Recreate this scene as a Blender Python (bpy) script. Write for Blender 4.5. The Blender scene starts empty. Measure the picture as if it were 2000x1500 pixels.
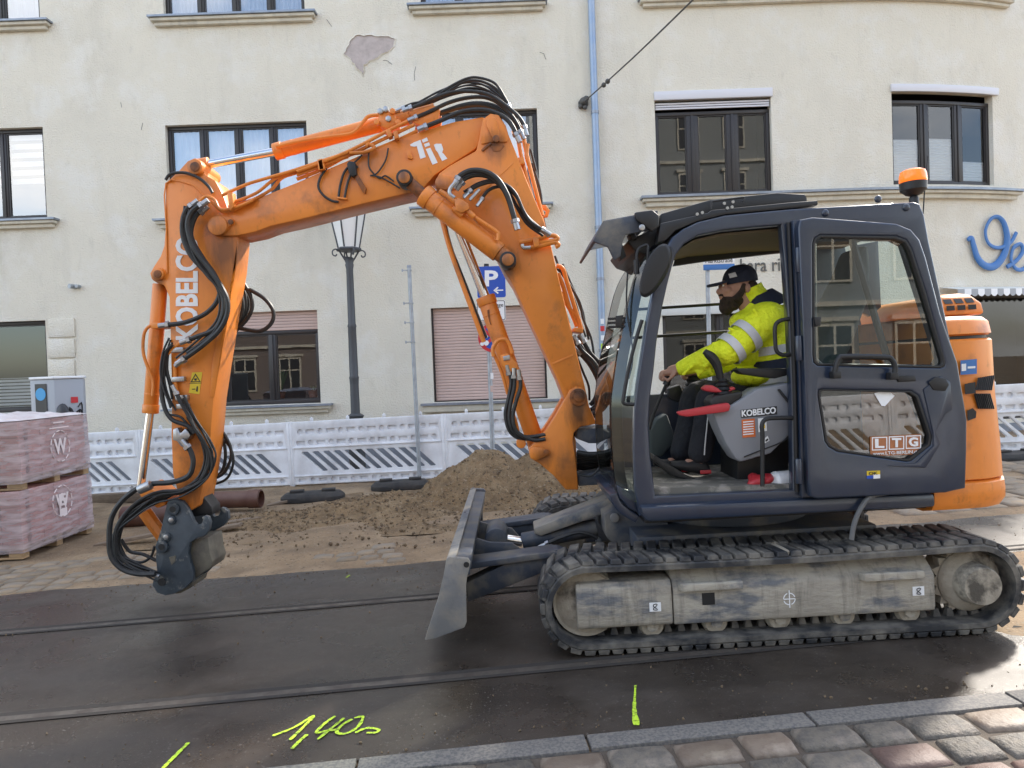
import bpy, bmesh, math, random
from mathutils import Vector, Matrix, Euler
from mathutils import noise as mnoise
random.seed(7)
R = math.radians
scene = bpy.context.scene
col = scene.collection

# ------------------------------------------------------------------ camera
FPX = 1386.0                       # focal length in photo pixels (photo 2000 x 1500)
CAM = Vector((0.0, 0.0, 1.66))
pitch = math.atan(30 / FPX); roll = 0.036
fw = Vector((0, math.cos(pitch), -math.sin(pitch)))
r0 = Vector((1, 0, 0)); u0v = Vector((0, math.sin(pitch), math.cos(pitch)))
rt = r0 * math.cos(roll) - u0v * math.sin(roll)
up = u0v * math.cos(roll) + r0 * math.sin(roll)
cd = bpy.data.cameras.new('camera'); cam = bpy.data.objects.new('camera', cd); col.objects.link(cam)
cam.matrix_world = Matrix(((rt.x, up.x, -fw.x, CAM.x), (rt.y, up.y, -fw.y, CAM.y), (rt.z, up.z, -fw.z, CAM.z), (0, 0, 0, 1)))
cd.sensor_width = 36; cd.lens = 36 * FPX / 2000; cd.clip_start = 0.05; cd.clip_end = 500
scene.camera = cam

# ------------------------------------------------------------------ light
SUN_EL, SUN_AZ = R(38), R(44)      # azimuth clockwise from +Y (away from the camera) towards +X
sd = Vector((math.sin(SUN_AZ) * math.cos(SUN_EL), math.cos(SUN_AZ) * math.cos(SUN_EL), math.sin(SUN_EL)))
w = bpy.data.worlds.new('World'); scene.world = w; w.use_nodes = True
nt = w.node_tree; bgn = nt.nodes['Background']
sky = nt.nodes.new('ShaderNodeTexSky'); sky.sky_type = 'NISHITA'; sky.sun_disc = False
sky.sun_elevation = SUN_EL; sky.sun_rotation = SUN_AZ
sky.air_density = 1.0; sky.dust_density = 1.6; sky.ozone_density = 1.0
tc = nt.nodes.new('ShaderNodeTexCoord'); mp = nt.nodes.new('ShaderNodeMapping'); mp.inputs['Scale'].default_value = (1, 1, 2.2)
cn = nt.nodes.new('ShaderNodeTexNoise'); cn.inputs['Scale'].default_value = 2.6; cn.inputs['Detail'].default_value = 7
cr = nt.nodes.new('ShaderNodeValToRGB'); cr.color_ramp.elements[0].position = .46; cr.color_ramp.elements[1].position = .66
mx = nt.nodes.new('ShaderNodeMix'); mx.data_type = 'RGBA'
nt.links.new(tc.outputs['Generated'], mp.inputs['Vector']); nt.links.new(mp.outputs[0], cn.inputs['Vector'])
nt.links.new(cn.outputs['Fac'], cr.inputs['Fac']); nt.links.new(cr.outputs['Color'], mx.inputs['Factor'])
nt.links.new(sky.outputs[0], mx.inputs['A']); mx.inputs['B'].default_value = (7.2, 7.2, 7.2, 1)
nt.links.new(mx.outputs['Result'], bgn.inputs['Color']); bgn.inputs['Strength'].default_value = 0.13
sl = bpy.data.lights.new('sun', 'SUN'); sl.energy = 2.2; sl.angle = R(3.5); sl.color = (1.0, .93, .83)
so = bpy.data.objects.new('sun', sl); col.objects.link(so); so.rotation_euler = sd.to_track_quat('Z', 'Y').to_euler()
so.location = (20, 10, 20)
vs = scene.view_settings; vs.view_transform = 'Standard'; vs.look = 'None'; vs.gamma = 1; vs.use_curve_mapping = False
vs.exposure = 1.72

# ------------------------------------------------------------------ helpers: projection
def ray(px, py):
    return (rt * ((px - 1000) / FPX) + up * ((750 - py) / FPX) + fw)
SL = 0.02                                              # the street climbs to the right
def gz(x): return SL * x
def G(px, py, dz=0.0):                                 # pixel -> point on the sloping street
    d = ray(px, py); n = Vector((-SL, 0, 1)); t = (dz - n.dot(CAM)) / n.dot(d); return CAM + d * t
def W(px, py, Y):                                      # pixel -> point on the plane y = Y
    d = ray(px, py); return CAM + d * (Y / d.y)
RA = R(5.15); rd = Vector((math.cos(RA), math.sin(RA))); rn = Vector((-math.sin(RA), math.cos(RA)))
def RD(s, t, dz=0.0):                                  # road coordinates
    p = rd * s + rn * t; return Vector((p.x, p.y, gz(p.x) + dz))

# ------------------------------------------------------------------ helpers: materials
MATS = {}
def mat(name, c, rough=.6, metal=0., c2=None, nscale=4., namt=(.4, .65), detail=6, bump=None, bdist=.01, rnd=0., coat=0., ior=1.5,
        c3=None, n3=(1.2, .52, .62), rough2=None, stretch=(1, 1, 1), spec=None, emit=None, trans=0.):
    m = bpy.data.materials.new(name); m.use_nodes = True; t = m.node_tree; b = t.nodes['Principled BSDF']
    L = t.links.new; N = t.nodes.new
    b.inputs['Roughness'].default_value = rough; b.inputs['Metallic'].default_value = metal; b.inputs['IOR'].default_value = ior
    b.inputs['Coat Weight'].default_value = coat; b.inputs['Coat Roughness'].default_value = .15
    if spec is not None: b.inputs['Specular IOR Level'].default_value = spec
    if trans: b.inputs['Transmission Weight'].default_value = trans
    b.inputs['Base Color'].default_value = (*c, 1)
    tcn = N('ShaderNodeTexCoord'); mpn = N('ShaderNodeMapping'); mpn.inputs['Scale'].default_value = stretch
    L(tcn.outputs['Object'], mpn.inputs['Vector'])
    cur = None
    def noise_fac(scale, lo, hi, det=detail):
        n = N('ShaderNodeTexNoise'); n.inputs['Scale'].default_value = scale; n.inputs['Detail'].default_value = det
        n.inputs['Roughness'].default_value = .62
        L(mpn.outputs[0], n.inputs['Vector'])
        r = N('ShaderNodeMapRange'); r.inputs['From Min'].default_value = lo; r.inputs['From Max'].default_value = hi
        L(n.outputs['Fac'], r.inputs['Value']); return r.outputs[0]
    if c2 is not None:
        x = N('ShaderNodeMix'); x.data_type = 'RGBA'; x.inputs['A'].default_value = (*c, 1); x.inputs['B'].default_value = (*c2, 1)
        fz = noise_fac(nscale, *namt); L(fz, x.inputs['Factor']); cur = x.outputs['Result']
        if rough2 is not None:
            q = N('ShaderNodeMapRange'); q.inputs['To Min'].default_value = rough; q.inputs['To Max'].default_value = rough2
            L(fz, q.inputs['Value']); L(q.outputs[0], b.inputs['Roughness'])
    if c3 is not None:
        x = N('ShaderNodeMix'); x.data_type = 'RGBA'; x.inputs['B'].default_value = (*c3, 1); x.inputs['A'].default_value = (*c, 1)
        if cur: L(cur, x.inputs['A'])
        L(noise_fac(n3[0], n3[1], n3[2], 8), x.inputs['Factor']); cur = x.outputs['Result']
    if rnd:
        oi = N('ShaderNodeObjectInfo'); r = N('ShaderNodeMapRange'); r.inputs['To Min'].default_value = 1 - rnd; r.inputs['To Max'].default_value = 1 + rnd
        L(oi.outputs['Random'], r.inputs['Value'])
        x = N('ShaderNodeMix'); x.data_type = 'RGBA'; x.blend_type = 'MULTIPLY'; x.inputs['Factor'].default_value = 1
        x.inputs['A'].default_value = (*c, 1)
        if cur: L(cur, x.inputs['A'])
        L(r.outputs[0], x.inputs['B']); cur = x.outputs['Result']
    if cur: L(cur, b.inputs['Base Color'])
    if bump:
        sc, st = bump
        n = N('ShaderNodeTexNoise'); n.inputs['Scale'].default_value = sc; n.inputs['Detail'].default_value = 5; n.inputs['Roughness'].default_value = .6
        L(mpn.outputs[0], n.inputs['Vector'])
        bp = N('ShaderNodeBump'); bp.inputs['Strength'].default_value = st; bp.inputs['Distance'].default_value = bdist
        L(n.outputs['Fac'], bp.inputs['Height']); L(bp.outputs[0], b.inputs['Normal'])
    if emit:
        b.inputs['Emission Color'].default_value = (*c, 1); b.inputs['Emission Strength'].default_value = emit
    MATS[name] = m
    return m
def glass_mat(name, tint, refl, rough=0.0, wav=0.0):
    m = bpy.data.materials.new(name); m.use_nodes = True; t = m.node_tree; t.nodes.clear(); N = t.nodes.new; L = t.links.new
    o = N('ShaderNodeOutputMaterial'); mi = N('ShaderNodeMixShader'); tr = N('ShaderNodeBsdfTransparent'); gl = N('ShaderNodeBsdfGlossy')
    tr.inputs['Color'].default_value = (*tint, 1); gl.inputs['Roughness'].default_value = rough
    lw = N('ShaderNodeFresnel'); lw.inputs['IOR'].default_value = 1.5
    ad = N('ShaderNodeMath'); ad.operation = 'ADD'; ad.inputs[1].default_value = refl; ad.use_clamp = True
    L(lw.outputs[0], ad.inputs[0]); L(ad.outputs[0], mi.inputs[0]); L(tr.outputs[0], mi.inputs[1]); L(gl.outputs[0], mi.inputs[2]); L(mi.outputs[0], o.inputs[0])
    if wav:
        tcn = N('ShaderNodeTexCoord'); n = N('ShaderNodeTexNoise'); n.inputs['Scale'].default_value = 2.2
        L(tcn.outputs['Object'], n.inputs['Vector'])
        bp = N('ShaderNodeBump'); bp.inputs['Strength'].default_value = wav; bp.inputs['Distance'].default_value = .02
        L(n.outputs['Fac'], bp.inputs['Height']); L(bp.outputs[0], gl.inputs['Normal'])
    MATS[name] = m; return m

# ------------------------------------------------------------------ helpers: objects
def tag(o, label=None, cat=None, group=None, kind=None):
    if label: o['label'] = label
    if cat: o['category'] = cat
    if group: o['group'] = group
    if kind: o['kind'] = kind
    return o
def empty(name, loc=(0, 0, 0), rot=(0, 0, 0), **k):
    o = bpy.data.objects.new(name, None); col.objects.link(o); o.location = loc; o.rotation_euler = rot
    o.empty_display_size = .2
    return tag(o, **k)
def link(name, me, m, parent=None, loc=None, rot=None, **k):
    o = bpy.data.objects.new(name, me); col.objects.link(o)
    if m is not None and len(me.materials) == 0: me.materials.append(m)
    if parent is not None: o.parent = parent
    if loc is not None: o.location = loc
    if rot is not None: o.rotation_euler = rot
    return tag(o, **k)
def smooth(me, ang=35):
    me.polygons.foreach_set('use_smooth', [True] * len(me.polygons)); me.set_sharp_from_angle(angle=R(ang)); me.update()
def catmull(pts, n=6):
    P = [Vector(p) for p in pts]
    if len(P) < 3: return P
    out = []
    for i in range(len(P) - 1):
        a = P[max(i - 1, 0)]; b = P[i]; c = P[i + 1]; d = P[min(i + 2, len(P) - 1)]
        for k in range(n):
            t = k / n
            out.append(.5 * ((2 * b) + (c - a) * t + (2 * a - 5 * b + 4 * c - d) * t * t + (3 * b - a - 3 * c + d) * t ** 3))
    out.append(P[-1]); return out
class MB:
    def __init__(s): s.bm = bmesh.new()
    def quad(s, *p):
        return s.bm.faces.new([s.bm.verts.new(q) for q in p])
    def prism(s, poly, y0, y1):                        # outline in x,z pushed from y0 to y1
        bm = s.bm
        ar = sum(poly[i][0] * poly[(i + 1) % len(poly)][1] - poly[(i + 1) % len(poly)][0] * poly[i][1] for i in range(len(poly)))
        if ar < 0: poly = poly[::-1]
        a = [bm.verts.new((p[0], y0, p[1])) for p in poly]; b = [bm.verts.new((p[0], y1, p[1])) for p in poly]
        bm.faces.new(a); bm.faces.new(b[::-1]); n = len(poly)
        for i in range(n): bm.faces.new([a[(i + 1) % n], a[i], b[i], b[(i + 1) % n]])
        return s
    def slab(s, poly, z0, z1):                         # outline in x,y pushed from z0 to z1
        bm = s.bm
        ar = sum(poly[i][0] * poly[(i + 1) % len(poly)][1] - poly[(i + 1) % len(poly)][0] * poly[i][1] for i in range(len(poly)))
        if ar < 0: poly = poly[::-1]
        a = [bm.verts.new((p[0], p[1], z0)) for p in poly]; b = [bm.verts.new((p[0], p[1], z1)) for p in poly]
        bm.faces.new(a[::-1]); bm.faces.new(b); n = len(poly)
        for i in range(n): bm.faces.new([a[i], a[(i + 1) % n], b[(i + 1) % n], b[i]])
        return s
    def box(s, x0, x1, y0, y1, z0, z1):
        return s.slab([(x0, y0), (x1, y0), (x1, y1), (x0, y1)], z0, z1)
    def loft(s, rings, caps=True, closed=True):
        bm = s.bm; V = [[bm.verts.new(p) for p in r] for r in rings]; n = len(V[0])
        for i in range(len(V) - 1):
            for j in range(n if closed else n - 1):
                k = (j + 1) % n
                bm.faces.new([V[i][j], V[i][k], V[i + 1][k], V[i + 1][j]])
        if caps and closed:
            bm.faces.new(V[0][::-1]); bm.faces.new(V[-1])
        return s
    def tube(s, pts, r, n=8, sm=6, caps=True, flat=1.0):
        P = catmull(pts, sm) if sm > 1 else [Vector(p) for p in pts]
        Q = [P[0]]
        for p in P[1:]:
            if (p - Q[-1]).length > 1e-5: Q.append(p)
        P = Q; rings = []; N = len(P); nrm = None
        for i, p in enumerate(P):
            t = (P[min(i + 1, N - 1)] - P[max(i - 1, 0)])
            t = t.normalized() if t.length > 1e-9 else Vector((0, 0, 1))
            if nrm is None:
                nrm = t.cross(Vector((0, 1, 0)))
                if nrm.length < .05: nrm = t.cross(Vector((1, 0, 0)))
            nrm = (nrm - t * nrm.dot(t)); nrm.normalize(); bn = t.cross(nrm)
            rr = r(i / (N - 1)) if callable(r) else r
            rings.append([p + (nrm * math.cos(2 * math.pi * k / n) + bn * math.sin(2 * math.pi * k / n) * flat) * rr for k in range(n)])
        return s.loft(rings, caps)
    def cyl(s, a, b, r, r2=None, n=20):
        a = Vector(a); b = Vector(b); r2 = r if r2 is None else r2
        return s.tube([a, b], (lambda t: r + (r2 - r) * t), n, 1)
    def lathe(s, prof, c=(0, 0, 0), n=24, axis='z'):   # prof: (radius, height)
        c = Vector(c); rings = []
        for r, h in prof:
            ring = []
            for k in range(n):
                a = 2 * math.pi * k / n; x, y = max(r, 1e-4) * math.cos(a), max(r, 1e-4) * math.sin(a)
                ring.append(c + (Vector((x, y, h)) if axis == 'z' else Vector((x, h, -y)) if axis == 'y' else Vector((h, x, y))))
            rings.append(ring)
        return s.loft(rings)
    def ball(s, c, r, u=12, v=8):
        r = Vector(r) if not isinstance(r, (int, float)) else Vector((r, r, r))
        m = Matrix.Translation(c) @ Matrix.Diagonal((*r, 1))
        bmesh.ops.create_uvsphere(s.bm, u_segments=u, v_segments=v, radius=1, matrix=m); return s
    def bevel(s, w, seg=2, ang=30):
        bm = s.bm; bm.normal_update()
        es = [e for e in bm.edges if len(e.link_faces) == 2 and e.calc_face_angle(0) > R(ang)]
        bmesh.ops.bevel(bm, geom=es, offset=w, segments=seg, profile=.5, affect='EDGES', clamp_overlap=True); return s
    def mesh(s, name, ang=35, fix=True):
        if fix: bmesh.ops.recalc_face_normals(s.bm, faces=s.bm.faces)
        me = bpy.data.meshes.new(name); s.bm.to_mesh(me); s.bm.free(); smooth(me, ang); return me
    def build(s, name, m, parent=None, ang=35, bev=0, seg=2, fix=True, **k):
        if bev: s.bevel(bev, seg)
        return link(name, s.mesh(name, ang, fix), MATS[m] if isinstance(m, str) else m, parent, **k)
def plate_mesh(name, outer, holes, y0, y1, bev=0.0, seg=1):   # flat plate in x,z with holes, real thickness
    cu = bpy.data.curves.new('tmp', 'CURVE'); cu.dimensions = '2D'; cu.fill_mode = 'BOTH'
    cu.extrude = (y1 - y0) / 2 - bev; cu.bevel_depth = bev; cu.bevel_resolution = seg; cu.offset = -bev
    def area(lp): return sum(lp[i][0] * lp[(i + 1) % len(lp)][1] - lp[(i + 1) % len(lp)][0] * lp[i][1] for i in range(len(lp)))
    loops = [outer if area(outer) > 0 else outer[::-1]] + [h if area(h) < 0 else h[::-1] for h in holes]
    for lp in loops:
        sp = cu.splines.new('POLY'); sp.points.add(len(lp) - 1); sp.use_cyclic_u = True
        for i, p in enumerate(lp): sp.points[i].co = (p[0], p[1], 0, 1)
    o = bpy.data.objects.new('tmp', cu); col.objects.link(o)
    dg = bpy.context.evaluated_depsgraph_get(); dg.update()
    me = bpy.data.meshes.new_from_object(o.evaluated_get(dg)); bpy.data.objects.remove(o); bpy.data.curves.remove(cu)
    me.name = name; me.transform(Matrix(((1, 0, 0, 0), (0, 0, -1, (y0 + y1) / 2), (0, 1, 0, 0), (0, 0, 0, 1))))
    bm = bmesh.new(); bm.from_mesh(me); bmesh.ops.remove_doubles(bm, verts=bm.verts, dist=1e-5); bmesh.ops.recalc_face_normals(bm, faces=bm.faces); bm.to_mesh(me); bm.free()
    me.materials.clear(); smooth(me, 30); return me
def text_mesh(s, size, ext=.002, shear=0, spacing=1.0, weight=0.0):
    cu = bpy.data.curves.new('tmp', 'FONT'); cu.body = s; cu.size = size; cu.extrude = ext; cu.align_x = 'CENTER'; cu.align_y = 'CENTER'
    cu.shear = shear; cu.space_character = spacing; cu.offset = weight; cu.resolution_u = 3
    o = bpy.data.objects.new('tmp', cu); col.objects.link(o)
    dg = bpy.context.evaluated_depsgraph_get(); dg.update()
    me = bpy.data.meshes.new_from_object(o.evaluated_get(dg)); bpy.data.objects.remove(o); bpy.data.curves.remove(cu)
    me.name = 'lettering'; me.materials.clear(); return me
def text_box(name, s, m, parent, org, ex, ez, weight=0.0, spacing=1.0, ext=.002, split=False):
    """lettering fitted into the parallelogram org + a*ex + b*ez; split gives every letter its own object"""
    me = text_mesh(s, 1.0, ext, 0, spacing, weight)
    xs = [v.co.x for v in me.vertices]; ys = [v.co.y for v in me.vertices]
    x0, x1, y0, y1 = min(xs), max(xs), min(ys), max(ys); org = Vector(org); ex = Vector(ex); ez = Vector(ez); nn = ex.cross(ez).normalized()
    iv = []
    if split:                                          # letters are the groups of faces whose x ranges overlap
        for p in me.polygons:
            q = [me.vertices[v].co.x for v in p.vertices]; iv.append((min(q), max(q), p.index))
        iv.sort(); groups = []
        for a, b, k in iv:
            if groups and a <= groups[-1][1] + 1e-4: groups[-1][1] = max(groups[-1][1], b); groups[-1][2].append(k)
            else: groups.append([a, b, [k]])
    for v in me.vertices:
        v.co = org + ex * ((v.co.x - x0) / (x1 - x0)) + ez * ((v.co.y - y0) / (y1 - y0)) + nn * (v.co.z)
    if not split: return link(name, me, MATS[m], parent)
    for a, b, ks in groups:
        V = {}; F = []
        for k in ks: F.append([V.setdefault(v, len(V)) for v in me.polygons[k].vertices])
        m2 = bpy.data.meshes.new('letter'); m2.from_pydata([me.vertices[v].co for v in V], [], F); link('letter', m2, MATS[m], parent)
    bpy.data.meshes.remove(me)
def rrect(x0, x1, z0, z1, r, n=4):
    o = []
    for cx, cz, a in ((x1 - r, z0 + r, -90), (x1 - r, z1 - r, 0), (x0 + r, z1 - r, 90), (x0 + r, z0 + r, 180)):
        for k in range(n + 1):
            t = R(a + 90 * k / n); o.append((cx + r * math.cos(t), cz + r * math.sin(t)))
    return o
def circ(cx, cz, r, n=14): return [(cx + r * math.cos(2 * math.pi * k / n), cz + r * math.sin(2 * math.pi * k / n)) for k in range(n)]

# ------------------------------------------------------------------ materials
mat('stucco', (.76, .715, .605), .92, c2=(.685, .645, .55), nscale=.6, namt=(.45, .72), c3=(.78, .75, .67), n3=(1.4, .5, .64), bump=(36, .8), bdist=.03)
mat('plaster_trim', (.64, .605, .505), .85, c2=(.55, .52, .44), nscale=3, bump=(40, .2))
mat('plinth', (.25, .27, .31), .85, c2=(.19, .21, .24), nscale=2, bump=(30, .3))
mat('bare_plaster', (.50, .44, .42), .95, c2=(.40, .35, .33), nscale=7, bump=(30, .5))
mat('zinc', (.30, .33, .38), .45, .6, c2=(.22, .25, .3), nscale=6)
mat('downpipe_paint', (.27, .36, .50), .4, .35, c2=(.33, .40, .50), nscale=5)
mat('window_brown', (.030, .026, .026), .4)
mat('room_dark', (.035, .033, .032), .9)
mat('curtain', (.85, .85, .87), .9, trans=.0)
mat('blind_white', (.86, .88, .90), .7)
mat('shutter_rose', (.60, .44, .385), .6, c2=(.54, .40, .35), nscale=2)
mat('shutter_box', (.66, .66, .70), .45)
glass_mat('window_glass', (.9, .92, .94), .33, 0, .02)
glass_mat('mid_glass', (.82, .85, .87), .07, 0, .012)
glass_mat('shop_glass', (.62, .66, .64), .02, 0, .012)
mat('sign_blue', (.045, .16, .42), .45)
mat('letter_grey', (.12, .12, .11), .6)
mat('asphalt', (.038, .030, .024), .24, c2=(.060, .048, .038), nscale=1.6, namt=(.42, .68), c3=(.085, .064, .047), n3=(.7, .56, .75), rough2=.60, bump=(230, .35), bdist=.004)
mat('sett_dusty', (.21, .18, .14), .8, c2=(.17, .135, .10), nscale=14, c3=(.26, .195, .125), n3=(5, .45, .65), rnd=.18, bump=(42, .6), bdist=.012)
mat('sand', (.25, .175, .102), .95, c2=(.165, .115, .07), nscale=2.5, c3=(.32, .235, .145), n3=(1.1, .5, .66), bump=(60, .6), bdist=.02)
mat('joint_sand', (.11, .087, .066), .95, c2=(.08, .064, .05), nscale=9, bump=(90, .6), bdist=.01)
mat('soil', (.225, .15, .078), .97, c2=(.145, .097, .052), nscale=6, c3=(.255, .18, .10), n3=(2.4, .5, .66), bump=(38, .9), bdist=.03)
mat('clod', (.22, .155, .09), .97, rnd=.35, c2=(.18, .135, .09), nscale=9, bump=(60, .5))
mat('rail_steel', (.12, .105, .09), .45, .35, c2=(.075, .062, .052), nscale=8, rough2=.7)
mat('groove', (.035, .03, .026), .95)
mat('kerb_granite', (.18, .165, .145), .8, c2=(.11, .105, .10), nscale=70, namt=(.42, .58), detail=3, bump=(90, .4), bdist=.006)
mat('sett_grey', (.155, .134, .106), .66, c2=(.10, .09, .078), nscale=22, c3=(.24, .20, .16), n3=(7, .52, .7), rnd=.25, bump=(46, .9), bdist=.014)
mat('sett_brown', (.175, .135, .10), .6, c2=(.15, .11, .08), nscale=20, c3=(.28, .23, .18), n3=(7, .52, .7), rnd=.25, bump=(42, .5), bdist=.01)
mat('sett_red', (.15, .095, .076), .6, c2=(.13, .08, .065), nscale=20, rnd=.2, bump=(42, .5), bdist=.01)
mat('spray_yellow', (.55, .80, .04), .6, c2=(.28, .40, .05), nscale=30, namt=(.5, .7))
mat('barrier_white', (.80, .82, .85), .5, c2=(.66, .67, .69), nscale=3, rnd=.04)
mat('rubber_black', (.022, .023, .024), .75, c2=(.05, .045, .04), nscale=6)
mat('galvanised', (.40, .43, .46), .5, .5, c2=(.30, .33, .36), nscale=10)
mat('lamp_grey', (.075, .08, .088), .5, .2)
mat('lamp_glass', (.88, .89, .87), .3, trans=.08)
mat('sign_white', (.80, .81, .82), .4)
mat('sign_traffic_blue', (.012, .075, .42), .4)
mat('sign_red', (.55, .03, .04), .4)
mat('ink', (.02, .02, .022), .6)
mat('brick_rose', (.58, .29, .26), .8, rnd=.10, c2=(.52, .25, .225), nscale=8)
mat('pallet_wood', (.42, .29, .16), .8, c2=(.30, .20, .11), nscale=6, stretch=(1, 6, 6), rnd=.15)
mat('old_wood', (.20, .15, .105), .9, c2=(.13, .10, .075), nscale=6, stretch=(2, 8, 8), rnd=.2)
mat('pipe_brown', (.10, .042, .03), .5, c2=(.14, .075, .055), nscale=4)
mat('charger_grey', (.34, .36, .39), .4)
mat('charger_dark', (.03, .031, .035), .35)
mat('wire_steel', (.10, .10, .095), .6, .4)
mat('house_grey', (.27, .285, .28), .9)
mat('house_red', (.20, .165, .15), .9)
mat('roof_tile', (.16, .07, .045), .8)

def speckle(m, scale, lo, hi, c):                      # coarse aggregate in a material
    t = MATS[m].node_tree; N = t.nodes.new; L = t.links.new; b = t.nodes['Principled BSDF']; src = b.inputs['Base Color'].links[0].from_socket
    tcn = N('ShaderNodeTexCoord'); n = N('ShaderNodeTexNoise'); n.inputs['Scale'].default_value = scale; n.inputs['Detail'].default_value = 2
    r = N('ShaderNodeMapRange'); r.inputs['From Min'].default_value = lo; r.inputs['From Max'].default_value = hi
    x = N('ShaderNodeMix'); x.data_type = 'RGBA'; x.inputs['B'].default_value = (*c, 1)
    L(tcn.outputs['Object'], n.inputs['Vector']); L(n.outputs['Fac'], r.inputs['Value']); L(r.outputs[0], x.inputs['Factor']); L(src, x.inputs['A']); L(x.outputs['Result'], b.inputs['Base Color'])
speckle('asphalt', 75, .66, .72, (.15, .135, .12)); speckle('asphalt', 28, .70, .76, (.02, .018, .016)); speckle('sand', 45, .62, .70, (.28, .23, .17)); speckle('sand', 30, .64, .72, (.07, .052, .038)); speckle('soil', 34, .62, .70, (.30, .23, .15)); speckle('soil', 26, .62, .70, (.08, .056, .036))
def streaks(m, scale, stretch, lo, hi, k):             # rain streaks and grime: multiply with a stretched noise
    t = MATS[m].node_tree; N = t.nodes.new; L = t.links.new; b = t.nodes['Principled BSDF']; src = b.inputs['Base Color'].links[0].from_socket
    tcn = N('ShaderNodeTexCoord'); mpn = N('ShaderNodeMapping'); mpn.inputs['Scale'].default_value = stretch; n = N('ShaderNodeTexNoise'); n.inputs['Scale'].default_value = scale; n.inputs['Detail'].default_value = 8; n.inputs['Roughness'].default_value = .65
    r = N('ShaderNodeMapRange'); r.inputs['From Min'].default_value = lo; r.inputs['From Max'].default_value = hi; r.inputs['To Min'].default_value = 1; r.inputs['To Max'].default_value = k
    x = N('ShaderNodeMix'); x.data_type = 'RGBA'; x.blend_type = 'MULTIPLY'; x.inputs['Factor'].default_value = 1
    L(tcn.outputs['Object'], mpn.inputs[0]); L(mpn.outputs[0], n.inputs['Vector']); L(n.outputs['Fac'], r.inputs['Value']); L(src, x.inputs['A']); L(r.outputs[0], x.inputs['B']); L(x.outputs['Result'], b.inputs['Base Color'])
streaks('stucco', 1.1, (1.6, 1.6, .35), .54, .82, .86); streaks('stucco', 5, (1, 1, .5), .58, .75, .88)
streaks('stucco', 9, (2, 2, .8), .60, .72, .92); streaks('asphalt', .8, (.35, 2.2, 1), .45, .7, .62); streaks('barrier_white', 2.5, (1, 1, .4), .52, .8, .72); streaks('plaster_trim', 3, (2, 2, .3), .5, .75, .72)

def misty(m, scale, lo, hi):                           # paint that only sits on the high grains
    t = MATS[m].node_tree; N = t.nodes.new; L = t.links.new; b = t.nodes['Principled BSDF']
    tcn = N('ShaderNodeTexCoord'); n = N('ShaderNodeTexNoise'); n.inputs['Scale'].default_value = scale; n.inputs['Detail'].default_value = 5; n.inputs['Roughness'].default_value = .7
    r = N('ShaderNodeMapRange'); r.inputs['From Min'].default_value = lo; r.inputs['From Max'].default_value = hi
    L(tcn.outputs['Object'], n.inputs['Vector']); L(n.outputs['Fac'], r.inputs['Value']); L(r.outputs[0], b.inputs['Alpha'])
misty('spray_yellow', 55, .30, .50)
# ================================================================== SETTING: street
def sheet(name, m, s0, s1, t0, t1, dz, nx=2, ny=2, f=None, **k):
    mb = MB(); bm = mb.bm; V = []
    for j in range(ny + 1):
        row = []
        for i in range(nx + 1):
            s = s0 + (s1 - s0) * i / nx; t = t0 + (t1 - t0) * j / ny
            p = RD(s, t, dz)
            if f: p = p + f(s, t)
            row.append(bm.verts.new(p))
        V.append(row)
    for j in range(ny):
        for i in range(nx): bm.faces.new([V[j][i], V[j][i + 1], V[j + 1][i + 1], V[j + 1][i]])
    return mb.build(name, m, None, fix=False, kind='structure', **k)
T_KERB0, T_KERB1, T_ROAD = 2.972, 3.095, 6.28
def nz(x, y, sc, seed=0): return mnoise.noise(Vector((x * sc + seed, y * sc, seed * 1.7)))
sheet('ground', 'sand', -60, 60, -45, 60, -.012, 4, 4)
# asphalt with a ragged far edge where sand lies over it
mb = MB(); bm = mb.bm; prev = None
for i in range(241):
    s = -24 + 48 * i / 240
    e = T_ROAD + .10 * nz(s, 0, 1.1, 3) + .06 * nz(s, 2, 4, 5)
    pr = [bm.verts.new(RD(s, T_KERB1 + .002, 0)), bm.verts.new(RD(s, 4.6, 0)), bm.verts.new(RD(s, e, 0))]
    if prev:
        for k in range(2): bm.faces.new([prev[k], pr[k], pr[k + 1], prev[k + 1]])
    prev = pr
mb.build('road', 'asphalt', None, fix=False, kind='structure')
# sand verge with soft lumps behind the road
def lumps(s, t):
    a = max(0, min(1, (t - 6.4) / .9))
    return Vector((0, 0, a * (.035 * nz(s, t, 1.2, 1) + .02 * nz(s, t, 4, 2) + .012 * nz(s, t, 11, 2) + .015)))
sheet('sand_verge', 'sand', -9, 14, 6.15, 12.2, -.006, 260, 90, lumps)
sheet('sand_patch', 'sand', 2.4, 9, T_KERB1 + .02, 5.15, .006, 120, 40, lambda s, t: Vector((0, 0, -.03 + .032 * min(1, max(0, (s - 2.85 + .5 * nz(s, t, 1.6, 8) + .25 * nz(s, t, 5, 3)) * 3)))))
# tram rails let into the asphalt
for t in (3.855, 5.275):
    r = MB()
    for (a, b, h) in ((-.028, .024, .004),):
        A = [RD(-24, t + a, h), RD(24, t + a, h), RD(24, t + b, h), RD(-24, t + b, h)]; r.quad(*A)
    rail = r.build('tram_rail', 'rail_steel', None, fix=False, kind='structure')
    g = MB(); g.quad(RD(-24, t + .025, .0045), RD(24, t + .025, .0045), RD(24, t + .066, .0045), RD(-24, t + .066, .0045)); g.build('rail_groove', 'groove', rail, fix=False)
    g = MB(); g.quad(RD(-24, t - .062, .0042), RD(24, t - .062, .0042), RD(24, t - .029, .0042), RD(-24, t - .029, .0042)); g.build('joint_seal', 'groove', rail, fix=False)
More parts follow.
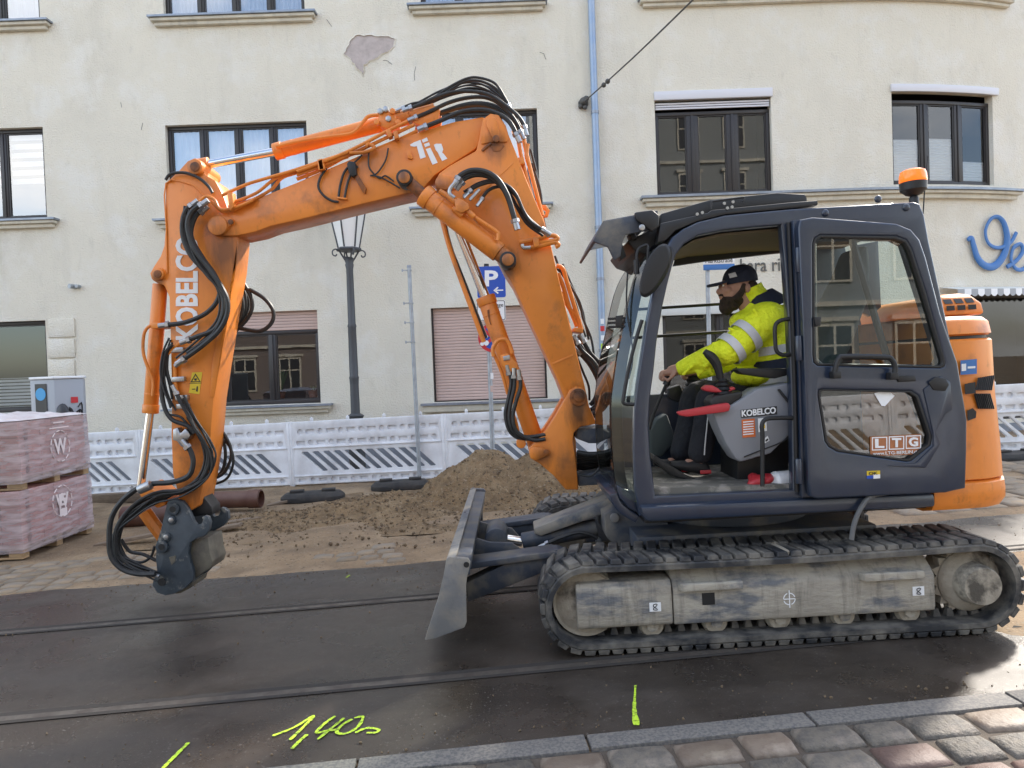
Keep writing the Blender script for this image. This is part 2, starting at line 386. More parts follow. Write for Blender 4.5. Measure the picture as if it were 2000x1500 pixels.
# ---- cobbled pavement in front
def sett_mesh(a, b, h, seed, m):
    rr = random.Random(seed); mb = MB(); bm = mb.bm
    n = 4; rings = []
    def rect(sc, z, jit):
        o = []
        for (x, y) in ((-1, -1), (0, -1.02), (1, -1), (1.02, 0), (1, 1), (0, 1.02), (-1, 1), (-1.02, 0)):
            k = .965 if abs(x) > .9 and abs(y) > .9 else 1
            o.append(Vector((x * a / 2 * sc * k + rr.uniform(-1, 1) * jit, y * b / 2 * sc * k + rr.uniform(-1, 1) * jit, z + rr.uniform(-1, 1) * jit * .3)))
        return o
    base = rect(1, 0, .006); R1 = [Vector((p.x, p.y, -.1)) for p in base]; R2 = [Vector((p.x, p.y, h - .022)) for p in base]
    R3 = [Vector((p.x * .93, p.y * .92, h - .007)) for p in base]; R4 = [Vector((p.x * .78, p.y * .75, h + rr.uniform(-.001, .003))) for p in base]
    mb.loft([R1, R2, R3, R4], caps=False)
    bm.verts.ensure_lookup_table(); bm.faces.new(bm.verts[-8:])
    me = mb.mesh('sett', 70, True); me.materials.append(MATS[m]); return me
pav = sheet('pavement', 'joint_sand', -6, 8, -2.0, T_KERB0 + .004, -.004, 4, 4)
SM = {}
for (key, a) in (('s', .17), ('m', .21), ('l', .27)):
    for i, m in enumerate(('sett_grey', 'sett_brown', 'sett_grey', 'sett_red', 'sett_brown')):
        SM[key, i] = sett_mesh(a, .168, .016, hash((key, i)) % 999 if False else ord(key) * 7 + i, m)
t = T_KERB0 - .098; row = 0
while t > 1.55:
    s = -1.6 + random.uniform(0, .2)
    while s < 3.4:
        key = random.choice('smmll' if row else 'mll'); a = {'s': .17, 'm': .21, 'l': .27}[key]
        red = random.random(); i = random.choice((0, 0, 0, 2, 2, 1, 4, 4, 3)) if s > .2 else random.choice((0, 2, 0, 2, 1))
        p = RD(s + a / 2, t + random.uniform(-.006, .006), 0)
        o = link('sett', SM[key, i], None, pav, loc=p + Vector((0, 0, random.uniform(-.004, .005))), rot=(random.uniform(-.025, .025), random.uniform(-.025, .025) - SL, RA + random.uniform(-.03, .03)))
        s += a + random.uniform(.014, .026)
    t -= .188; row += 1
# kerb stones flush with the road
s = -2.6 + .25
for L_ in (1.0, .9, 1.0, 1.02, .98, 1.05, .95, 1.0):
    mb = MB(); P = [RD(s + .006, T_KERB0), RD(s + L_ - .006, T_KERB0), RD(s + L_ - .006, T_KERB1), RD(s + .006, T_KERB1)]
    lo = [p + Vector((0, 0, -.15)) for p in P]; hi = [p + Vector((0, 0, .014 + random.uniform(-.003, .003))) for p in P]
    mb.loft([lo, hi]); mb.build('kerb_stone', 'kerb_granite', pav, bev=.006)
    s += L_
# flat setts half buried in sand on the far side of the road
far = sheet('far_paving', 'sand', -8, 9, 6.3, 6.32, -.01)
FS = [sett_mesh(a, .15, .012, 40 + i, m) for i, (a, m) in enumerate(((.17, 'sett_dusty'), (.2, 'sett_dusty'), (.24, 'sett_dusty'), (.19, 'sett_dusty')))]
def far_setts(s0, s1, t0, t1, keep):
    t = t0
    while t < t1:
        s = s0 + random.uniform(0, .15)
        while s < s1:
            i = random.randrange(4); a = (.17, .2, .24, .19)[i]
            if keep(s, t):
                link('sett', FS[i], None, far, loc=RD(s + a / 2, t, lumps(s, t).z + random.uniform(-.012, .0)), rot=(random.uniform(-.03, .03), random.uniform(-.03, .03) - SL, RA + random.uniform(-.03, .03)))
            s += a + .02
        t += .172
far_setts(-5.6, -.6, 6.42, 7.3, lambda s, t: nz(s, t, .8, 4) + (.30 if s < -3.6 else -.06) + (.15 if 6.5 < t < 6.8 else -.12) > .05)
# big pavement slabs behind the digger on the right
SLB = [sett_mesh(a, .33, .02, 60 + i, m) for i, (a, m) in enumerate(((.36, 'sett_dusty'), (.36, 'sett_dusty'), (.3, 'sett_dusty')))]
for j in range(12):
    s = 4.4 + random.uniform(0, .3)
    while s < 8.4:
        i = random.randrange(3); a = (.36, .36, .3)[i]
        link('paving_slab', SLB[i], None, far, loc=RD(s + a / 2, 6.75 + j * .345, lumps(s, 6.75 + j * .345).z - .004), rot=(0, -SL, RA))
        s += a + .016
# ---- spray marks on the asphalt
def spray(pts, wd, name='paint_stroke', parent=None, blob=0):
    P = catmull([G(*p, .006) for p in pts], 8); mb = MB(); bm = mb.bm; prev = None
    for i, p in enumerate(P):
        d = (P[min(i + 1, len(P) - 1)] - P[max(i - 1, 0)]); d.z = 0; d.normalize(); n = Vector((-d.y, d.x, 0))
        ww = wd * .78 * (.8 + .5 * random.random()) * (1 + blob * (i / len(P)) ** 4) * (.6 if i in (0, len(P) - 1) else 1)
        cur = [bm.verts.new(p + n * ww), bm.verts.new(p - n * ww)]
        for v in cur: v.co.z = gz(v.co.x) + .006
        if prev: bm.faces.new([prev[0], cur[0], cur[1], prev[1]])
        prev = cur
    return mb.build(name, 'spray_yellow', parent, fix=True)
o = spray([(1241, 1338), (1240, 1360), (1239, 1385), (1243, 1416)], .008, 'paint_stroke', None, 2.2)
tag(o, 'straight neon yellow paint stroke on the asphalt below the crawler track', 'road marking')
o = spray([(318, 1500), (340, 1478), (368, 1450)], .012, 'paint_stroke'); tag(o, 'slanted neon yellow paint stroke at the lower left edge of the asphalt', 'road marking')
o = spray([(676, 1128), (683, 1123)], .012, 'paint_stroke'); tag(o, 'tiny neon yellow paint dab on the sandy far road edge', 'road marking')
sm = empty('paint_writing', G(640, 1420)); tag(sm, 'neon yellow handwritten 1,40 measurement sprayed on the asphalt', 'road marking')
bpy.context.view_layer.update()
def sm_add(pts, w_=.010):
    o = spray(pts, w_, 'paint_stroke'); o.parent = sm; o.matrix_parent_inverse = Matrix.Translation(-sm.location)
sm_add([(532, 1437), (575, 1420), (612, 1398), (592, 1420), (566, 1445)])
sm_add([(600, 1434), (585, 1447), (570, 1462)], .011)
sm_add([(655, 1398), (635, 1412), (618, 1430), (640, 1427), (662, 1424)])
sm_add([(672, 1402), (650, 1420), (620, 1444)])
sm_add([(688, 1404), (668, 1416), (658, 1430), (676, 1432), (698, 1420), (709, 1400), (692, 1402)])
sm_add([(694, 1431), (715, 1422), (738, 1424), (735, 1430), (716, 1431)])

# ================================================================== BUILDING
YF, UC, RC = 12.6, 6.0, 11.0
def Fp(u, z, out=0.0):
    if u <= UC: return Vector((u, YF - out, z))
    th = (u - UC) / RC
    if th > 1.35:
        e = u - UC - 1.35 * RC; s_, c_ = math.sin(1.35), math.cos(1.35)
        return Vector((UC + (RC + out) * s_ + e * c_, YF + RC - (RC + out) * c_ + e * s_, z))
    return Vector((UC + (RC + out) * math.sin(th), YF + RC - (RC + out) * math.cos(th), z))
def FU(px, py):                                        # pixel -> (u, z) on the facade
    d = ray(px, py); t = YF / d.y; p = CAM + d * t
    if p.x <= UC: return p.x, p.z
    cx, cy = UC, YF + RC
    a = d.x ** 2 + d.y ** 2; b = 2 * (d.x * (CAM.x - cx) + d.y * (CAM.y - cy)); c = (CAM.x - cx) ** 2 + (CAM.y - cy) ** 2 - RC ** 2
    t = (-b - math.sqrt(max(0, b * b - 4 * a * c))) / (2 * a); p = CAM + d * t
    return UC + RC * math.asin((p.x - cx) / RC), p.z
def fbox(mb, u0, u1, z0, z1, o0, o1):
    n = 1 if u1 <= UC else max(1, int((u1 - u0) / .35)); rings = []
    for i in range(n + 1):
        u = u0 + (u1 - u0) * i / n
        rings.append([Fp(u, z0, o1), Fp(u, z1, o1), Fp(u, z1, o0), Fp(u, z0, o0)])
    mb.loft(rings); return mb
bld = empty('building', (0, YF, 0)); tag(bld, 'cream stucco corner house with dark framed windows behind the digger', 'building')
def bpart(mb, name, m, parent=None, bev=0, **k):       # building coordinates are world coordinates
    bmesh.ops.translate(mb.bm, verts=mb.bm.verts, vec=(0, -YF, 0))
    return mb.build(name, m, parent or bld, bev=bev, **k)
def rect_px(l, r, t, b):                               # photo rectangle -> u0,u1,z0,z1
    ul, zl = FU(l, (t + b) / 2); ur, zr = FU(r, (t + b) / 2); m = (l + r) / 2
    return ul, ur, FU(m, b)[1], FU(m, t)[1]
WIN = dict(
    a1=rect_px(-170, 74, -140, 47), a2=rect_px(316, 592, -140, 31), a3=rect_px(818, 1041, -150, 9), a4=rect_px(1280, 1500, -190, -12), a5=rect_px(1742, 1925, -190, -12),
    b1=rect_px(-170, 88, 252, 432), b2=rect_px(326, 602, 240, 424), b3=rect_px(822, 1052, 215, 402), b4=rect_px(1281, 1508, 190, 380), b5=rect_px(1743, 1940, 178, 360),
    g1=rect_px(-170, 93, 630, 808), g2=rect_px(342, 623, 610, 792), g3=rect_px(844, 1067, 598, 782), g4=rect_px(1296, 1640, 592, 800), g5=rect_px(1888, 2150, 572, 815))
ZTOP, U0, U1 = 9.0, -19.0, UC + 1.35 * RC + 8
us = sorted(set([U0, U1, UC] + [UC + .4 * i for i in range(1, 38)] + [v for k in WIN.values() for v in k[:2]]))
zs = sorted(set([-.6, .36, ZTOP] + [v for k in WIN.values() for v in k[2:]]))
mb = MB(); vc = {}
def wv(u, z):
    k = (round(u, 4), round(z, 4))
    if k not in vc: vc[k] = mb.bm.verts.new(Fp(u, z))
    return vc[k]
for i in range(len(us) - 1):
    for j in range(len(zs) - 1):
        um, zm = (us[i] + us[i + 1]) / 2, (zs[j] + zs[j + 1]) / 2
        if any(a < um < b and c < zm < d for a, b, c, d in WIN.values()): continue
        mb.bm.faces.new([wv(us[i], zs[j]), wv(us[i + 1], zs[j]), wv(us[i + 1], zs[j + 1]), wv(us[i], zs[j + 1])])
for a, b, c, d in WIN.values():                       # reveals
    n = 1 if b <= UC else 5
    for i in range(n):
        p, q = a + (b - a) * i / n, a + (b - a) * (i + 1) / n
        mb.quad(Fp(p, d), Fp(q, d), Fp(q, d, -.16), Fp(p, d, -.16)); mb.quad(Fp(p, c), Fp(p, c, -.16), Fp(q, c, -.16), Fp(q, c))
    mb.quad(Fp(a, c), Fp(a, d), Fp(a, d, -.16), Fp(a, c, -.16)); mb.quad(Fp(b, c), Fp(b, c, -.16), Fp(b, d, -.16), Fp(b, d))
bpart(mb, 'wall', 'stucco', fix=False, ang=20)
mb = MB()
fbox(mb, U0, U1, -.6, .33, .002, .035); bpart(mb, 'plinth', 'plinth')
mb = MB(); P = [Fp(u, ZTOP) for u in [U0, UC] + [UC + 1.35 * RC * i / 8 for i in range(1, 9)] + [U1]]
top = [(p.x, p.y) for p in P] + [(U0, P[-1].y)]
mb.slab(top, ZTOP - .02, ZTOP + .25); bpart(mb, 'roof', 'roof_tile')
mb = MB(); e = P[-1]; mb.quad((e.x, e.y, -.6), (U0, e.y, -.6), (U0, e.y, ZTOP), (e.x, e.y, ZTOP)); mb.quad((U0, YF, -.6), (U0, YF, ZTOP), (U0, e.y, ZTOP), (U0, e.y, -.6))
bpart(mb, 'rear_wall', 'house_grey')

def window(key, n, sill=True, pane='window_glass', fr=.062, mu=.105, top_bar=0, sill_ext=.22, double=False):
    a, b, c, d = WIN[key]; d2 = d - top_bar
    mb = MB(); o0, o1 = -.155, -.085
    fbox(mb, a, b, c, c + fr * 1.2, o0, o1); fbox(mb, a, b, d2 - fr, d2, o0, o1)
    fbox(mb, a, a + fr, c + fr * 1.2, d2 - fr, o0, o1); fbox(mb, b - fr, b, c + fr * 1.2, d2 - fr, o0, o1)
    wpane = (b - a - 2 * fr - (n - 1) * mu) / n; xs = []
    x = a + fr
    for i in range(n):
        xs.append((x, x + wpane)); x += wpane
        if i < n - 1:
            fbox(mb, x, x + mu, c + fr * 1.2, d2 - fr, o0, o1 - .01); fbox(mb, x + mu * .38, x + mu * .62, c + fr * 1.2, d2 - fr, o1 - .01, o1 + .008); x += mu
    win = bpart(mb, 'window', 'window_brown', bev=.006)
    for (p, q) in xs:
        m2 = MB(); m2.quad(Fp(p - .01, c + fr, -.13), Fp(q + .01, c + fr, -.13), Fp(q + .01, d2 - fr + .01, -.13), Fp(p - .01, d2 - fr + .01, -.13))
        bpart(m2, 'pane', pane, win, fix=False)
        m3 = MB(); w_ = .022                          # sash rim round each pane
        fbox(m3, p + .001, q - .001, c + fr * 1.2 + .001, c + fr * 1.2 + w_, -.128, -.108); fbox(m3, p + .001, q - .001, d2 - fr - w_, d2 - fr - .001, -.128, -.108)
        fbox(m3, p + .001, p + w_, c + fr * 1.2 + w_, d2 - fr - w_, -.128, -.108); fbox(m3, q - w_, q - .001, c + fr * 1.2 + w_, d2 - fr - w_, -.128, -.108)
        bpart(m3, 'sash', 'window_brown', win)
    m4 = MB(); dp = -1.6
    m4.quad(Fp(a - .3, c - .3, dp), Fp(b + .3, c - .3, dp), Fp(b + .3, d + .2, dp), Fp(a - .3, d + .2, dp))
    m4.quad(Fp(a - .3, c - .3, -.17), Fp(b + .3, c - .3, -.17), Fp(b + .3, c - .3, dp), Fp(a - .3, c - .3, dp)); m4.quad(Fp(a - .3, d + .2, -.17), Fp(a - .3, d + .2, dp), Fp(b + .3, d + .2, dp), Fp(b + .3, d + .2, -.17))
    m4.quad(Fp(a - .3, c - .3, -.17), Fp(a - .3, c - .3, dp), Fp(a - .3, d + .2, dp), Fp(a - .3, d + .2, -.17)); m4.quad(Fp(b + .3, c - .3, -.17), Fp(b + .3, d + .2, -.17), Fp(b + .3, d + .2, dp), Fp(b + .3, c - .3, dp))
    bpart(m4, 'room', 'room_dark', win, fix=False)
    if sill:
        m5 = MB(); e = sill_ext
        fbox(m5, a - e, b + e, c - .045, c - .012, -.14, .175); st = bpart(m5, 'sill', 'zinc')
        m6 = MB(); fbox(m6, a - e + .03, b + e - .03, c - .10, c - .046, 0.002, .14); fbox(m6, a - e + .08, b + e - .08, c - .165, c - .101, .002, .085); bpart(m6, 'sill_moulding', 'plaster_trim', st, bev=.012)
    return win, xs, (c + fr, d2 - fr)
def drape(win, p, q, z0, z1, m='curtain', amp=.03, fold=.075, out=-.205):
    mb = MB(); n = max(8, int((q - p) / fold * 6)); bm = mb.bm; prev = None
    for i in range(n + 1):
        u = p + (q - p) * i / n; o = out + amp * math.sin(2 * math.pi * (u - p) / fold + .7 * math.sin(u * 9))
        cur = (bm.verts.new(Fp(u, z0, o)), bm.verts.new(Fp(u, z1, o)))
        if prev: bm.faces.new([prev[0], cur[0], cur[1], prev[1]])
        prev = cur
    bpart(mb, 'curtain', m, win, fix=False, ang=80)
def pleat(win, p, q, z0, z1, step=.045, m='blind_white', out=-.2, name='blind', gap=0):
    mb = MB(); z = z0; bm = mb.bm
    if gap:
        while z < z1:
            fbox(mb, p, q, z, min(z + step - gap, z1), out - .004, out); z += step
    else:
        k = 0; prev = None
        while z <= z1 + 1e-6:
            o = out + (.012 if k % 2 else 0); cur = (bm.verts.new(Fp(p, z, o)), bm.verts.new(Fp(q, z, o)))
            if prev: bm.faces.new([prev[0], prev[1], cur[1], cur[0]])
            prev = cur; z += step / 2; k += 1
    bpart(mb, name, m, win, fix=False, ang=10)
win, xs, zz = window('a1', 3); drape(win, xs[2][0], xs[2][1], *zz)
win, xs, zz = window('a2', 4); [drape(win, p, q, *zz) for p, q in xs]
win, xs, zz = window('a3', 3); [drape(win, p, q, *zz) for p, q in xs[:2]]
win, xs, zz = window('a4', 3, sill=False); win, xs, zz = window('a5', 3, sill=False)
win, xs, zz = window('b1', 3)
for p, q in xs[1:]: pleat(win, p, q, zz[0] + .62, zz[1], .155, gap=.06, out=-.22)
win, xs, zz = window('b2', 4); [drape(win, p, q, *zz, amp=.018, fold=.11) for p, q in xs]
win, xs, zz = window('b3', 3); drape(win, xs[0][0], xs[1][1], *zz); drape(win, xs[2][0], xs[2][0] + .3, *zz)
win, xs, zz = window('b4', 3, sill=False, pane='mid_glass', top_bar=.21, mu=.2); W4 = win
a, b, c, d = WIN['b4']
mb = MB(); fbox(mb, a - .01, b + .02, d - .03, d + .12, .002, .05); bpart(mb, 'roller_box', 'shutter_box', bev=.006)
for k in range(3):
    mb = MB(); fbox(mb, a + .02, b - .02, d - .09 - k * .042, d - .062 - k * .042, -.06, -.03); bpart(mb, 'blind_slat', 'shutter_box', win)
win, xs, zz = window('b5', 3, sill=False, pane='mid_glass', top_bar=.14, mu=.16)
a, b, c, d = WIN['b5']; mb = MB(); fbox(mb, a - .02, b + .1, d - .03, d + .10, .002, .05); bpart(mb, 'roller_box', 'shutter_box', bev=.006)
pleat(win, *xs[0], zz[0], zz[0] + .78, .05, out=-.165); pleat(win, *xs[1], zz[0], zz[0] + .82, .05, out=-.165); pleat(win, *xs[2], zz[0], zz[0] + .42, .05, out=-.165)
# cornice under the first-floor windows on the right, bending round the corner
zc = WIN['b4'][2]; ua, ub = FU(1250, 395)[0], FU(1985, 372)[0]
mb = MB(); fbox(mb, ua, ub, zc - .055, zc - .015, -.1, .19); st = bpart(mb, 'cornice', 'zinc')
mb = MB(); fbox(mb, ua + .03, ub - .03, zc - .11, zc - .056, .002, .15); fbox(mb, ua + .09, ub - .09, zc - .19, zc - .111, .002, .09); bpart(mb, 'cornice_moulding', 'plaster_trim', st, bev=.012)
zc = FU(1500, 2)[1]; ua, ub = FU(1245, 5)[0], FU(1970, -2)[0]
mb = MB(); fbox(mb, ua, ub, zc + .06, zc + .10, .002, .19); st = bpart(mb, 'cornice', 'zinc')
mb = MB(); fbox(mb, ua + .03, ub - .03, zc, zc + .059, .002, .14); fbox(mb, ua + .08, ub - .08, zc - .06, zc - .001, .002, .09); bpart(mb, 'cornice_moulding', 'plaster_trim', st, bev=.012)
win, xs, zz = window('g1', 2, pane='mid_glass'); 
for p, q in xs: pleat(win, p, q, zz[0], zz[0] + .55, .06, gap=.02)
win, xs, zz = window('g2', 3, pane='mid_glass', top_bar=.34, mu=.13)
a, b, c, d = WIN['g2']
z = d - .335
while z < d - .01:
    mb = MB(); fbox(mb, a + .005, b - .005, z, z + .05, -.10, -.082); bpart(mb, 'shutter_slat', 'shutter_rose', win, bev=.008); z += .053
# poster and plants behind the ground-floor window
mb = MB(); p, q = xs[1]; fbox(mb, xs[0][1] - .30, xs[0][1] - .02, zz[0] + .25, zz[0] + .95, -.19, -.185); bpart(mb, 'poster', 'sign_white', win)
# rose roller shutter, closed: every slat is a piece
a, b, c, d = WIN['g3']; z = c + .02; shut = None
mb = MB(); fbox(mb, a, b, c, c + .02, -.15, -.07); fbox(mb, a, a + .03, c + .02, d, -.15, -.085); fbox(mb, b - .03, b, c + .02, d, -.15, -.085); shut = bpart(mb, 'roller_shutter', 'window_brown')
base = None; k = 0
while z < d - .002:
    h = min(.053, d - z)
    mb = MB(); fbox(mb, a + .031, b - .031, z, z + h - .003, -.13, -.105); bpart(mb, 'shutter_slat', 'shutter_rose', shut, bev=.009); z += .053
mb = MB(); e = .22
fbox(mb, a - e, b + e, c - .05, c - .012, -.14, .18); st = bpart(mb, 'sill', 'zinc'); mb = MB(); fbox(mb, a - e + .03, b + e - .03, c - .17, c - .051, .002, .13); bpart(mb, 'sill_moulding', 'plaster_trim', st, bev=.015)
# shop windows
mat('frame_pale', (.62, .64, .62), .5)
win, xs, zz = window('g4', 3, sill=False, pane='shop_glass'); a, b, c, d = WIN['g4']
mb = MB(); fbox(mb, a - .05, b, d - .17, d + .01, -.08, .03); bpart(mb, 'shop_fascia', 'frame_pale', bev=.01)
win, xs, zz = window('g5', 2, sill=False, pane='shop_glass')
# stucco quoin blocks beside the left window
for k in range(6):
    ul, z1 = FU(95, 622 + k * 40); ur, z0 = FU(148, 659 + k * 40)
    mb = MB(); fbox(mb, ul, ur, z0 + .012, z1 - .012, .002, .035); bpart(mb, 'quoin_block', 'plaster_trim' if 0 else 'stucco', bev=.012)
# patch where the render has fallen off, with raised flakes
pp = [(676, 100), (672, 108), (684, 112), (690, 122), (700, 134), (706, 140), (709, 148), (711, 138), (712, 126), (722, 120), (738, 112), (752, 104), (766, 96), (772, 78), (760, 72), (745, 73), (730, 70), (712, 71), (697, 70), (686, 76), (682, 88)]
rj = random.Random(8); pp = [(a[0] + (b[0] - a[0]) * f + rj.uniform(-1.6, 1.6), a[1] + (b[1] - a[1]) * f + rj.uniform(-1.6, 1.6)) for a, b in zip(pp, pp[1:] + pp[:1]) for f in (0, .33, .66)]
mb = MB(); bm = mb.bm; bm.faces.new([bm.verts.new(Fp(*FU(*p), .003)) for p in pp]); bpart(mb, 'bare_patch', 'bare_plaster', fix=False)
mb = MB()
for i in range(len(pp)):                              # broken edge of the render coat
    q0, q1 = pp[i], pp[(i + 1) % len(pp)]
    A, B = Fp(*FU(*q0)), Fp(*FU(*q1)); cx = Fp(*FU(722, 98)); 
    o0, o1 = (A - cx).normalized() * .03, (B - cx).normalized() * .03; y = Vector((0, -.022, 0))
    mb.quad(A, B, B + y, A + y); mb.quad(A + y, B + y, B + o1 + y * .1, A + o0 + y * .1)
bpart(mb, 'render_edge', 'stucco', fix=True, ang=15)
def crack(pts, wd=.006):
    mb = MB(); P = [Fp(*FU(*p), .004) for p in pts]; mb.tube(P, wd, 4, 1); bpart(mb, 'crack', 'letter_grey')
for pts in ([(748, 118), (757, 119), (766, 126)], [(812, 130), (809, 144), (810, 157)], [(1054, 102), (1062, 105), (1066, 116)], [(236, 200), (238, 210)], [(279, 240), (276, 254)], [(638, 38), (648, 52)]): crack(pts, .004)
# vent pipe stub
mb = MB(); p = Fp(*FU(150, 560)); mb.cyl(p + Vector((-.06, -.12, 0)), p + Vector((0, .05, 0)), .04); mb.cyl(p + Vector((.05, -.1, 0)), p + Vector((.05, .05, 0)), .03); o = bpart(mb, 'vent_pipe', 'galvanised', bld)

# ---- things fixed on the facade
dp = empty('downpipe', Fp(FU(1163, 300)[0], 0)); tag(dp, 'blue grey rainwater downpipe running down the cream facade', 'downpipe')
ud = FU(1163, 300)[0]
mb = MB(); mb.cyl((0, -.11, -.3), (0, -.11, ZTOP), .062, n=16); mb.build('pipe', 'downpipe_paint', dp)
for z in (1.9, 3.15, 4.05, 6.05, 8.2):
    mb = MB(); mb.cyl((0, -.11, z), (0, -.11, z + .05), .072, n=16); mb.box(-.02, .02, -.05, .0, z, z + .05); mb.build('pipe_clamp', 'zinc', dp)
rs = random.Random(3)
for k, (py, cc) in enumerate(((628, 'sign_white'), (642, 'sign_red'), (660, 'sign_white'), (676, 'spray_yellow'), (694, 'sign_white'), (712, 'sign_white'))):
    z = FU(1180, py)[1]; mb = MB(); n = 6; w_ = rs.uniform(.35, .8); rings = []
    for zz_ in (z - .05, z + .04): rings.append([Vector((.066 * math.sin(-w_ + 2 * w_ * i / n), -.11 - .066 * math.cos(-w_ + 2 * w_ * i / n), zz_)) for i in range(n + 1)])
    mb.loft(rings, caps=False, closed=False); mb.build('sticker', cc, dp, fix=False)
wa = Fp(*FU(1139, 203)); sw = empty('span_wire', wa); tag(sw, 'thin steel span wire anchored in the wall beside the downpipe', 'wire')
we = W(1400, -46, 7.5) - wa
mb = MB(); mb.cyl((0, 0, 0), (0, -.03, 0), .09, n=10); mb.ball((0, -.07, .02), (.07, .06, .07)); mb.ball((.05, -.06, .07), .05); mb.ball((-.05, -.05, -.06), .045); mb.ball((.02, -.08, -.09), .04); mb.build('wall_anchor', 'wire_steel', sw)
mb = MB(); mb.tube([Vector((0, -.08, 0)), we * .5 + Vector((0, 0, -.02)), we], .011, 6, 4); mb.build('wire', 'wire_steel', sw)
for f_ in (.235, .275):
    mb = MB(); mb.ball(we * f_ + Vector((0, -.06 * 0, -.012)), (.04, .04, .04)); mb.build('insulator', 'wire_steel', sw)
# shop lettering "Ver..." as raised script, and the grey name above the other shop
vs_ = empty('shop_lettering', Fp(*FU(1950, 490))); tag(vs_, 'large blue script shop lettering on the rounded corner wall', 'shop sign')
def script(pts, r=.05):
    P = []
    for p in pts:
        u, z = FU(*p); P.append(Fp(u, z, .05) - vs_.location)
    mb = MB(); mb.tube(P, r, 10, 8, flat=.55); mb.build('letter', 'sign_blue', vs_)
script([(1886, 470), (1893, 466), (1897, 480), (1905, 505), (1920, 520), (1938, 520), (1955, 500), (1962, 468), (1956, 438), (1944, 425), (1930, 430), (1920, 452), (1926, 476), (1945, 485), (1968, 475), (1980, 455)], lambda t: .035 + .035 * math.sin(math.pi * min(1, t * 1.6)))
script([(1962, 522), (1980, 510), (1992, 492), (1988, 478), (1974, 486), (1970, 508), (1980, 526), (1996, 525), (2015, 505)], .04)
script([(2015, 505), (2022, 486), (2030, 490), (2030, 525)], .04); script([(2032, 500), (2045, 480), (2058, 488)], .04)
u1_, z1_ = FU(1446, 532); u2_, z2_ = FU(1572, 527); z3_ = FU(1446, 506)[1]
vs2 = empty('shop_name', Fp(u1_, z1_)); tag(vs2, 'thin grey lettered shop name on the wall seen through the open cab', 'shop sign')
text_box('lettering', 'bara ritter', 'letter_grey', vs2, (0, -.012, 0), (u2_ - u1_, 0, 0), (0, 0, z3_ - z1_), ext=.01, split=True)
# striped awning over the corner shop
aw = empty('awning', Fp(FU(1900, 570)[0], FU(1900, 570)[1])); tag(aw, 'rolled shop awning with scalloped grey valance over the corner shop window', 'awning')
ua = FU(1835, 568)[0]; za = FU(1940, 560)[1]
mb = MB(); bm = mb.bm
for k in range(26):
    uu = ua + k * .13
    A = [Fp(uu, za, .02), Fp(uu + .13, za, .02), Fp(uu + .13, za - .08, .42), Fp(uu, za - .08, .42)]
    mb.quad(*[p - aw.location for p in A])
mb.build('canopy', 'frame_pale', aw)
for k in range(26):
    uu = ua + k * .13; mb = MB(); bm = mb.bm
    pts = [Fp(uu, za - .08, .42), Fp(uu + .13, za - .08, .42), Fp(uu + .13, za - .17, .42), Fp(uu + .1, za - .20, .42), Fp(uu + .065, za - .21, .42), Fp(uu + .03, za - .20, .42), Fp(uu, za - .17, .42)]
    bm.faces.new([bm.verts.new(p - aw.location) for p in pts]); mb.build('valance_scallop', 'blind_white' if k % 2 else 'charger_grey', aw, fix=False)

# ---- houses across the street, seen in the panes
def house(x0, x1, y, h, m, label, n, fl):
    e = empty('house', ((x0 + x1) / 2, y, 0)); tag(e, label, 'house'); w_ = (x1 - x0) / 2
    mb = MB(); mb.box(-w_, w_, -6, 0, -1, h); mb.build('wall', m, e)
    mb = MB(); rings = [[Vector((-w_, .3, h)), Vector((w_, .3, h)), Vector((w_, -6.3, h)), Vector((-w_, -6.3, h))], [Vector((-w_, -2.4, h + 1.8)), Vector((w_, -2.4, h + 1.8)), Vector((w_, -3.2, h + 1.8)), Vector((-w_, -3.2, h + 1.8))]]
    mb.loft(rings); mb.build('roof', 'roof_tile', e)
    for f in range(fl):
        mb = MB(); mb.box(-w_, w_, .001, .12, f * 3.2 + 3.3, f * 3.2 + 3.45); mb.build('string_course', 'plaster_trim', e)
        for i in range(n):
            x = -w_ + (i + .5) * 2 * w_ / n; z = f * 3.2 + .95
            mb = MB(); mb.box(x - .62, x + .62, .002, .06, z - .08, z + 1.85); mb.box(x - .75, x + .75, .002, .14, z + 1.86, z + 2.0); wn = mb.build('window', 'plaster_trim', e)
            for sx in (-1, 1):
                for (z0, z1) in ((0, 1.05), (1.12, 1.7)):
                    mb = MB(); mb.box(x + sx * .29 - .24, x + sx * .29 + .24, .061, .07, z + z0, z + z1); mb.build('pane', 'charger_dark', wn)
house(-19, 1.5, -15, 6.6, 'house_red', 'low reddish house across the street, only mirrored in the window panes', 8, 2)
house(1.5, 22, -15, 17.5, 'house_grey', 'tall grey house across the street, only mirrored in the window panes', 8, 5)
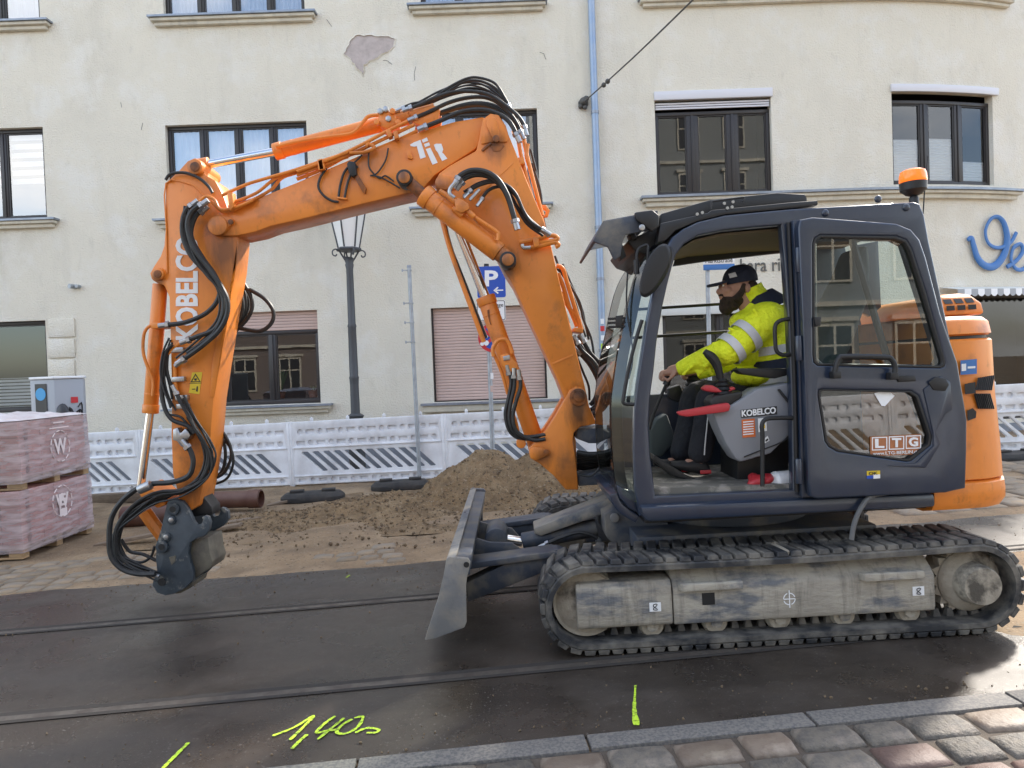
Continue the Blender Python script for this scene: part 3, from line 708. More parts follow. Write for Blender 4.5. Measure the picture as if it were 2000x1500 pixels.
# ================================================================== STREET THINGS
# ---- white plastic barriers
def bar_xy(px):                                        # barrier line from photo: nearer on the right
    d = ray(px, 900); Y0, kx = 10.85, -.055            # Y = Y0 + kx*X
    t = Y0 / (d.y - kx * d.x); p = CAM + d * t; return p.x, p.y
BW = 2.42; BH = 1.0
def barrier_mesh():
    holes = []; n = 14; st = (BW - .16) / n
    for r, z in enumerate((.84, .665)):
        for i in range(n):
            x = .08 + st * (i + .5)
            if (i + r) % 2: holes.append(rrect(x - .07, x + .07, z - .034, z + .034, .012, 2))
            else: holes.append(circ(x, z, .045, 10))
    for i in range(n):
        x = .08 + st * (i + .5)
        holes.append(circ(x, .085, .04, 10) if i % 2 else rrect(x - .065, x + .065, .058, .112, .012, 2))
    m = 11; s2 = (BW - .56) / m
    for i in range(m):
        x = .28 + s2 * (i + .5); a = .050
        lo, hi = .215, .53
        dx = -.15
        h = [(x - dx - a * .6, lo), (x - dx + a * .8, lo), (x - dx + a, lo + .02), (x + dx + a, hi), (x + dx - a * .6, hi), (x + dx - a * .9, hi - .02)]
        holes.append(h)
    return plate_mesh('barrier_plate', rrect(0, BW - .03, .02, BH, .02, 2), holes, -.028, .028, .006)
bme = barrier_mesh(); bme.materials.append(MATS['barrier_white'])
mb = MB()
mb.box(-.005, .035, -.034, .034, 0, BH + .005); barb = mb.bevel(.006).mesh('end_post'); barb.materials.append(MATS['barrier_white'])
mb = MB(); mb.box(.04, BW - .06, -.046, -.029, .585, .605); mb.box(.04, BW - .06, -.046, -.029, .145, .165); mb.box(.03, BW - .05, .006, .012, .60, .985); mb.box(.03, BW - .05, .006, .012, .035, .14); ribm = mb.bevel(.004).mesh('rib'); ribm.materials.append(MATS['barrier_white'])
mb = MB(); mb.box(-.022, .022, -.02, .02, 0, .05); mb.box(-.012, .012, -.012, .012, .05, .065); pegm = mb.bevel(.004).mesh('peg'); pegm.materials.append(MATS['barrier_white'])
bl = ['half hidden behind the wrapped bricks and the grey charger', 'behind the hanging arm and the coupler', 'behind the thin bracket pole', 'behind the soil heap and the parking sign post', 'behind the cab front', 'seen through the open cab', 'seen through the lower door pane', 'at the right edge beside the orange tail', 'beyond the right edge']
joints = [-60, 277, 620, 938]
xj = [bar_xy(p) for p in joints]
dirv = Vector((xj[3][0] - xj[0][0], xj[3][1] - xj[0][1])); 
unit = Vector((1, -.055)).normalized(); p0 = Vector(xj[1]) - unit * BW
feet = []
for i in range(7):
    p = p0 + unit * BW * i
    e = empty('barrier', (p.x, p.y, gz(p.x) + .02), (0, -math.atan(SL), math.atan2(unit.y, unit.x)))
    tag(e, 'white plastic site barrier ' + bl[i], 'barrier', 'white plastic site barriers along the pavement')
    link('plate', bme, None, e); link('end_post', barb, None, e, loc=(0, 0, 0)); link('end_post', barb, None, e, loc=(BW - .04, .0, 0)); link('rib', ribm, None, e)
    for x in (.35, .92, 1.49, 2.06): link('peg', pegm, None, e, loc=(x, 0, BH - .002))
    feet.append(p)
mb = MB()
mb.loft([[Vector((x * .43, y * .2, z)) for (x, y) in [(math.copysign(abs(math.cos(t)) ** .6, math.cos(t)) * k, math.copysign(abs(math.sin(t)) ** .6, math.sin(t)) * k) for t in [2 * math.pi * q / 20 for q in range(20)]]] for (k, z) in ((1, 0), (1, .06), (.86, .11), (.45, .12))])
mb.box(-.3, -.12, -.06, .06, .12, .15); mb.box(.12, .3, -.06, .06, .12, .15)
ftm = mb.bevel(.004).mesh('foot'); ftm.materials.append(MATS['rubber_black'])
for i, (px, py, lb) in enumerate(((612, 978, 'in front of the brown pipe end'), (783, 955, 'at the foot of the bracket pole'), (1985, 900, 'at the right edge'))):
    g = G(px, py); o = link('rubber_weight', ftm, None, None, loc=(g.x, g.y, gz(g.x) + .01), rot=(0, 0, .15)); tag(o, 'black recycled rubber barrier weight ' + lb, 'barrier weight', 'rubber barrier weights')
# ---- lamp
YL = 11.75
def lampz(py, px=690): return W(px, py, YL).z
lp = empty('street_lamp', (W(690, 700, YL).x, YL, gz(-2.6))); tag(lp, 'old style grey street lamp with a glass lantern against the facade', 'street lamp')
z0 = lp.location.z
zf, zt, zl, zb = lampz(812), lampz(508), lampz(490), lampz(425)
mb = MB(); mb.lathe([(r_ * .84, h_) for r_, h_ in [(.16, -.1), (.16, .5), (.12, .62), (.15, zf - z0 - .03), (.17, zf - z0), (.09, zf - z0 + .04), (.085, zf - z0 + .5), (.092, lampz(740) - z0), (.098, lampz(738) - z0), (.086, lampz(734) - z0), (.08, lampz(640) - z0), (.09, lampz(637) - z0), (.075, lampz(632) - z0), (.068, zt - z0 - .15), (.085, zt - z0 - .08), (.075, zt - z0 - .05), (.10, zt - z0 + .02), (.06, zt - z0 + .05)]], n=20); mb.build('post', 'lamp_grey', lp)
hz = zl - z0; 
mb = MB()
for k in range(4):
    a = k * math.pi / 2 + .5
    mb.tube([Vector((.07 * math.cos(a), .07 * math.sin(a), zt - z0)), Vector((.15 * math.cos(a), .15 * math.sin(a), zt - z0 + .13)), Vector((.17 * math.cos(a), .17 * math.sin(a), hz + .02))], .014, 6, 4)
    mb.tube([Vector(((.17 + .05 * q[0]) * math.cos(a), (.17 + .05 * q[0]) * math.sin(a), hz + .05 * q[1])) for q in ((0, 0), (1, .4), (2, -.2), (2, -1.4), (1.1, -1.8), (.7, -1.2))], .012, 6, 4)
mb.lathe([(.2, hz), (.21, hz + .02), (.2, hz + .045), (.12, hz + .05)], n=6)
mb.build('cradle', 'lamp_grey', lp)
ht = lampz(398) - z0
rings = lambda r, z: [Vector((r * math.cos(2 * math.pi * k / 6 + .3), r * math.sin(2 * math.pi * k / 6 + .3), z)) for k in range(6)]
mb = MB(); mb.loft([rings(.165, hz + .05), rings(.31, ht)]); mb.build('lantern_glass', 'lamp_glass', lp, ang=20)
mb = MB()
for k in range(6):
    a = 2 * math.pi * k / 6 + .3; mb.tube([Vector((.17 * math.cos(a), .17 * math.sin(a), hz + .05)), Vector((.315 * math.cos(a), .315 * math.sin(a), ht))], .014, 6, 1)
mb.lathe([(.33, ht), (.35, ht + .03), (.30, ht + .06), (.12, ht + .28), (.10, ht + .36), (.02, ht + .42)], n=6)
mb.build('lantern_frame', 'lamp_grey', lp, ang=25)
# ---- thin pole with clips
g = G(820, 942); pe = empty('bracket_pole', (g.x, g.y, gz(g.x))); tag(pe, 'thin galvanised empty sign pole with clips, left of the parking sign', 'pole')
ztop = W(799, 522, g.y).z - pe.location.z; xo = W(799, 522, g.y).x - g.x
mb = MB(); mb.cyl((0, 0, 0), (xo, 0, ztop), .03, n=12); mb.build('tube', 'galvanised', pe)
mb = MB(); mb.cyl((xo, 0, ztop - .01), (xo, 0, ztop + .03), .034, n=12); mb.build('cap', 'zinc', pe)
for py in (528, 592, 630, 668):
    z = W(805, py, g.y).z - pe.location.z; x = xo * z / ztop
    mb = MB(); mb.cyl((x, 0, z - .012), (x, 0, z + .012), .038, n=12); mb.cyl((x - .11, -.03, z), (x + .04, -.03, z), .008, n=6); mb.cyl((x - .1, -.03, z - .02), (x - .1, -.03, z + .02), .012, n=6); mb.build('clip', 'galvanised', pe)
# ---- parking sign post
YS = 10.3
sp = empty('sign_post', (W(961, 880, YS).x, YS, gz(-.3))); tag(sp, 'sign post with blue parking sign, white plate and round no stopping sign', 'sign post')
def S(px, py, y=0): q = W(px, py, YS); return Vector((q.x, YS + y, q.z)) - sp.location
mb = MB(); a = S(962, 880); b = S(950, 519); mb.cyl((a.x, 0, -.1), (b.x, 0, b.z), .031, n=14); mb.build('post', 'galvanised', sp)
mb = MB(); mb.cyl((b.x, 0, b.z - .01), (b.x, 0, b.z + .025), .035, n=14); mb.build('post_cap', 'ink', sp)
def plate(x0, x1, y0, y1, m, y, r=.03, rim=None, name='sign'):
    p = S(x0, y1); q = S(x1, y0); po = rrect(p.x, q.x, p.z, q.z, r, 3); o = link(name, plate_mesh(name, po, [], y - .004, y), MATS[m], sp); return p, q, o
p, q, so_ = plate(933, 986, 520, 583, 'sign_traffic_blue', -.045, name='parking_sign')
mb = MB(); 
text_box('lettering', 'P', 'sign_white', so_, S(947, 560, -.0515), S(973, 560) - S(947, 560), S(947, 529) - S(947, 560), weight=.03)
mb = MB(); A = S(965, 568); Bq = S(983, 568); h = .012; y = -.052; mb.prism([(A.x + .02, A.z - h * .7), (Bq.x, A.z - h * .7), (Bq.x, A.z + h * .7), (A.x + .02, A.z + h * .7)], y, y + .004); mb.build('arrow_shaft', 'sign_white', so_)
mb = MB(); mb.prism([(A.x - .01, A.z), (A.x + .05, A.z + .05), (A.x + .068, A.z + .04), (A.x + .028, A.z), (A.x + .068, A.z - .04), (A.x + .05, A.z - .05)], y, y + .0035); mb.build('arrow_head', 'sign_white', so_)
p, q, so_ = plate(932, 987, 586, 628, 'sign_white', -.045, name='extra_plate')
po = rrect(p.x + .008, q.x - .008, p.z + .008, q.z - .008, .025, 3); pi_ = rrect(p.x + .016, q.x - .016, p.z + .016, q.z - .016, .02, 3)
link('plate_rim', plate_mesh('plate_rim', po, [pi_], -.0525, -.05), MATS['ink'], so_)
text_box('lettering', 'Fahrzeuge', 'ink', so_, S(939, 602, -.0515), S(983, 602) - S(939, 602), S(939, 592) - S(939, 602))
text_box('lettering', 'frei', 'ink', so_, S(952, 618, -.0515), S(973, 618) - S(952, 618), S(952, 606) - S(952, 618))
c = S(962, 660); rad = S(990, 660).x - c.x
mb = MB(); mb.lathe([(rad, -.045), (rad, -.041)], (c.x, 0, c.z), 32, 'y'); so_ = mb.build('no_stopping_sign', 'sign_red', sp)
mb = MB(); mb.lathe([(rad * .78, -.0495), (rad * .78, -.046)], (c.x, 0, c.z), 32, 'y'); mb.build('blue_field', 'sign_traffic_blue', so_)
for ang in (45, -45):
    d = Vector((math.cos(R(ang)), 0, math.sin(R(ang)))); n = Vector((-d.z, 0, d.x)) * rad * .1; y = Vector((0, -.053 - (.001 if ang > 0 else 0), 0)); cc = Vector((c.x, 0, c.z))
    mb = MB(); mb.quad(cc - d * rad * .8 - n + y, cc + d * rad * .8 - n + y, cc + d * rad * .8 + n + y, cc - d * rad * .8 + n + y); mb.build('red_bar', 'sign_red', so_)
for (px, py, r_) in ((944, 664, .035), (950, 670, .04), (942, 672, .03), (951, 658, .02)):
    k = S(px, py); mb = MB(); mb.lathe([(r_, -.0575), (r_, -.0555)], (k.x, 0, k.z), 7, 'y'); mb.build('torn_sticker', 'sign_white', so_)
for (py, cc) in ((690, 'sign_white'), (735, 'sign_white'), (760, 'shutter_rose')):
    k = S(961, py); mb = MB(); mb.box(k.x - .022, k.x + .022, -.034, -.0315, k.z - .04, k.z + .05); mb.build('sticker', cc, sp)
# ---- street-name sign seen through the cab
YN = 10.2
ns = empty('street_name_sign', (W(1383, 700, YN).x, YN, gz(2.9))); tag(ns, 'street name sign on a galvanised post seen through the open cab', 'street sign')
def S2(px, py): q = W(px, py, YN); return Vector((q.x - ns.location.x, 0, q.z - ns.location.z))
mb = MB(); mb.cyl((0, 0, 0), (S2(1382, 520).x, 0, S2(1382, 500).z), .032, n=12); mb.build('post', 'galvanised', ns)
p = S2(1372, 529); q = S2(1432, 503); zmid = S2(1400, 517).z
mb = MB(); mb.box(p.x, q.x, -.06, -.045, zmid, q.z); pl_ = mb.build('name_plate', 'sign_white', ns, bev=.003)
mb = MB(); mb.box(p.x, q.x, -.06, -.045, p.z, zmid - .002); mb.build('blue_plate', 'sign_blue', ns, bev=.003)
text_box('lettering', 'Marktstraße', 'ink', pl_, Vector((p.x + .03, -.0625, zmid + .02)), Vector((q.x - p.x - .06, 0, 0)), Vector((0, 0, (q.z - zmid) * .75)))
# ---- wrapped bricks on pallets
film = glass_mat('film', (.93, .90, .90), .03, .18)
fm = film.node_tree
# cloudy stretch film: patches of milky white
def film_clouds():
    t = film.node_tree; N = t.nodes.new; L = t.links.new; out = [n for n in t.nodes if n.type == 'OUTPUT_MATERIAL'][0]; src = out.inputs[0].links[0].from_socket
    df = N('ShaderNodeBsdfDiffuse'); df.inputs['Color'].default_value = (.88, .76, .78, 1); m2 = N('ShaderNodeMixShader'); tcn = N('ShaderNodeTexCoord'); mpn = N('ShaderNodeMapping'); mpn.inputs['Scale'].default_value = (1.2, 1.2, 7)
    n = N('ShaderNodeTexNoise'); n.inputs['Scale'].default_value = 3.5; n.inputs['Detail'].default_value = 6; r = N('ShaderNodeMapRange'); r.inputs['From Min'].default_value = .35; r.inputs['From Max'].default_value = .8; r.inputs['To Min'].default_value = .16; r.inputs['To Max'].default_value = .55
    L(tcn.outputs['Object'], mpn.inputs[0]); L(mpn.outputs[0], n.inputs['Vector']); L(n.outputs['Fac'], r.inputs['Value']); L(r.outputs[0], m2.inputs[0]); L(src, m2.inputs[1]); L(df.outputs[0], m2.inputs[2]); L(m2.outputs[0], out.inputs[0])
film_clouds()
mat('film_white', (.74, .70, .71), .3, c2=(.6, .5, .5), nscale=5)
P0 = G(45, 1096); PX, PY = P0.x, P0.y; PL, PD = 1.0, 1.18; ZB = gz(PX)
def pallet(z, name_label, skew):
    e = empty('pallet', (PX - PL / 2, PY + PD / 2, z), (0, -SL, skew)); tag(e, name_label, 'pallet', 'pallets under the wrapped bricks')
    for y in (-PD / 2, -.05, PD / 2 - .1):
        mb = MB(); mb.box(-PL / 2, PL / 2, y, y + .1, 0, .02); mb.build('bottom_board', 'pallet_wood', e, bev=.003)
        for x in (-PL / 2, -.07, PL / 2 - .14):
            mb = MB(); mb.box(x, x + .14, y, y + .1, .021, .095); mb.build('block', 'pallet_wood', e, bev=.003)
    for k in range(7):
        y = -PD / 2 + k * (PD - .11) / 6; mb = MB(); mb.box(-PL / 2, PL / 2, y, y + .11, .096, .118); mb.build('top_board', 'pallet_wood', e, bev=.003)
    return e
bk = MB().box(-.098, .098, -.048, .048, 0, .078).bevel(.006, 1).mesh('brick'); bk.materials.append(MATS['brick_rose'])
def stack(z, skew, label, torn, rows, top):
    e = empty('brick_stack', (PX - PL / 2, PY + PD / 2, z), (0, -SL, skew)); tag(e, label, 'brick stack', 'wrapped brick stacks')
    n = 0
    for k in range(rows):
        for i in range(5):                              # front face courses
            x = -PL / 2 + .1 + i * .2
            link('brick', bk, None, e, loc=(x, -PD / 2 + .05, k * .0805 + .001)); n += 1
        for j in range(1, 6):                           # right face courses
            link('brick', bk, None, e, loc=(PL / 2 - .05, -PD / 2 + .05 + j * .2 + .0, k * .0805 + .001), rot=(0, 0, math.pi / 2)); n += 1
    mb = MB(); mb.box(-PL / 2 + .0, PL / 2 - .1, -PD / 2 + .1, PD / 2 - .02, 0, rows * .0805); mb.build('brick_core', 'brick_rose', e)
    h = rows * .0805; c_ = .014; rings = []
    mb = MB(); rr = random.Random(int(z * 100))
    def ring(z_, o):
        pts = []
        for (x0, y0, x1, y1) in ((-1, -1, 1, -1), (1, -1, 1, 1), (1, 1, -1, 1), (-1, 1, -1, -1)):
            for q in range(10):
                f = q / 10; pts.append(Vector(((x0 + (x1 - x0) * f) * (PL / 2 + o), (y0 + (y1 - y0) * f) * (PD / 2 + o), z_)) + Vector((rr.uniform(-.004, .004), rr.uniform(-.004, .004), 0)))
        return pts
    rings = [ring(-.06, c_), ring(0, c_ + .004)] + [ring(h * k / 9, c_ + rr.uniform(-.002, .006)) for k in range(1, 9)] + [ring(h + .005, c_)]
    mb.loft(rings, caps=False)
    mb.build('stretch_film', film, e, fix=True, ang=60)
    if top:
        mb = MB(); bm = mb.bm; nn = 22; V = []
        for j in range(nn + 1):
            row_ = []
            for i in range(nn + 1):
                x, y = (i / nn - .5), (j / nn - .5); ed = max(abs(x), abs(y)) * 2
                zz_ = h + .012 + (.05 + .055 * mnoise.noise(Vector((x * 5, y * 5, 3))) + .03 * mnoise.noise(Vector((x * 13, y * 13, 5)))) * (1 - ed ** 4) + .0
                row_.append(bm.verts.new((x * (PL + .03), y * (PD + .03), zz_)))
            V.append(row_)
        for j in range(nn):
            for i in range(nn): bm.faces.new([V[j][i], V[j][i + 1], V[j + 1][i + 1], V[j + 1][i]])
        mb.build('film_cover', 'film_white', e, fix=False, ang=60)
    # printed round mark with a W
    cy, cz, rad = .05, h * (.45 if top else .62), .165; x = PL / 2 + .024
    o = [(cy + rad * math.cos(2 * math.pi * k / 36), cz + rad * 1.02 * math.sin(2 * math.pi * k / 36)) for k in range(36)]
    for k in range(0, 36, 3):
        mb = MB(); pts = []
        for q in (k, k + 1, k + 2): pts.append(Vector((x, o[q % 36][0], o[q % 36][1])))
        mb.tube(pts, .006, 4, 1); mb.build('printed_ring', 'film_print', e)
    text_box('lettering', 'W', 'film_print', e, Vector((x, cy - .11, cz - .085)), Vector((0, .22, 0)), Vector((0, 0, .17)), weight=.03)
    if not top:
        text_box('lettering', 'E', 'film_print', e, Vector((x + .003, cy - .06, cz - .05)), Vector((0, .12, 0)), Vector((0, 0, .13)), weight=.03)
        mb = MB(); mb.quad((x, cy - .06, cz - .16), (x, cy + .07, cz - .16), (x, cy + .07, cz - .08), (x, cy - .06, cz - .08)); mb.build('printed_bar', 'film_print', e)
    else:
        for (a_, b_, zc_) in ((-.05, .15, .9), (-.12, .22, .8)): 
            mb = MB(); mb.quad((x, a_, h * zc_), (x, b_, h * zc_), (x, b_, h * zc_ + .012), (x, a_, h * zc_ + .012)); mb.build('printed_line', 'film_print', e)
mat('film_print', (.74, .66, .66), .5)
zz0 = ZB + .01
pallet(zz0, 'lower wooden pallet under the wrapped bricks on the sand', 0)
ht1 = .46
stack(zz0 + .12, 0, 'lower block of rose bricks wrapped in clear film with a round printed mark', True, 7, False)
pallet(zz0 + .12 + 7 * .0805 + .012, 'upper wooden pallet standing on the lower wrapped bricks', .02)
stack(zz0 + .24 + 7 * .0805 + .014, .02, 'upper block of rose bricks with crumpled white film on top', False, 7, True)
# ---- charging station
YC = 9.6; q0 = W(58, 745, YC); q1 = W(153, 745, YC)
ch = empty('charging_station', (q0.x, YC, gz(q0.x))); tag(ch, 'grey electric car charging station behind the wrapped bricks', 'charger')
wd = q1.x - q0.x; hc = q0.z - ch.location.z + .02; wf = wd * .62
mb = MB(); mb.slab([(0, 0), (wf, -.12), (wd, .1), (wd, .16), (0, .16)], 0, hc); mb.build('cabinet', 'charger_grey', ch, bev=.015)
def fr(a, z, o=.004): return Vector((wf * a, -.12 * a - o, z))
mb = MB(); mb.loft([[fr(.22, .35), fr(.68, .35), fr(.68, hc - .06), fr(.22, hc - .06)], [fr(.22, .35, .012), fr(.68, .35, .012), fr(.68, hc - .06, .012), fr(.22, hc - .06, .012)]]); mb.build('front_panel', 'charger_dark', ch)
mb = MB(); mb.bm.faces.new([mb.bm.verts.new(fr(.45 + .21 * math.cos(k * math.pi / 12), hc - .2 + .085 * math.sin(k * math.pi / 12), .016)) for k in range(24)]); mb.build('round_badge', 'badge_blue' if 'badge_blue' in MATS else mat('badge_blue', (.05, .33, .65), .4), ch)
mb = MB(); mb.quad(fr(.33, hc - .62, .016), fr(.62, hc - .62, .016), fr(.62, hc - .45, .016), fr(.33, hc - .45, .016)); mb.build('display', 'sign_white', ch)
mb = MB(); mb.slab([(-.01, -.01), (wf, -.14), (wd + .01, .09), (wd + .01, .17), (-.01, .17)], hc + .001, hc + .035); mb.build('top_cover', 'sign_white', ch, bev=.01)
def sd_(a, z, o=.004): return Vector((wf + (wd - wf) * a + o * .6, -.12 + .22 * a - o, z))
mb = MB(); mb.ball(sd_(.25, hc - .5, .02), (.09, .06, .17)); mb.build('plug_holder', 'charger_dark', ch)
mb = MB(); mb.tube([sd_(.5, hc - .45, .05), sd_(.6, hc - .65, .14), sd_(.75, hc - .9, .1), sd_(.5, hc - 1.1, .16), sd_(.8, hc - 1.3, .08)], .02); mb.build('cable', 'rubber_black', ch)
mb = MB(); rr = random.Random(5)
for k in range(14): mb.tube([sd_(rr.uniform(.4, .95), hc - rr.uniform(.35, 1.1), .006) for _ in range(4)], .008, 4, 4)
mb.build('graffiti', 'ink', ch)
mb = MB(); mb.quad(sd_(.55, hc - .33, .008), sd_(.8, hc - .33, .008), sd_(.8, hc - .25, .008), sd_(.55, hc - .25, .008)); mb.build('sticker', 'sign_red', ch)
# ---- soil heap, clods, pipes, planks
def heap_h(x, y):
    h = 0
    for (cx, cy, rx, ry, hh, pw) in ((-.38, 9.0, 1.05, .85, .68, 1.25), (.45, 9.1, 1.0, .75, .62, 1.5), (-1.6, 8.7, 1.3, .9, .20, 1.3), (1.4, 9.0, 1.2, .8, .30, 1.3), (-2.9, 8.4, .9, .7, .10, 1.2)):
        d = math.sqrt(((x - cx) / rx) ** 2 + ((y - cy) / ry) ** 2)
        h = max(h, hh * max(0, 1 - d ** pw))
    m = min(1, h / .12)
    return h + m * (.05 * nz(x, y, 2.2, 3) + .035 * nz(x, y, 6, 4) + .028 * nz(x, y, 14, 5)) - .01 + ((.02 * nz(x, y, 25, 2) + .014 * nz(x, y, 50, 6)) * m)
mb = MB(); bm = mb.bm; V = []; nx, ny = 380, 180
for j in range(ny + 1):
    rw = []
    for i in range(nx + 1):
        x = -4.2 + 7.2 * i / nx; y = 7.3 + 3.1 * j / ny; rw.append(bm.verts.new((x, y, gz(x) + heap_h(x, y) + .012)))
    V.append(rw)
for j in range(ny):
    for i in range(nx): bm.faces.new([V[j][i], V[j][i + 1], V[j + 1][i + 1], V[j + 1][i]])
o = mb.build('soil_heap', 'soil', None, fix=False, ang=80); tag(o, 'heap of dug up brown soil in front of the white barriers', 'soil heap')
mb = MB(); rr = random.Random(11)
for k in range(3200):
    x = rr.uniform(-3.6, 2.2); y = rr.gauss(8.1, .65)
    if not 6.7 < y < 10: continue
    if heap_h(x, y) < .01 and rr.random() < .45: continue
    r_ = rr.choice((.006, .008, .01, .013, .018)) * rr.uniform(.7, 1.3); z = gz(x) + max(heap_h(x, y), 0) + .015
    bmesh.ops.create_icosphere(mb.bm, subdivisions=1, radius=r_, matrix=Matrix.Translation((x, y, z + r_ * .3)) @ Euler((rr.uniform(0, 3), rr.uniform(0, 3), 0)).to_matrix().to_4x4() @ Matrix.Diagonal((1, rr.uniform(.6, 1), rr.uniform(.5, .9), 1)))
for v in mb.bm.verts: v.co += Vector((rr.uniform(-1, 1), rr.uniform(-1, 1), rr.uniform(-1, 1))) * .003
o = mb.build('soil_clods', 'clod', None, fix=False, ang=10, kind='stuff')
def pipe(a, b, r, label):
    a = Vector(a); b = Vector(b); e = empty('drain_pipe', (a + b) / 2); tag(e, label, 'pipe', 'brown drain pipes on the sand')
    d = (b - a).normalized(); c = (a + b) / 2
    mb = MB(); bm = mb.bm; n = 22; u = d.cross(Vector((0, 0, 1))).normalized(); v = u.cross(d)
    ring = lambda p, r_: [p - c + (u * math.cos(2 * math.pi * k / n) + v * math.sin(2 * math.pi * k / n)) * r_ for k in range(n)]
    mb.loft([ring(a, r * .93), ring(a, r), ring(b, r), ring(b, r * .93), ring(a, r * .93)], caps=False); mb.build('tube', 'pipe_brown', e)
    mb = MB(); mb.loft([ring(b - d * .16, r + .001), ring(b - d * .16, r * 1.09), ring(b - d * .01, r * 1.09), ring(b - d * .01, r + .001)], caps=False); mb.build('socket', 'pipe_brown', e)
g1 = G(392, 1004); g2 = G(511, 998); yp = (g1.y + g2.y) / 2; rpp = .11
pipe((g1.x - .45, yp + .05, gz(g1.x) + rpp + .06), (g2.x, yp, gz(g2.x) + rpp + .05), rpp, 'brown plastic drain pipe lying right of the hanging coupler')
g3 = G(215, 1042); pipe((g3.x, g3.y + .3, gz(g3.x) + .13), (g3.x + .75, g3.y + .35, gz(g3.x) + .15), .13, 'thick dark red pipe stub lying behind the loose hoses')
for i, (px, py, L_, a_, lb) in enumerate(((440, 1030, .9, .25, 'weathered plank sloping on the sand under the drain pipe'), (400, 1045, .8, .1, 'short weathered plank nearest the road beside the coupler'), (250, 1062, .7, -.05, 'broken plank behind the loose hoses'), (560, 985, .5, .3, 'plank lying beyond the pipe end'))):
    g = G(px, py); mb = MB(); mb.box(-L_ / 2, L_ / 2, -.06, .06, 0, .035); o = mb.build('plank', 'old_wood', None, bev=.004); o.location = (g.x, g.y, gz(g.x) + .03); o.rotation_euler = (0, -.08 - .04 * i, a_); tag(o, lb, 'plank', 'loose planks on the sand')
mb = MB(); mb.box(-1.9, 1.1, -.08, .08, 0, .14); o = mb.build('timber_beam', 'old_wood', None, bev=.008); g = G(240, 985); o.location = (g.x, g.y + .2, gz(g.x)); o.rotation_euler = (0, -SL, 0); tag(o, 'long grey timber beam lying under the left barriers', 'beam')

# ---- flower pots on the ground-floor window ledge
mat('leaf', (.06, .13, .045), .6, rnd=.2); mat('terracotta', (.30, .13, .08), .8)
for i, (px, py, hh, lb) in enumerate(((537, 778, .42, 'leafy green pot plant behind the ground floor window pane'), (604, 780, .10, 'low terracotta flower pot behind the right ground floor pane'))):
    u, z = FU(px, py); zb_ = WIN['g2'][2] + .075; e = empty('potted_plant', (u, YF + .30, zb_)); tag(e, lb, 'pot plant')
    mb = MB(); mb.lathe([(.07, 0), (.10, .13), (.11, .14), (.10, .15), (.02, .14)], n=16); mb.build('pot', 'terracotta', e)
    rr = random.Random(i)
    for k in range(14 if i == 0 else 6):
        a = rr.uniform(0, 6.28); L_ = hh * rr.uniform(.5, 1.1); p0 = Vector((.03 * math.cos(a), .03 * math.sin(a), .13)); p2 = p0 + Vector((math.cos(a) * L_ * .5, math.sin(a) * L_ * .25, L_)); s_ = Vector((-math.sin(a), math.cos(a), 0)) * .028; mid = p0.lerp(p2, .55) + Vector((0, 0, .05))
        mb = MB(); mb.quad(p0, mid - s_, p2, mid + s_); mb.build('leaf', 'leaf', e, fix=False)

# ---- two barriers added out of view behind the camera, to reflect in the lower door pane
for i in range(2):
    x = 2.9 + i * BW
    e = empty('barrier', (x, -2.0, gz(x) + .02), (0, -math.atan(SL), 0)); tag(e, ('nearer' if i == 0 else 'farther') + ' white plastic barrier added behind the camera for its reflection in the lower door pane', 'barrier', 'white plastic site barriers along the pavement')
    link('plate', bme, None, e); link('end_post', barb, None, e); link('end_post', barb, None, e, loc=(BW - .04, 0, 0)); link('rib', ribm, None, e)
# ================================================================== EXCAVATOR
mat('orange', (.80, .25, .030), .40, c2=(.72, .215, .026), nscale=2.2, c3=(.36, .12, .03), n3=(3.2, .56, .74), coat=.25, bump=(90, .03), rough2=.5)
mat('orange_grease', (.10, .04, .018), .6, c2=(.35, .11, .02), nscale=9)
mat('cab_paint', (.014, .025, .052), .28, c2=(.028, .037, .055), nscale=3, namt=(.45, .7), rough2=.5, coat=.5)
mat('frame_paint', (.045, .056, .078), .5, c2=(.17, .155, .13), nscale=5, namt=(.45, .68), rough2=.8)
mat('black_part', (.014, .0145, .016), .5)
mat('hose_rubber', (.016, .017, .018), .48, c2=(.03, .03, .03), nscale=12)
mat('chrome', (.75, .75, .76), .10, 1.0)
mat('fitting', (.42, .43, .44), .35, .9)
mat('coupler_paint', (.055, .07, .085), .5, c2=(.035, .045, .055), nscale=6, c3=(.26, .25, .22), n3=(9, .57, .68), bump=(40, .15))
mat('coupler_steel', (.17, .155, .12), .55, .3, c2=(.10, .09, .075), nscale=8)
mat('track_rubber', (.022, .024, .028), .62, c2=(.17, .157, .135), nscale=6, namt=(.42, .64), rough2=.9, bump=(45, .25))
mat('mud', (.42, .385, .32), .95, c2=(.32, .29, .24), nscale=9, c3=(.16, .165, .175), n3=(8, .50, .64), bump=(45, .6), bdist=.012, stretch=(.45, 1, 1.3))
streaks('mud', 9, (2.5, 1, .35), .5, .7, .62)
mat('mud_plain', (.40, .36, .29), .95, c2=(.30, .265, .21), nscale=9, c3=(.09, .08, .065), n3=(4, .56, .66), bump=(50, .6), bdist=.012)
mat('console_grey', (.23, .24, .265), .5)
mat('lever_red', (.45, .03, .04), .4)
mat('floor_mat', (.14, .135, .12), .9, c2=(.30, .28, .25), nscale=9, namt=(.5, .6))
mat('roof_lining', (.17, .145, .10), .9)
mat('sticker_yellow', (.72, .52, .03), .5)
mat('sticker_orange', (.62, .14, .03), .5)
mat('ltg_brown', (.40, .15, .06), .5)
mat('amber', (.85, .15, .008), .25, emit=.35, coat=.5)
glass_mat('cab_glass', (.70, .78, .74), .03)
glass_mat('door_glass', (.52, .62, .58), .09)
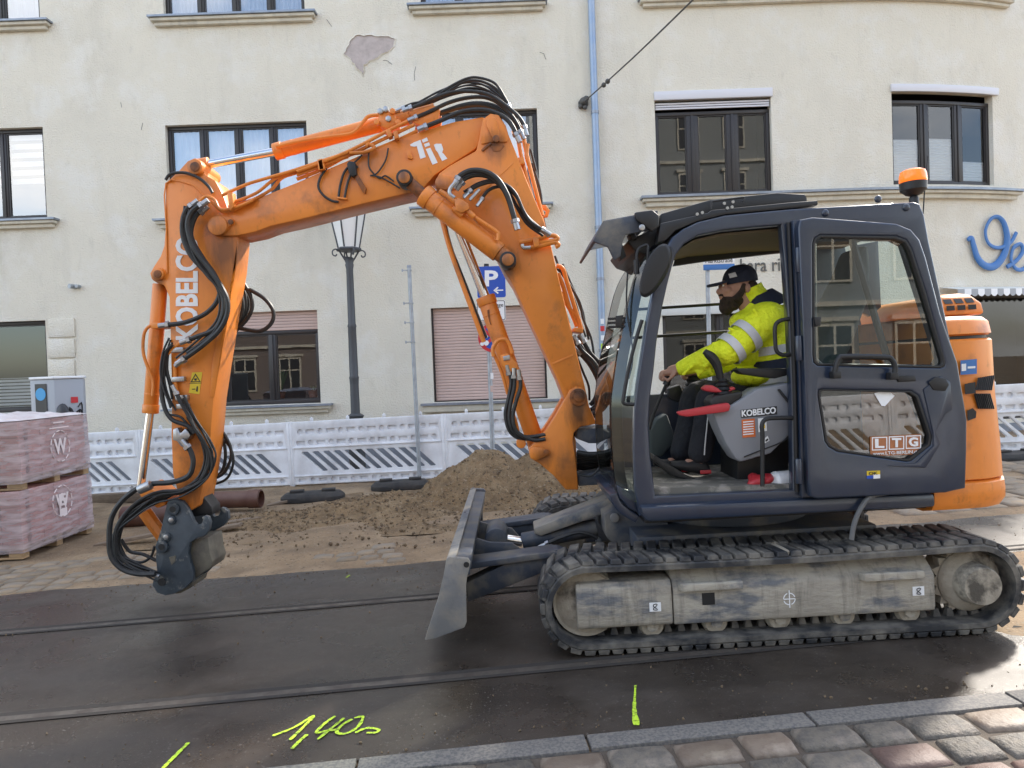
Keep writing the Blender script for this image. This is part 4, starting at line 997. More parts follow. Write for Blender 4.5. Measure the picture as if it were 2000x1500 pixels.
glass_mat('door_glass_upper', (.62, .72, .68), .05)
mat('seat_grey', (.06, .075, .08), .8)

EX0, EY0 = 1.51, 5.08
TILT = math.atan(SL)
ex = empty('excavator', (EX0, EY0, gz(EX0)), (0, -TILT, 0)); tag(ex, 'orange and dark grey rubber tracked excavator with its arm folded down', 'excavator')
EM = Matrix.Translation((EX0, EY0, gz(EX0))) @ Euler((0, -TILT, 0)).to_matrix().to_4x4(); EMI = EM.inverted()
EC = EMI @ CAM; ER = EMI.to_3x3()
def E(px, py, y):
    d = ER @ ray(px, py); p = EC + d * ((y - EC.y) / d.y); return Vector((p.x, y, p.z))
def E2(px, py, y): p = E(px, py, y); return (p.x, p.z)
def PP(pts, y): return [E2(a, b, y) for a, b in pts]
def Z(pts, ox, oy, k): return [(ox + a / k, oy + b / k) for a, b in pts]       # enlarged-crop coordinates -> photo
z1 = lambda p: Z(p, 180, 280, 3); z2 = lambda p: Z(p, 180, 760, 3); z3 = lambda p: Z(p, 580, 130, 3.7037); z4 = lambda p: Z(p, 820, 500, 3.261)
z5 = lambda p: Z(p, 1150, 360, 3.749); z6 = lambda p: Z(p, 1150, 700, 3.922); z7 = lambda p: Z(p, 1540, 300, 2.083); z8 = lambda p: Z(p, 820, 930, 3.333)
def part(name, pts, y0, y1, m, parent=ex, bev=.008, **k):
    return MB().prism(PP(pts, y0), y0, y1).build(name, m, parent, bev=bev, **k)
def pin(name, px, py, r, y0, y1, m='orange', parent=ex, n=24, bev=.006):
    c = E(px, py, y0); mb = MB(); mb.lathe([(r, y0), (r, y1)], (c.x, 0, c.z), n, 'y'); return mb.build(name, m, parent, bev=bev)
def tubeE(name, pts, y, r, m='hose_rubber', parent=ex, sm=6, n=8):
    mb = MB(); P = []
    for i, p in enumerate(pts):
        yy = p[2] if len(p) > 2 else (y(i / (len(pts) - 1)) if callable(y) else y); P.append(E(p[0], p[1], yy))
    mb.tube(P, r, n, sm); return mb.build(name, m, parent)
def fitting(a, b, r, m='fitting'):
    mb = MB(); d = (b - a).normalized(); mb.cyl(a, a + d * .05, r * 1.15, n=10); mb.cyl(a + d * .051, a + d * .075, r * 1.6, n=6); return mb.build('hose_fitting', m, ex)
def hose(pts, y, r=.014, fit=(1, 1), name='hose'):
    o = tubeE(name, pts, y, r)
    yy = y if not callable(y) else None
    P = [E(p[0], p[1], p[2] if len(p) > 2 else (y if yy is not None else y(i / (len(pts) - 1)))) for i, p in enumerate(pts)]
    if fit[0]: fitting(P[0] - (P[1] - P[0]).normalized() * .03, P[1], r)
    if fit[1]: fitting(P[-1] - (P[-1] - P[-2]).normalized() * -.03, P[-2], r)
    return o

def grease(m, spots, c):                               # dark grease and rust runs round the pins, where they sit on the machine
    t = MATS[m].node_tree; N = t.nodes.new; L = t.links.new; b = t.nodes['Principled BSDF']; src = b.inputs['Base Color'].links[0].from_socket
    tcn = N('ShaderNodeTexCoord'); n = N('ShaderNodeTexNoise'); n.inputs['Scale'].default_value = 16; n.inputs['Detail'].default_value = 7; n.inputs['Roughness'].default_value = .7; mq = N('ShaderNodeMapping'); mq.inputs['Scale'].default_value = (1.6, 1.6, .35)
    L(tcn.outputs['Object'], mq.inputs[0]); L(mq.outputs[0], n.inputs['Vector']); cur = None
    for p, r_, zs_, amt in spots:
        mpn = N('ShaderNodeMapping'); mpn.vector_type = 'POINT'; mpn.inputs['Location'].default_value = (-p.x / r_, -p.y / .5, -p.z / (r_ * zs_)); mpn.inputs['Scale'].default_value = (1 / r_, 1 / .5, 1 / (r_ * zs_))
        ln = N('ShaderNodeVectorMath'); ln.operation = 'LENGTH'; L(tcn.outputs['Object'], mpn.inputs[0]); L(mpn.outputs[0], ln.inputs[0])
        sm_ = N('ShaderNodeMath'); sm_.operation = 'ADD'; L(ln.outputs['Value'], sm_.inputs[0]); L(n.outputs['Fac'], sm_.inputs[1])
        r = N('ShaderNodeMapRange'); r.inputs['From Min'].default_value = 1.45; r.inputs['From Max'].default_value = .75; r.inputs['To Max'].default_value = amt; L(sm_.outputs[0], r.inputs['Value'])
        if cur is None: cur = r.outputs[0]
        else:
            mxn = N('ShaderNodeMath'); mxn.operation = 'MAXIMUM'; L(cur, mxn.inputs[0]); L(r.outputs[0], mxn.inputs[1]); cur = mxn.outputs[0]
    x = N('ShaderNodeMix'); x.data_type = 'RGBA'; x.inputs['B'].default_value = (*c, 1); L(cur, x.inputs['Factor']); L(src, x.inputs['A']); L(x.outputs['Result'], b.inputs['Base Color'])
streaks('orange', 22, (1, 1, .4), .60, .74, .72); streaks('orange', 3.5, (1, 1, .3), .55, .8, .82); streaks('cab_paint', 7, (1, 1, .3), .55, .8, .75)
grease('orange', [(E(1130, 800, 0), .12, 1.9, .9), (E(440, 490, .08), .17, 1.5, .75), (E(789, 350, -.1), .10, 1.2, .8), (E(985, 515, 0), .13, 1.2, .9), (E(968, 285, 0), .11, 1.3, .7), (E(380, 330, .05), .07, 1.2, .6), (E(305, 548, .05), .07, 1.3, .7), (E(1062, 895, 0), .10, 1.2, .6), (E(1110, 920, 0), .16, 1.5, .45), (E(372, 960, .08), .14, 1.2, .6), (E(860, 366, 0), .12, .8, .6), (E(720, 310, .05), .20, .7, .35)], (.075, .032, .014))
# ---------------------------------------------------------------- undercarriage
YN0, YN1 = -1.10, -.68
A_ = E(1148, 1176, -1.1); B_ = E(1914, 1140, -1.1)
xa, xb = A_.x, B_.x; RO = .245; zc_ = RO + .035
def path(s):
    L_ = xb - xa; C_ = math.pi * RO; T = 2 * L_ + 2 * C_; s %= T
    if s < L_: return xb - s, zc_ + RO, -1, 0                       # top, going forward
    s -= L_
    if s < C_: a = s / RO; return xa - RO * math.sin(a), zc_ + RO * math.cos(a), -math.cos(a), -math.sin(a)
    s -= C_
    if s < L_: return xa + s, zc_ - RO, 1, 0
    s -= L_; a = s / RO; return xb + RO * math.sin(a), zc_ - RO * math.cos(a), math.cos(a), math.sin(a)
TT = 2 * (xb - xa) + 2 * math.pi * RO
def track(y0, y1, flip):
    mb = MB(); N = 150; rings = []; th = .04
    for i in range(N):
        x, z, tx, tz = path(TT * i / N); n = Vector((tz, 0, -tx)); p = Vector((x, 0, z))
        if tx < -.99: p.z -= .012 * math.sin(math.pi * (x - xa) / (xb - xa))      # slack in the upper run
        q = p - n * th
        rings.append([p + Vector((0, y0 + .012, 0)), p + Vector((0, y1 - .012, 0)), p - n * .012 + Vector((0, y1, 0)), q + Vector((0, y1, 0)), q + Vector((0, y0, 0)), p - n * .012 + Vector((0, y0, 0))])
    rings.append(rings[0]); mb.loft(rings, caps=False)
    bmesh.ops.remove_doubles(mb.bm, verts=mb.bm.verts, dist=1e-5)
    belt = mb.build('rubber_track', 'track_rubber', ex, ang=40)
    mb = MB(); M_ = 76; w_ = y1 - y0; ym = (y0 + y1) / 2
    for c in range(2):
        for i in range(M_):
            s = TT * (i + .5 * c) / M_; lo = []; hi = []
            for (ds, yy) in ((-.5, 0), (.5, 0), (.5, 1), (-.5, 1)):
                ya = (y0 + .004 + (w_ / 2 - .012) * yy) if c == 0 else (y1 - .004 - (w_ / 2 - .012) * yy)
                sk = .03 * yy
                for (arr, ln, hh, yi) in ((lo, .068, -.002, 0), (hi, .054, .028, .006)):
                    x, z, tx, tz = path(s + ds * ln + sk); n = Vector((tz, 0, -tx)); p = Vector((x, 0, z))
                    if tx < -.99: p.z -= .012 * math.sin(math.pi * (x - xa) / (xb - xa))
                    yb_ = ya + (yi if (yy == 0) == (c == 0) else -yi)
                    arr.append(p + n * hh + Vector((0, yb_, 0)))
            mb.loft([lo, hi])
    mb.build('tread_blocks', 'track_rubber', belt, bev=.004, seg=1, kind='stuff')
    mb = MB()
    for i in range(76):
        x, z, tx, tz = path(TT * i / 76); n = Vector((tz, 0, -tx)); t_ = Vector((tx, 0, tz)); p = Vector((x, 0, z)) - n * .041
        for yy in (ym - .06, ym + .06):
            c = p + Vector((0, yy, 0)); mb.loft([[c + t_ * a * .022 + Vector((0, b * .02, 0)) for a, b in ((-1, -1), (1, -1), (1, 1), (-1, 1))], [c - n * .045 + t_ * a * .012 + Vector((0, b * .012, 0)) for a, b in ((-1, -1), (1, -1), (1, 1), (-1, 1))]])
        c = p + Vector((0, y0 + .09 if flip else y1 - .09, 0))
    mb.build('guide_teeth', 'track_rubber', belt, kind='stuff')
    ys = y0 if flip else y1; sg = 1 if flip else -1
    yy = lambda d: ys + sg * d
    mb = MB(); mb.lathe([(.05, yy(.10)), (.10, yy(.09)), (.175, yy(.12)), (.192, yy(.10)), (.194, yy(.30)), (.05, yy(.31))], (xa, 0, zc_), 32, 'y'); mb.build('idler_wheel', 'mud_plain', ex)
    mb = MB(); n = 34; rings = []
    for d in (.14, .2):
        rings.append([Vector((xb + (.20 if k % 2 else .165) * math.cos(2 * math.pi * k / n), yy(d), zc_ + (.20 if k % 2 else .165) * math.sin(2 * math.pi * k / n))) for k in range(n)])
    mb.loft(rings); mb.build('sprocket', 'mud_plain', ex, ang=20)
    mb = MB(); mb.lathe([(.02, yy(-.005)), (.105, yy(.0)), (.115, yy(.02)), (.122, yy(.09)), (.165, yy(.11)), (.18, yy(.13)), (.18, yy(.3))], (xb + .02, 0, zc_), 28, 'y'); mb.build('final_drive', 'mud_plain', ex)
    for px in (1275, 1400, 1525, 1651, 1779):
        c = E(px, 1235, -1.0); 
        mb = MB(); mb.lathe([(.02, yy(.10)), (.062, yy(.105)), (.075, yy(.13)), (.075, yy(.3)), (.02, yy(.31))], (c.x, 0, .125), 18, 'y'); rl = mb.build('track_roller', 'mud_plain', ex)
        mb = MB(); mb.lathe([(.035, yy(.088)), (.035, yy(.101))], (c.x, 0, .128), 7, 'y'); mb.build('hub_bolt', 'mud', rl)
    c = E(1535, 1088, -1.05); mb = MB(); mb.lathe([(.038, yy(.03)), (.044, yy(.04)), (.044, yy(.35))], (c.x, 0, c.z), 18, 'y'); mb.build('carrier_roller', 'mud_plain', ex)
    x0 = E(1124, 1140, -1.06).x; x1 = E(1312, 1140, -1.06).x; x2 = E(1826, 1140, -1.06).x; zt = E(1220, 1138, -1.06).z; zb = E(1220, 1227, -1.06).z
    # track frame: front guard plate and the long side beam with its sloping shoulder
    def beam(xs0, xs1, prof, nm, m, b=.008):
        mb = MB(); mb.loft([[Vector((x, yy(d), z)) for d, z in prof] for x in (xs0, xs1)]); return mb.build(nm, m, ex, bev=b)
    beam(x0, x1 - .004, [(.045, zb + .01), (.035, zb + .03), (.035, zt - .03), (.06, zt), (.25, zt + .005), (.25, zb), (.06, zb)], 'front_guard', 'mud')
    zt2 = zt + .01
    sb = beam(x1 + .004, x2, [(.05, zb), (.04, zb + .03), (.04, zt2 - .06), (.07, zt2 - .03), (.22, zt2 + .085), (.36, zt2 + .085), (.36, zb)], 'side_beam', 'mud')
    for pl, pr, py in ((1325, 1450, 1148), (1680, 1803, 1128)):
        a, b = E(pl, py, -1.08), E(pr, py, -1.08); mb = MB(); mb.slab([(a.x, yy(.041)), (a.x + .02, yy(.0)), (b.x, yy(.0)), (b.x, yy(.041))], a.z - .02, a.z + .022); mb.build('step', 'mud', sb, bev=.004)
    a = E(1384, 1170, -1.065); mb = MB(); mb.box(a.x - .036, a.x + .036, min(yy(.037), yy(.045)), max(yy(.037), yy(.045)), a.z - .034, a.z + .034); mb.build('towing_hole', 'black_part', sb)
    if flip:
        a = E(1542, 1170, -1.065); mb = MB(); y = yy(.037)
        for k in range(20):
            if k % 5 == 0: continue
            t = 2 * math.pi * k / 20; t2 = t + .31; mb.quad(*[Vector((a.x + r_ * math.cos(q), y, a.z + r_ * math.sin(q))) for r_, q in ((.036, t), (.036, t2), (.030, t2), (.030, t))])
        mb.quad((a.x - .032, y - .001, a.z - .003), (a.x + .032, y - .001, a.z - .003), (a.x + .032, y - .001, a.z + .003), (a.x - .032, y - .001, a.z + .003)); mb.quad((a.x - .003, y - .002, a.z - .05), (a.x + .003, y - .002, a.z - .05), (a.x + .003, y - .002, a.z + .05), (a.x - .003, y - .002, a.z + .05))
        mb.build('cross_mark', 'sign_white', sb, fix=False)
        for px, py in ((1280, 1186), (1795, 1155)):
            a = E(px, py, -1.07); mb = MB(); mb.box(a.x - .033, a.x + .033, yy(.034) if px < 1400 else yy(.036), yy(.0345) if px < 1400 else yy(.0375), a.z - .026, a.z + .026); st = mb.build('sticker', 'sign_white', sb)
            mb = MB(); yv = yy(.032); pts = [Vector((a.x + .012 * math.sin(q * 2.1) , yv, a.z + .018 * math.cos(q))) for q in [k * math.pi / 5 for k in range(11)]]; mb.tube(pts, .0022, 4, 2); mb.build('sticker_print', 'ink', st)
track(YN0, YN1, True); track(.68, 1.10, False)
mb = MB(); mb.box(-.75, .75, -.66, .66, .33, .56); mb.box(-.95, .95, -.72, -.64, .22, .5); mb.box(-.95, .95, .64, .72, .22, .5); mb.lathe([(.55, .561), (.55, .70)], (0, 0, 0), 36); mb.build('centre_frame', 'frame_paint', ex, bev=.01)

# ---------------------------------------------------------------- dozer blade
bp_ = [(872, 1091), (866, 1125), (855, 1172), (829, 1250)]
prof = PP(bp_, -1.13); back = [(x + .055, z + .01 * (1 - i)) for i, (x, z) in enumerate(prof)]; back[-1] = (prof[-1][0] + .07, prof[-1][1] + .03)
blade = MB().prism(prof + back[::-1], -1.125, 1.125).build('blade', 'frame_blade' if 'frame_blade' in MATS else mat('frame_blade', (.17, .172, .175), .5, c2=(.30, .265, .21), nscale=4, c3=(.075, .088, .11), n3=(3, .5, .62), bump=(40, .2)), ex, bev=.006)
endp = [(872, 1091), (878, 1088), (914, 1091), (919, 1098), (917, 1110), (912, 1128), (910, 1145), (911, 1216), (907, 1226), (851, 1247), (829, 1251), (855, 1172), (866, 1125)]
for y0, y1 in ((-1.155, -1.127), (1.127, 1.155)):
    MB().prism(PP(endp, -1.155), y0, y1).build('blade_end', 'frame_blade', ex, bev=.005)
c = E(911, 1103, -1.157); mb = MB(); mb.lathe([(.016, -1.158), (.016, -1.1555)], (c.x, 0, c.z), 14, 'y'); mb.build('eyelet', 'black_part', ex)
q = PP([(880, 1090), (915, 1092), (913, 1120), (880, 1125)], -1.13); MB().prism([(x + .01, z - .012) for x, z in q], -1.12, 1.12).build('blade_top_rail', 'frame_paint', ex, bev=.008)
for y, pts in ((-.34, [(904, 1032), (925, 1050), (955, 1059), (1000, 1061), (1030, 1082), (905, 1084)]), (.10, [(907, 999), (931, 1017), (970, 1028), (1000, 1032), (1020, 1055), (909, 1068)])):
    MB().prism(PP(pts, y), y, y + .03).build('gusset', 'frame_paint', ex, bev=.004)
for s in (-1, 1):
    y = .52 * s
    pa = PP([(909, 1140), (1012, 1090), (1090, 1074), (1120, 1085), (1050, 1124), (914, 1178)], -.6)
    MB().prism(pa, y - .07, y + .07).build('push_arm', 'frame_paint', ex, bev=.01)
    pa = PP([(906, 1100), (1080, 1076), (1110, 1083), (907, 1112)], -.6); MB().prism(pa, y - .1, y + .1).build('arm_top_plate', 'frame_paint', ex, bev=.006)
part('cylinder_guard', [(1043, 1032), (1201, 972), (1216, 986), (1216, 991), (1057, 1047), (1044, 1043)], -.14, .1, 'frame_blade')
a, b = E(1020, 1058, -.05), E(1165, 1030, -.05); mb = MB(); mb.cyl(a, b, .062); mb.build('blade_cylinder', 'frame_paint', ex, bev=.008)
a, b = E(962, 1048, -.05), E(1020, 1058, -.05); mb = MB(); mb.cyl(a + Vector((-.02, 0, 0)), b, .035); mb.build('blade_cylinder_rod', 'chrome', ex)
mb = MB(); c = E(970, 1045, -.05); mb.lathe([(.08, -.2), (.08, .1)], (c.x, 0, c.z), 20, 'y'); mb.build('blade_hinge', 'frame_paint', ex, bev=.006)
hose([(1060, 1066), (1090, 1052), (1130, 1040), (1160, 1048), (1175, 1062)], -.25, .013)
part('blade_mount', [(1180, 1005), (1215, 985), (1290, 1005), (1320, 1040), (1320, 1090), (1220, 1085), (1185, 1050)], -.35, .35, 'frame_paint')
pin('mount_pin', 1201, 1012, .03, -.385, -.351, 'frame_blade')

# ---------------------------------------------------------------- upper frame and tail
part('side_skirt', [(1250, 990), (1826, 964), (1829, 991), (1700, 997), (1270, 1020), (1260, 1018)], -1.06, .98, 'cab_paint', bev=.02)
mb = MB(); mb.box(-.75, 1.25, -.95, .95, .71, .80); mb.build('deck', 'black_part', ex, bev=.01)
RTAIL = 1.66
def plan(inset, R_=RTAIL, hw=1.03, x0=1.0):
    r_ = R_ - inset; h = hw - inset; pts = [(x0, -h)]; a0 = math.asin(h / r_); cx = r_ * math.cos(a0)
    pts += [(cx - .22, -h), (cx - .12, -h + .004), (cx - .05, -h + .018), (cx + .01, -h + .05)]
    b0 = a0 - .055
    for k in range(17): t = -b0 + 2 * b0 * k / 16; pts.append((r_ * math.cos(t), r_ * math.sin(t)))
    pts += [(cx + .01, h - .05), (cx - .05, h - .018), (cx - .12, h - .004), (cx - .22, h), (x0, h)]
    return pts
zt_ = lambda py: E(1955, py, -.94).z
def shell(name, lv, m='orange', x0=1.0):
    mb = MB(); mb.loft([[Vector((x, y, z)) for x, y in plan(i, x0=x0)] for i, z in lv]); return mb.build(name, m, ex, ang=40)
shell('counterweight', [(.12, zt_(992)), (.03, zt_(985)), (-.002, zt_(968)), (-.004, zt_(950)), (0, zt_(936)), (.015, zt_(932))], x0=.90)
shell('engine_cover', [(.02, zt_(931)), (.006, zt_(928)), (.012, zt_(860)), (.028, zt_(760)), (.032, zt_(662)), (.045, zt_(658))])
shell('seam', [(.06, zt_(657.9)), (.06, zt_(652))], 'black_part')
shell('hood', [(.05, zt_(651.5)), (.034, zt_(648)), (.046, zt_(625)), (.075, zt_(616)), (.14, zt_(612)), (.3, zt_(611))])
# raised grille on the hood
gr = PP([(1830, 612), (1832, 580), (1845, 573), (1890, 575), (1908, 582), (1922, 596), (1925, 613)], -.72)
g0, g1 = min(p[0] for p in gr), max(p[0] for p in gr); zz0_, zz1_ = gr[0][1], gr[2][1]
mb = MB(); mb.loft([[Vector((g0 + i_, -.72 + i_, z)), Vector((g1 - i_, -.72 + i_, z)), Vector((g1 - i_, .3 - i_, z)), Vector((g0 + i_, .3 - i_, z))] for i_, z in ((0, zz0_ - .02), (.01, zz0_ + .05), (.05, zz1_ - .015), (.1, zz1_))]); gb = mb.build('grille_box', 'orange', ex, bev=.02)
for rw_, (f0, f1) in enumerate(((.12, .42), (.55, .85))):
    for k in range(3):
        xa_, xb_ = g0 + .05 + k * (g1 - g0 - .1) / 3 + .008, g0 + .05 + (k + 1) * (g1 - g0 - .1) / 3 - .008
        za, zb2 = zz0_ + (zz1_ - zz0_ - .02) * f0, zz0_ + (zz1_ - zz0_ - .02) * f1; off = lambda f: -.72 - .003 + .05 * max(0, (f - .4)) / .6 
        mb = MB(); mb.quad((xa_, off(f0) - .002, za), (xb_, off(f0) - .002, za), (xb_, off(f1) - .002, zb2), (xa_, off(f1) - .002, zb2)); mb.build('grille_slot', 'black_part', gb, fix=False)
for k in range(4):
    for j in range(5):
        x0_ = g0 + .11 + k * (g1 - g0 - .22) / 4; mb = MB(); mb.quad((x0_ + .01, -.6 + j * .17, zz1_ + .003), (x0_ + .075, -.6 + j * .17, zz1_ + .003), (x0_ + .075, -.6 + j * .17 + .13, zz1_ + .003), (x0_ + .01, -.6 + j * .17 + .13, zz1_ + .003)); mb.build('grille_slot', 'black_part', gb, fix=False)
def tail(px, py, off=.004):                            # pixel -> point on the rounded tail
    d = ER @ ray(px, py); best = None
    pl = plan(.015 - off)
    for i in range(len(pl) - 1):
        (x0, y0), (x1, y1) = pl[i], pl[i + 1]; ex_, ey_ = x1 - x0, y1 - y0
        det = d.x * (-ey_) + d.y * ex_
        if abs(det) < 1e-9: continue
        t = ((x0 - EC.x) * (-ey_) + (y0 - EC.y) * ex_) / det; u = (d.x * (y0 - EC.y) - d.y * (x0 - EC.x)) / det
        if t > 0 and -.001 <= u <= 1.001 and (best is None or t < best): best = t
    return EC + d * (best or 4.2)
mb = MB(); mb.quad(tail(1876, 704), tail(1908, 701), tail(1908, 730), tail(1876, 732)); s_ = mb.build('sticker', 'sign_blue', ex, fix=False)
mb = MB(); mb.quad(tail(1878, 711, .006), tail(1887, 710, .006), tail(1887, 724, .006), tail(1878, 725, .006)); mb.quad(tail(1890, 716, .006), tail(1905, 715, .006), tail(1905, 719, .006), tail(1890, 720, .006)); mb.build('sticker_print', 'sign_white', s_, fix=False)
for pts in ([(1884, 750), (1905, 746), (1906, 768), (1885, 770)], [(1889, 802), (1900, 797), (1907, 804), (1906, 816), (1890, 822)]):
    mb = MB(); bm = mb.bm; bm.faces.new([bm.verts.new(tail(*p)) for p in pts]); mb.build('latch_recess', 'black_part', ex)
for k in range(9):
    x = 1908 + k * 3.6; mb = MB(); mb.tube([tail(x + 4, 738 - k * .6, .002), tail(x - 1, 762, .002)], .0062, 4, 1); mb.build('vent_slot', 'black_part', ex)
for k in range(9):
    x = 1908 + k * 3.6; mb = MB(); mb.tube([tail(x - 4, 769, .002), tail(x + 4, 798, .002)], .0062, 4, 1); mb.build('vent_slot', 'black_part', ex)

# ---------------------------------------------------------------- cab
YC0, YC1 = -1.0, -.03
outer = [(1250, 1008), (1240, 955), (1237, 878), (1238, 802), (1244, 751), (1252, 700), (1262, 635), (1274, 575), (1291, 515), (1300, 485), (1313, 463), (1334, 447), (1363, 433), (1417, 420), (1545, 408), (1785, 394), (1797, 398), (1806, 420), (1815, 470), (1848, 620), (1868, 720), (1876, 800), (1876, 978)]
door_hole = [(1280, 970), (1277, 942), (1270, 891), (1267, 827), (1270, 776), (1277, 725), (1283, 667), (1294, 600), (1304, 555), (1313, 520), (1321, 496), (1337, 475), (1363, 460), (1417, 449), (1470, 444), (1526, 439), (1533, 520), (1541, 640), (1547, 800), (1549, 957)]
up_hole = [(1596, 475), (1610, 468), (1745, 468), (1765, 478), (1836, 700), (1828, 712), (1608, 710), (1598, 700)]
lo_hole = [(1604, 764), (1780, 766), (1814, 852), (1808, 868), (1775, 892), (1640, 876), (1620, 868)]
link('cab_frame', plate_mesh('cab_frame', PP(outer, YC0), [PP(door_hole, YC0), PP(up_hole, YC0), PP(lo_hole, YC0)], YC0, YC0 + .07, .012, 2), MATS['cab_paint'], ex)
far_front = [(x, z) for x, z in PP(door_hole, YC0) if z > 1.42]
zlow = 1.42
xs_l = min(p[0] for p in PP(door_hole, YC0)); xr_ = max(p[0] for p in PP(door_hole, YC0))
o_ = PP(outer, YC0); dh = PP(door_hole, YC0)
fh = [p for p in dh if p[1] > zlow + .02 and p[0] < xr_ - .05]
fh = [(fh[0][0] - .0, zlow)] + fh + [(xr_ + .40, fh[-1][1]), (xr_ + .42, zlow)]
cf = link('far_cab_frame', plate_mesh('far_cab_frame', o_, [fh, PP([(1672, 478), (1716, 470), (1722, 600), (1700, 618), (1672, 606), (1664, 520)], YC1)], YC1, YC1 + .05, .01), MATS['cab_paint'], ex)
for py in (652, 597):
    a = E(1288, py + 5, YC1 - .02); mb = MB(); mb.cyl(a + Vector((-.25, 0, 0)), a + Vector((1.0, 0, .01)), .011, n=8); mb.build('guard_bar', 'black_part', ex)
# roof with lining
roof = [(1304, 480), (1316, 461), (1336, 446), (1363, 433), (1417, 420), (1545, 408), (1785, 395), (1797, 402), (1802, 425), (1545, 434), (1420, 444), (1363, 457), (1340, 470), (1320, 492)]
MB().prism(PP(roof, YC0), YC0 + .071, YC1 - .002).build('roof', 'cab_paint', ex, bev=.008)
lin = [(1345, 474), (1365, 461), (1420, 448), (1545, 437), (1790, 428), (1790, 432), (1545, 442), (1420, 453), (1365, 466)]
MB().prism(PP(lin, YC0), YC0 + .12, YC1 - .05).build('roof_lining', 'roof_lining', ex)
part('far_roof_beam', [(1316, 519), (1377, 510), (1545, 491), (1545, 466), (1417, 472), (1326, 488)], YC1 - .06, YC1 - .01, 'black_part', bev=.004)
# rear wall below the window, rear posts
MB().prism(PP([(1862, 700), (1876, 800), (1876, 975), (1862, 975), (1862, 800), (1850, 700)], YC0), YC0 + .071, YC1 - .002).build('rear_wall', 'cab_paint', ex)
part('cab_floor', [(1245, 955), (1545, 946), (1876, 938), (1876, 975), (1250, 1000)], YC0 + .071, YC1 - .002, 'floor_mat', bev=0)
# front posts, corner glass, windscreen
post = [(1206, 962), (1198, 905), (1194, 800), (1198, 752), (1207, 690), (1218, 640), (1238, 550), (1262, 497), (1284, 470)]
YP = -.90
def strip(path_px, y, w_, d_, name, m):
    P = [E(a, b, y) for a, b in path_px]; P = catmull(P, 3); rings = []
    for i, p in enumerate(P):
        t = (P[min(i + 1, len(P) - 1)] - P[max(i - 1, 0)]).normalized(); n = Vector((t.z, 0, -t.x))
        rings.append([p, p + n * w_, p + n * w_ + Vector((0, d_, 0)), p + Vector((0, d_, 0))])
    mb = MB(); mb.loft(rings); return mb.build(name, m, ex, bev=.006)
strip(post, YP, .065, .06, 'front_post', 'black_part')
strip(post, YP, .05, -.0 + .06, 'front_post', 'black_part').location = (0, YC1 - YP - .08, 0)
edge = [(1248, 985), (1240, 930), (1238, 802), (1244, 751), (1254, 690), (1264, 630), (1284, 545), (1300, 490), (1313, 465)]
A = catmull([E(a, b, YP) for a, b in post], 3); Bv = catmull([E(a, b, YC0 + .02) for a, b in edge], 3)
mb = MB(); mb.loft([A, Bv], caps=False, closed=False); mb.build('corner_glass', 'cab_glass', ex, fix=False, ang=80)
mb = MB(); mb.loft([A, [p + Vector((0, YC1 - YP - .06, 0)) for p in A]], caps=False, closed=False); mb.build('windscreen', 'cab_glass', ex, fix=False, ang=80)
strip([(1206, 962), (1216, 985), (1250, 1008)], YP, .05, YC1 - YP - .1, 'front_lower_sill', 'cab_paint')
part('sill_corner', [(1204, 948), (1240, 962), (1252, 1006), (1228, 992), (1210, 972)], YP - .02, YP + .06, 'cab_paint')
mb = MB(); P = [E(1222, 785, YP - .06), E(1213, 800, YP - .06)]
tubeE('grab_rail', [(1254, 625), (1243, 660), (1228, 720), (1219, 770), (1217, 785), (1223, 789), (1240, 790)], YP - .08, .011, 'black_part', n=10)
tubeE('wiper_arm', [(1226, 530), (1224, 600), (1236, 690), (1228, 740)], YP - .03, .005, 'black_part')
for py, px in ((622, 1207), (630, 1207), (638, 1208)):
    mb = MB(); a = E(px, py, YP); mb.cyl(a + Vector((-.06, 0, 0)), a + Vector((.04, 0, 0)), .007, n=6); mb.build('hook', 'black_part', ex)
part('hook_plate', [(1203, 617), (1218, 615), (1214, 641), (1203, 637)], YP - .01, YP + .02, 'black_part', bev=.003)
# mirror
mb = MB(); c = E(1278, 528, -1.06); d = (E(1303, 475, -1.06) - E(1255, 578, -1.06)); L_ = d.length / 2; d.normalize(); n_ = Vector((d.z, 0, -d.x)).normalized() 
fr_, bk_ = [], []
for k in range(22):
    t = 2 * math.pi * k / 22; p = c + d * L_ * math.cos(t) + n_ * .062 * math.sin(t) * (1 + .15 * math.cos(t)); fr_.append(p); bk_.append(p + Vector((.02, .05, 0)))
mb.loft([[c + (p - c) * .9 + Vector((-.004, -.012, 0)) for p in fr_], fr_, bk_]); mb.build('mirror', 'black_part', ex, bev=.004)
tubeE('mirror_arm', [(1243, 518), (1245, 490), (1258, 480), (1265, 484), (1264, 528)], -1.0, .009, 'black_part')
mb = MB(); a = E(1243, 525, -1.0); mb.cyl(a + Vector((0, 0, -.03)), a + Vector((0, 0, .05)), .017, n=10); mb.build('mirror_joint', 'black_part', ex)
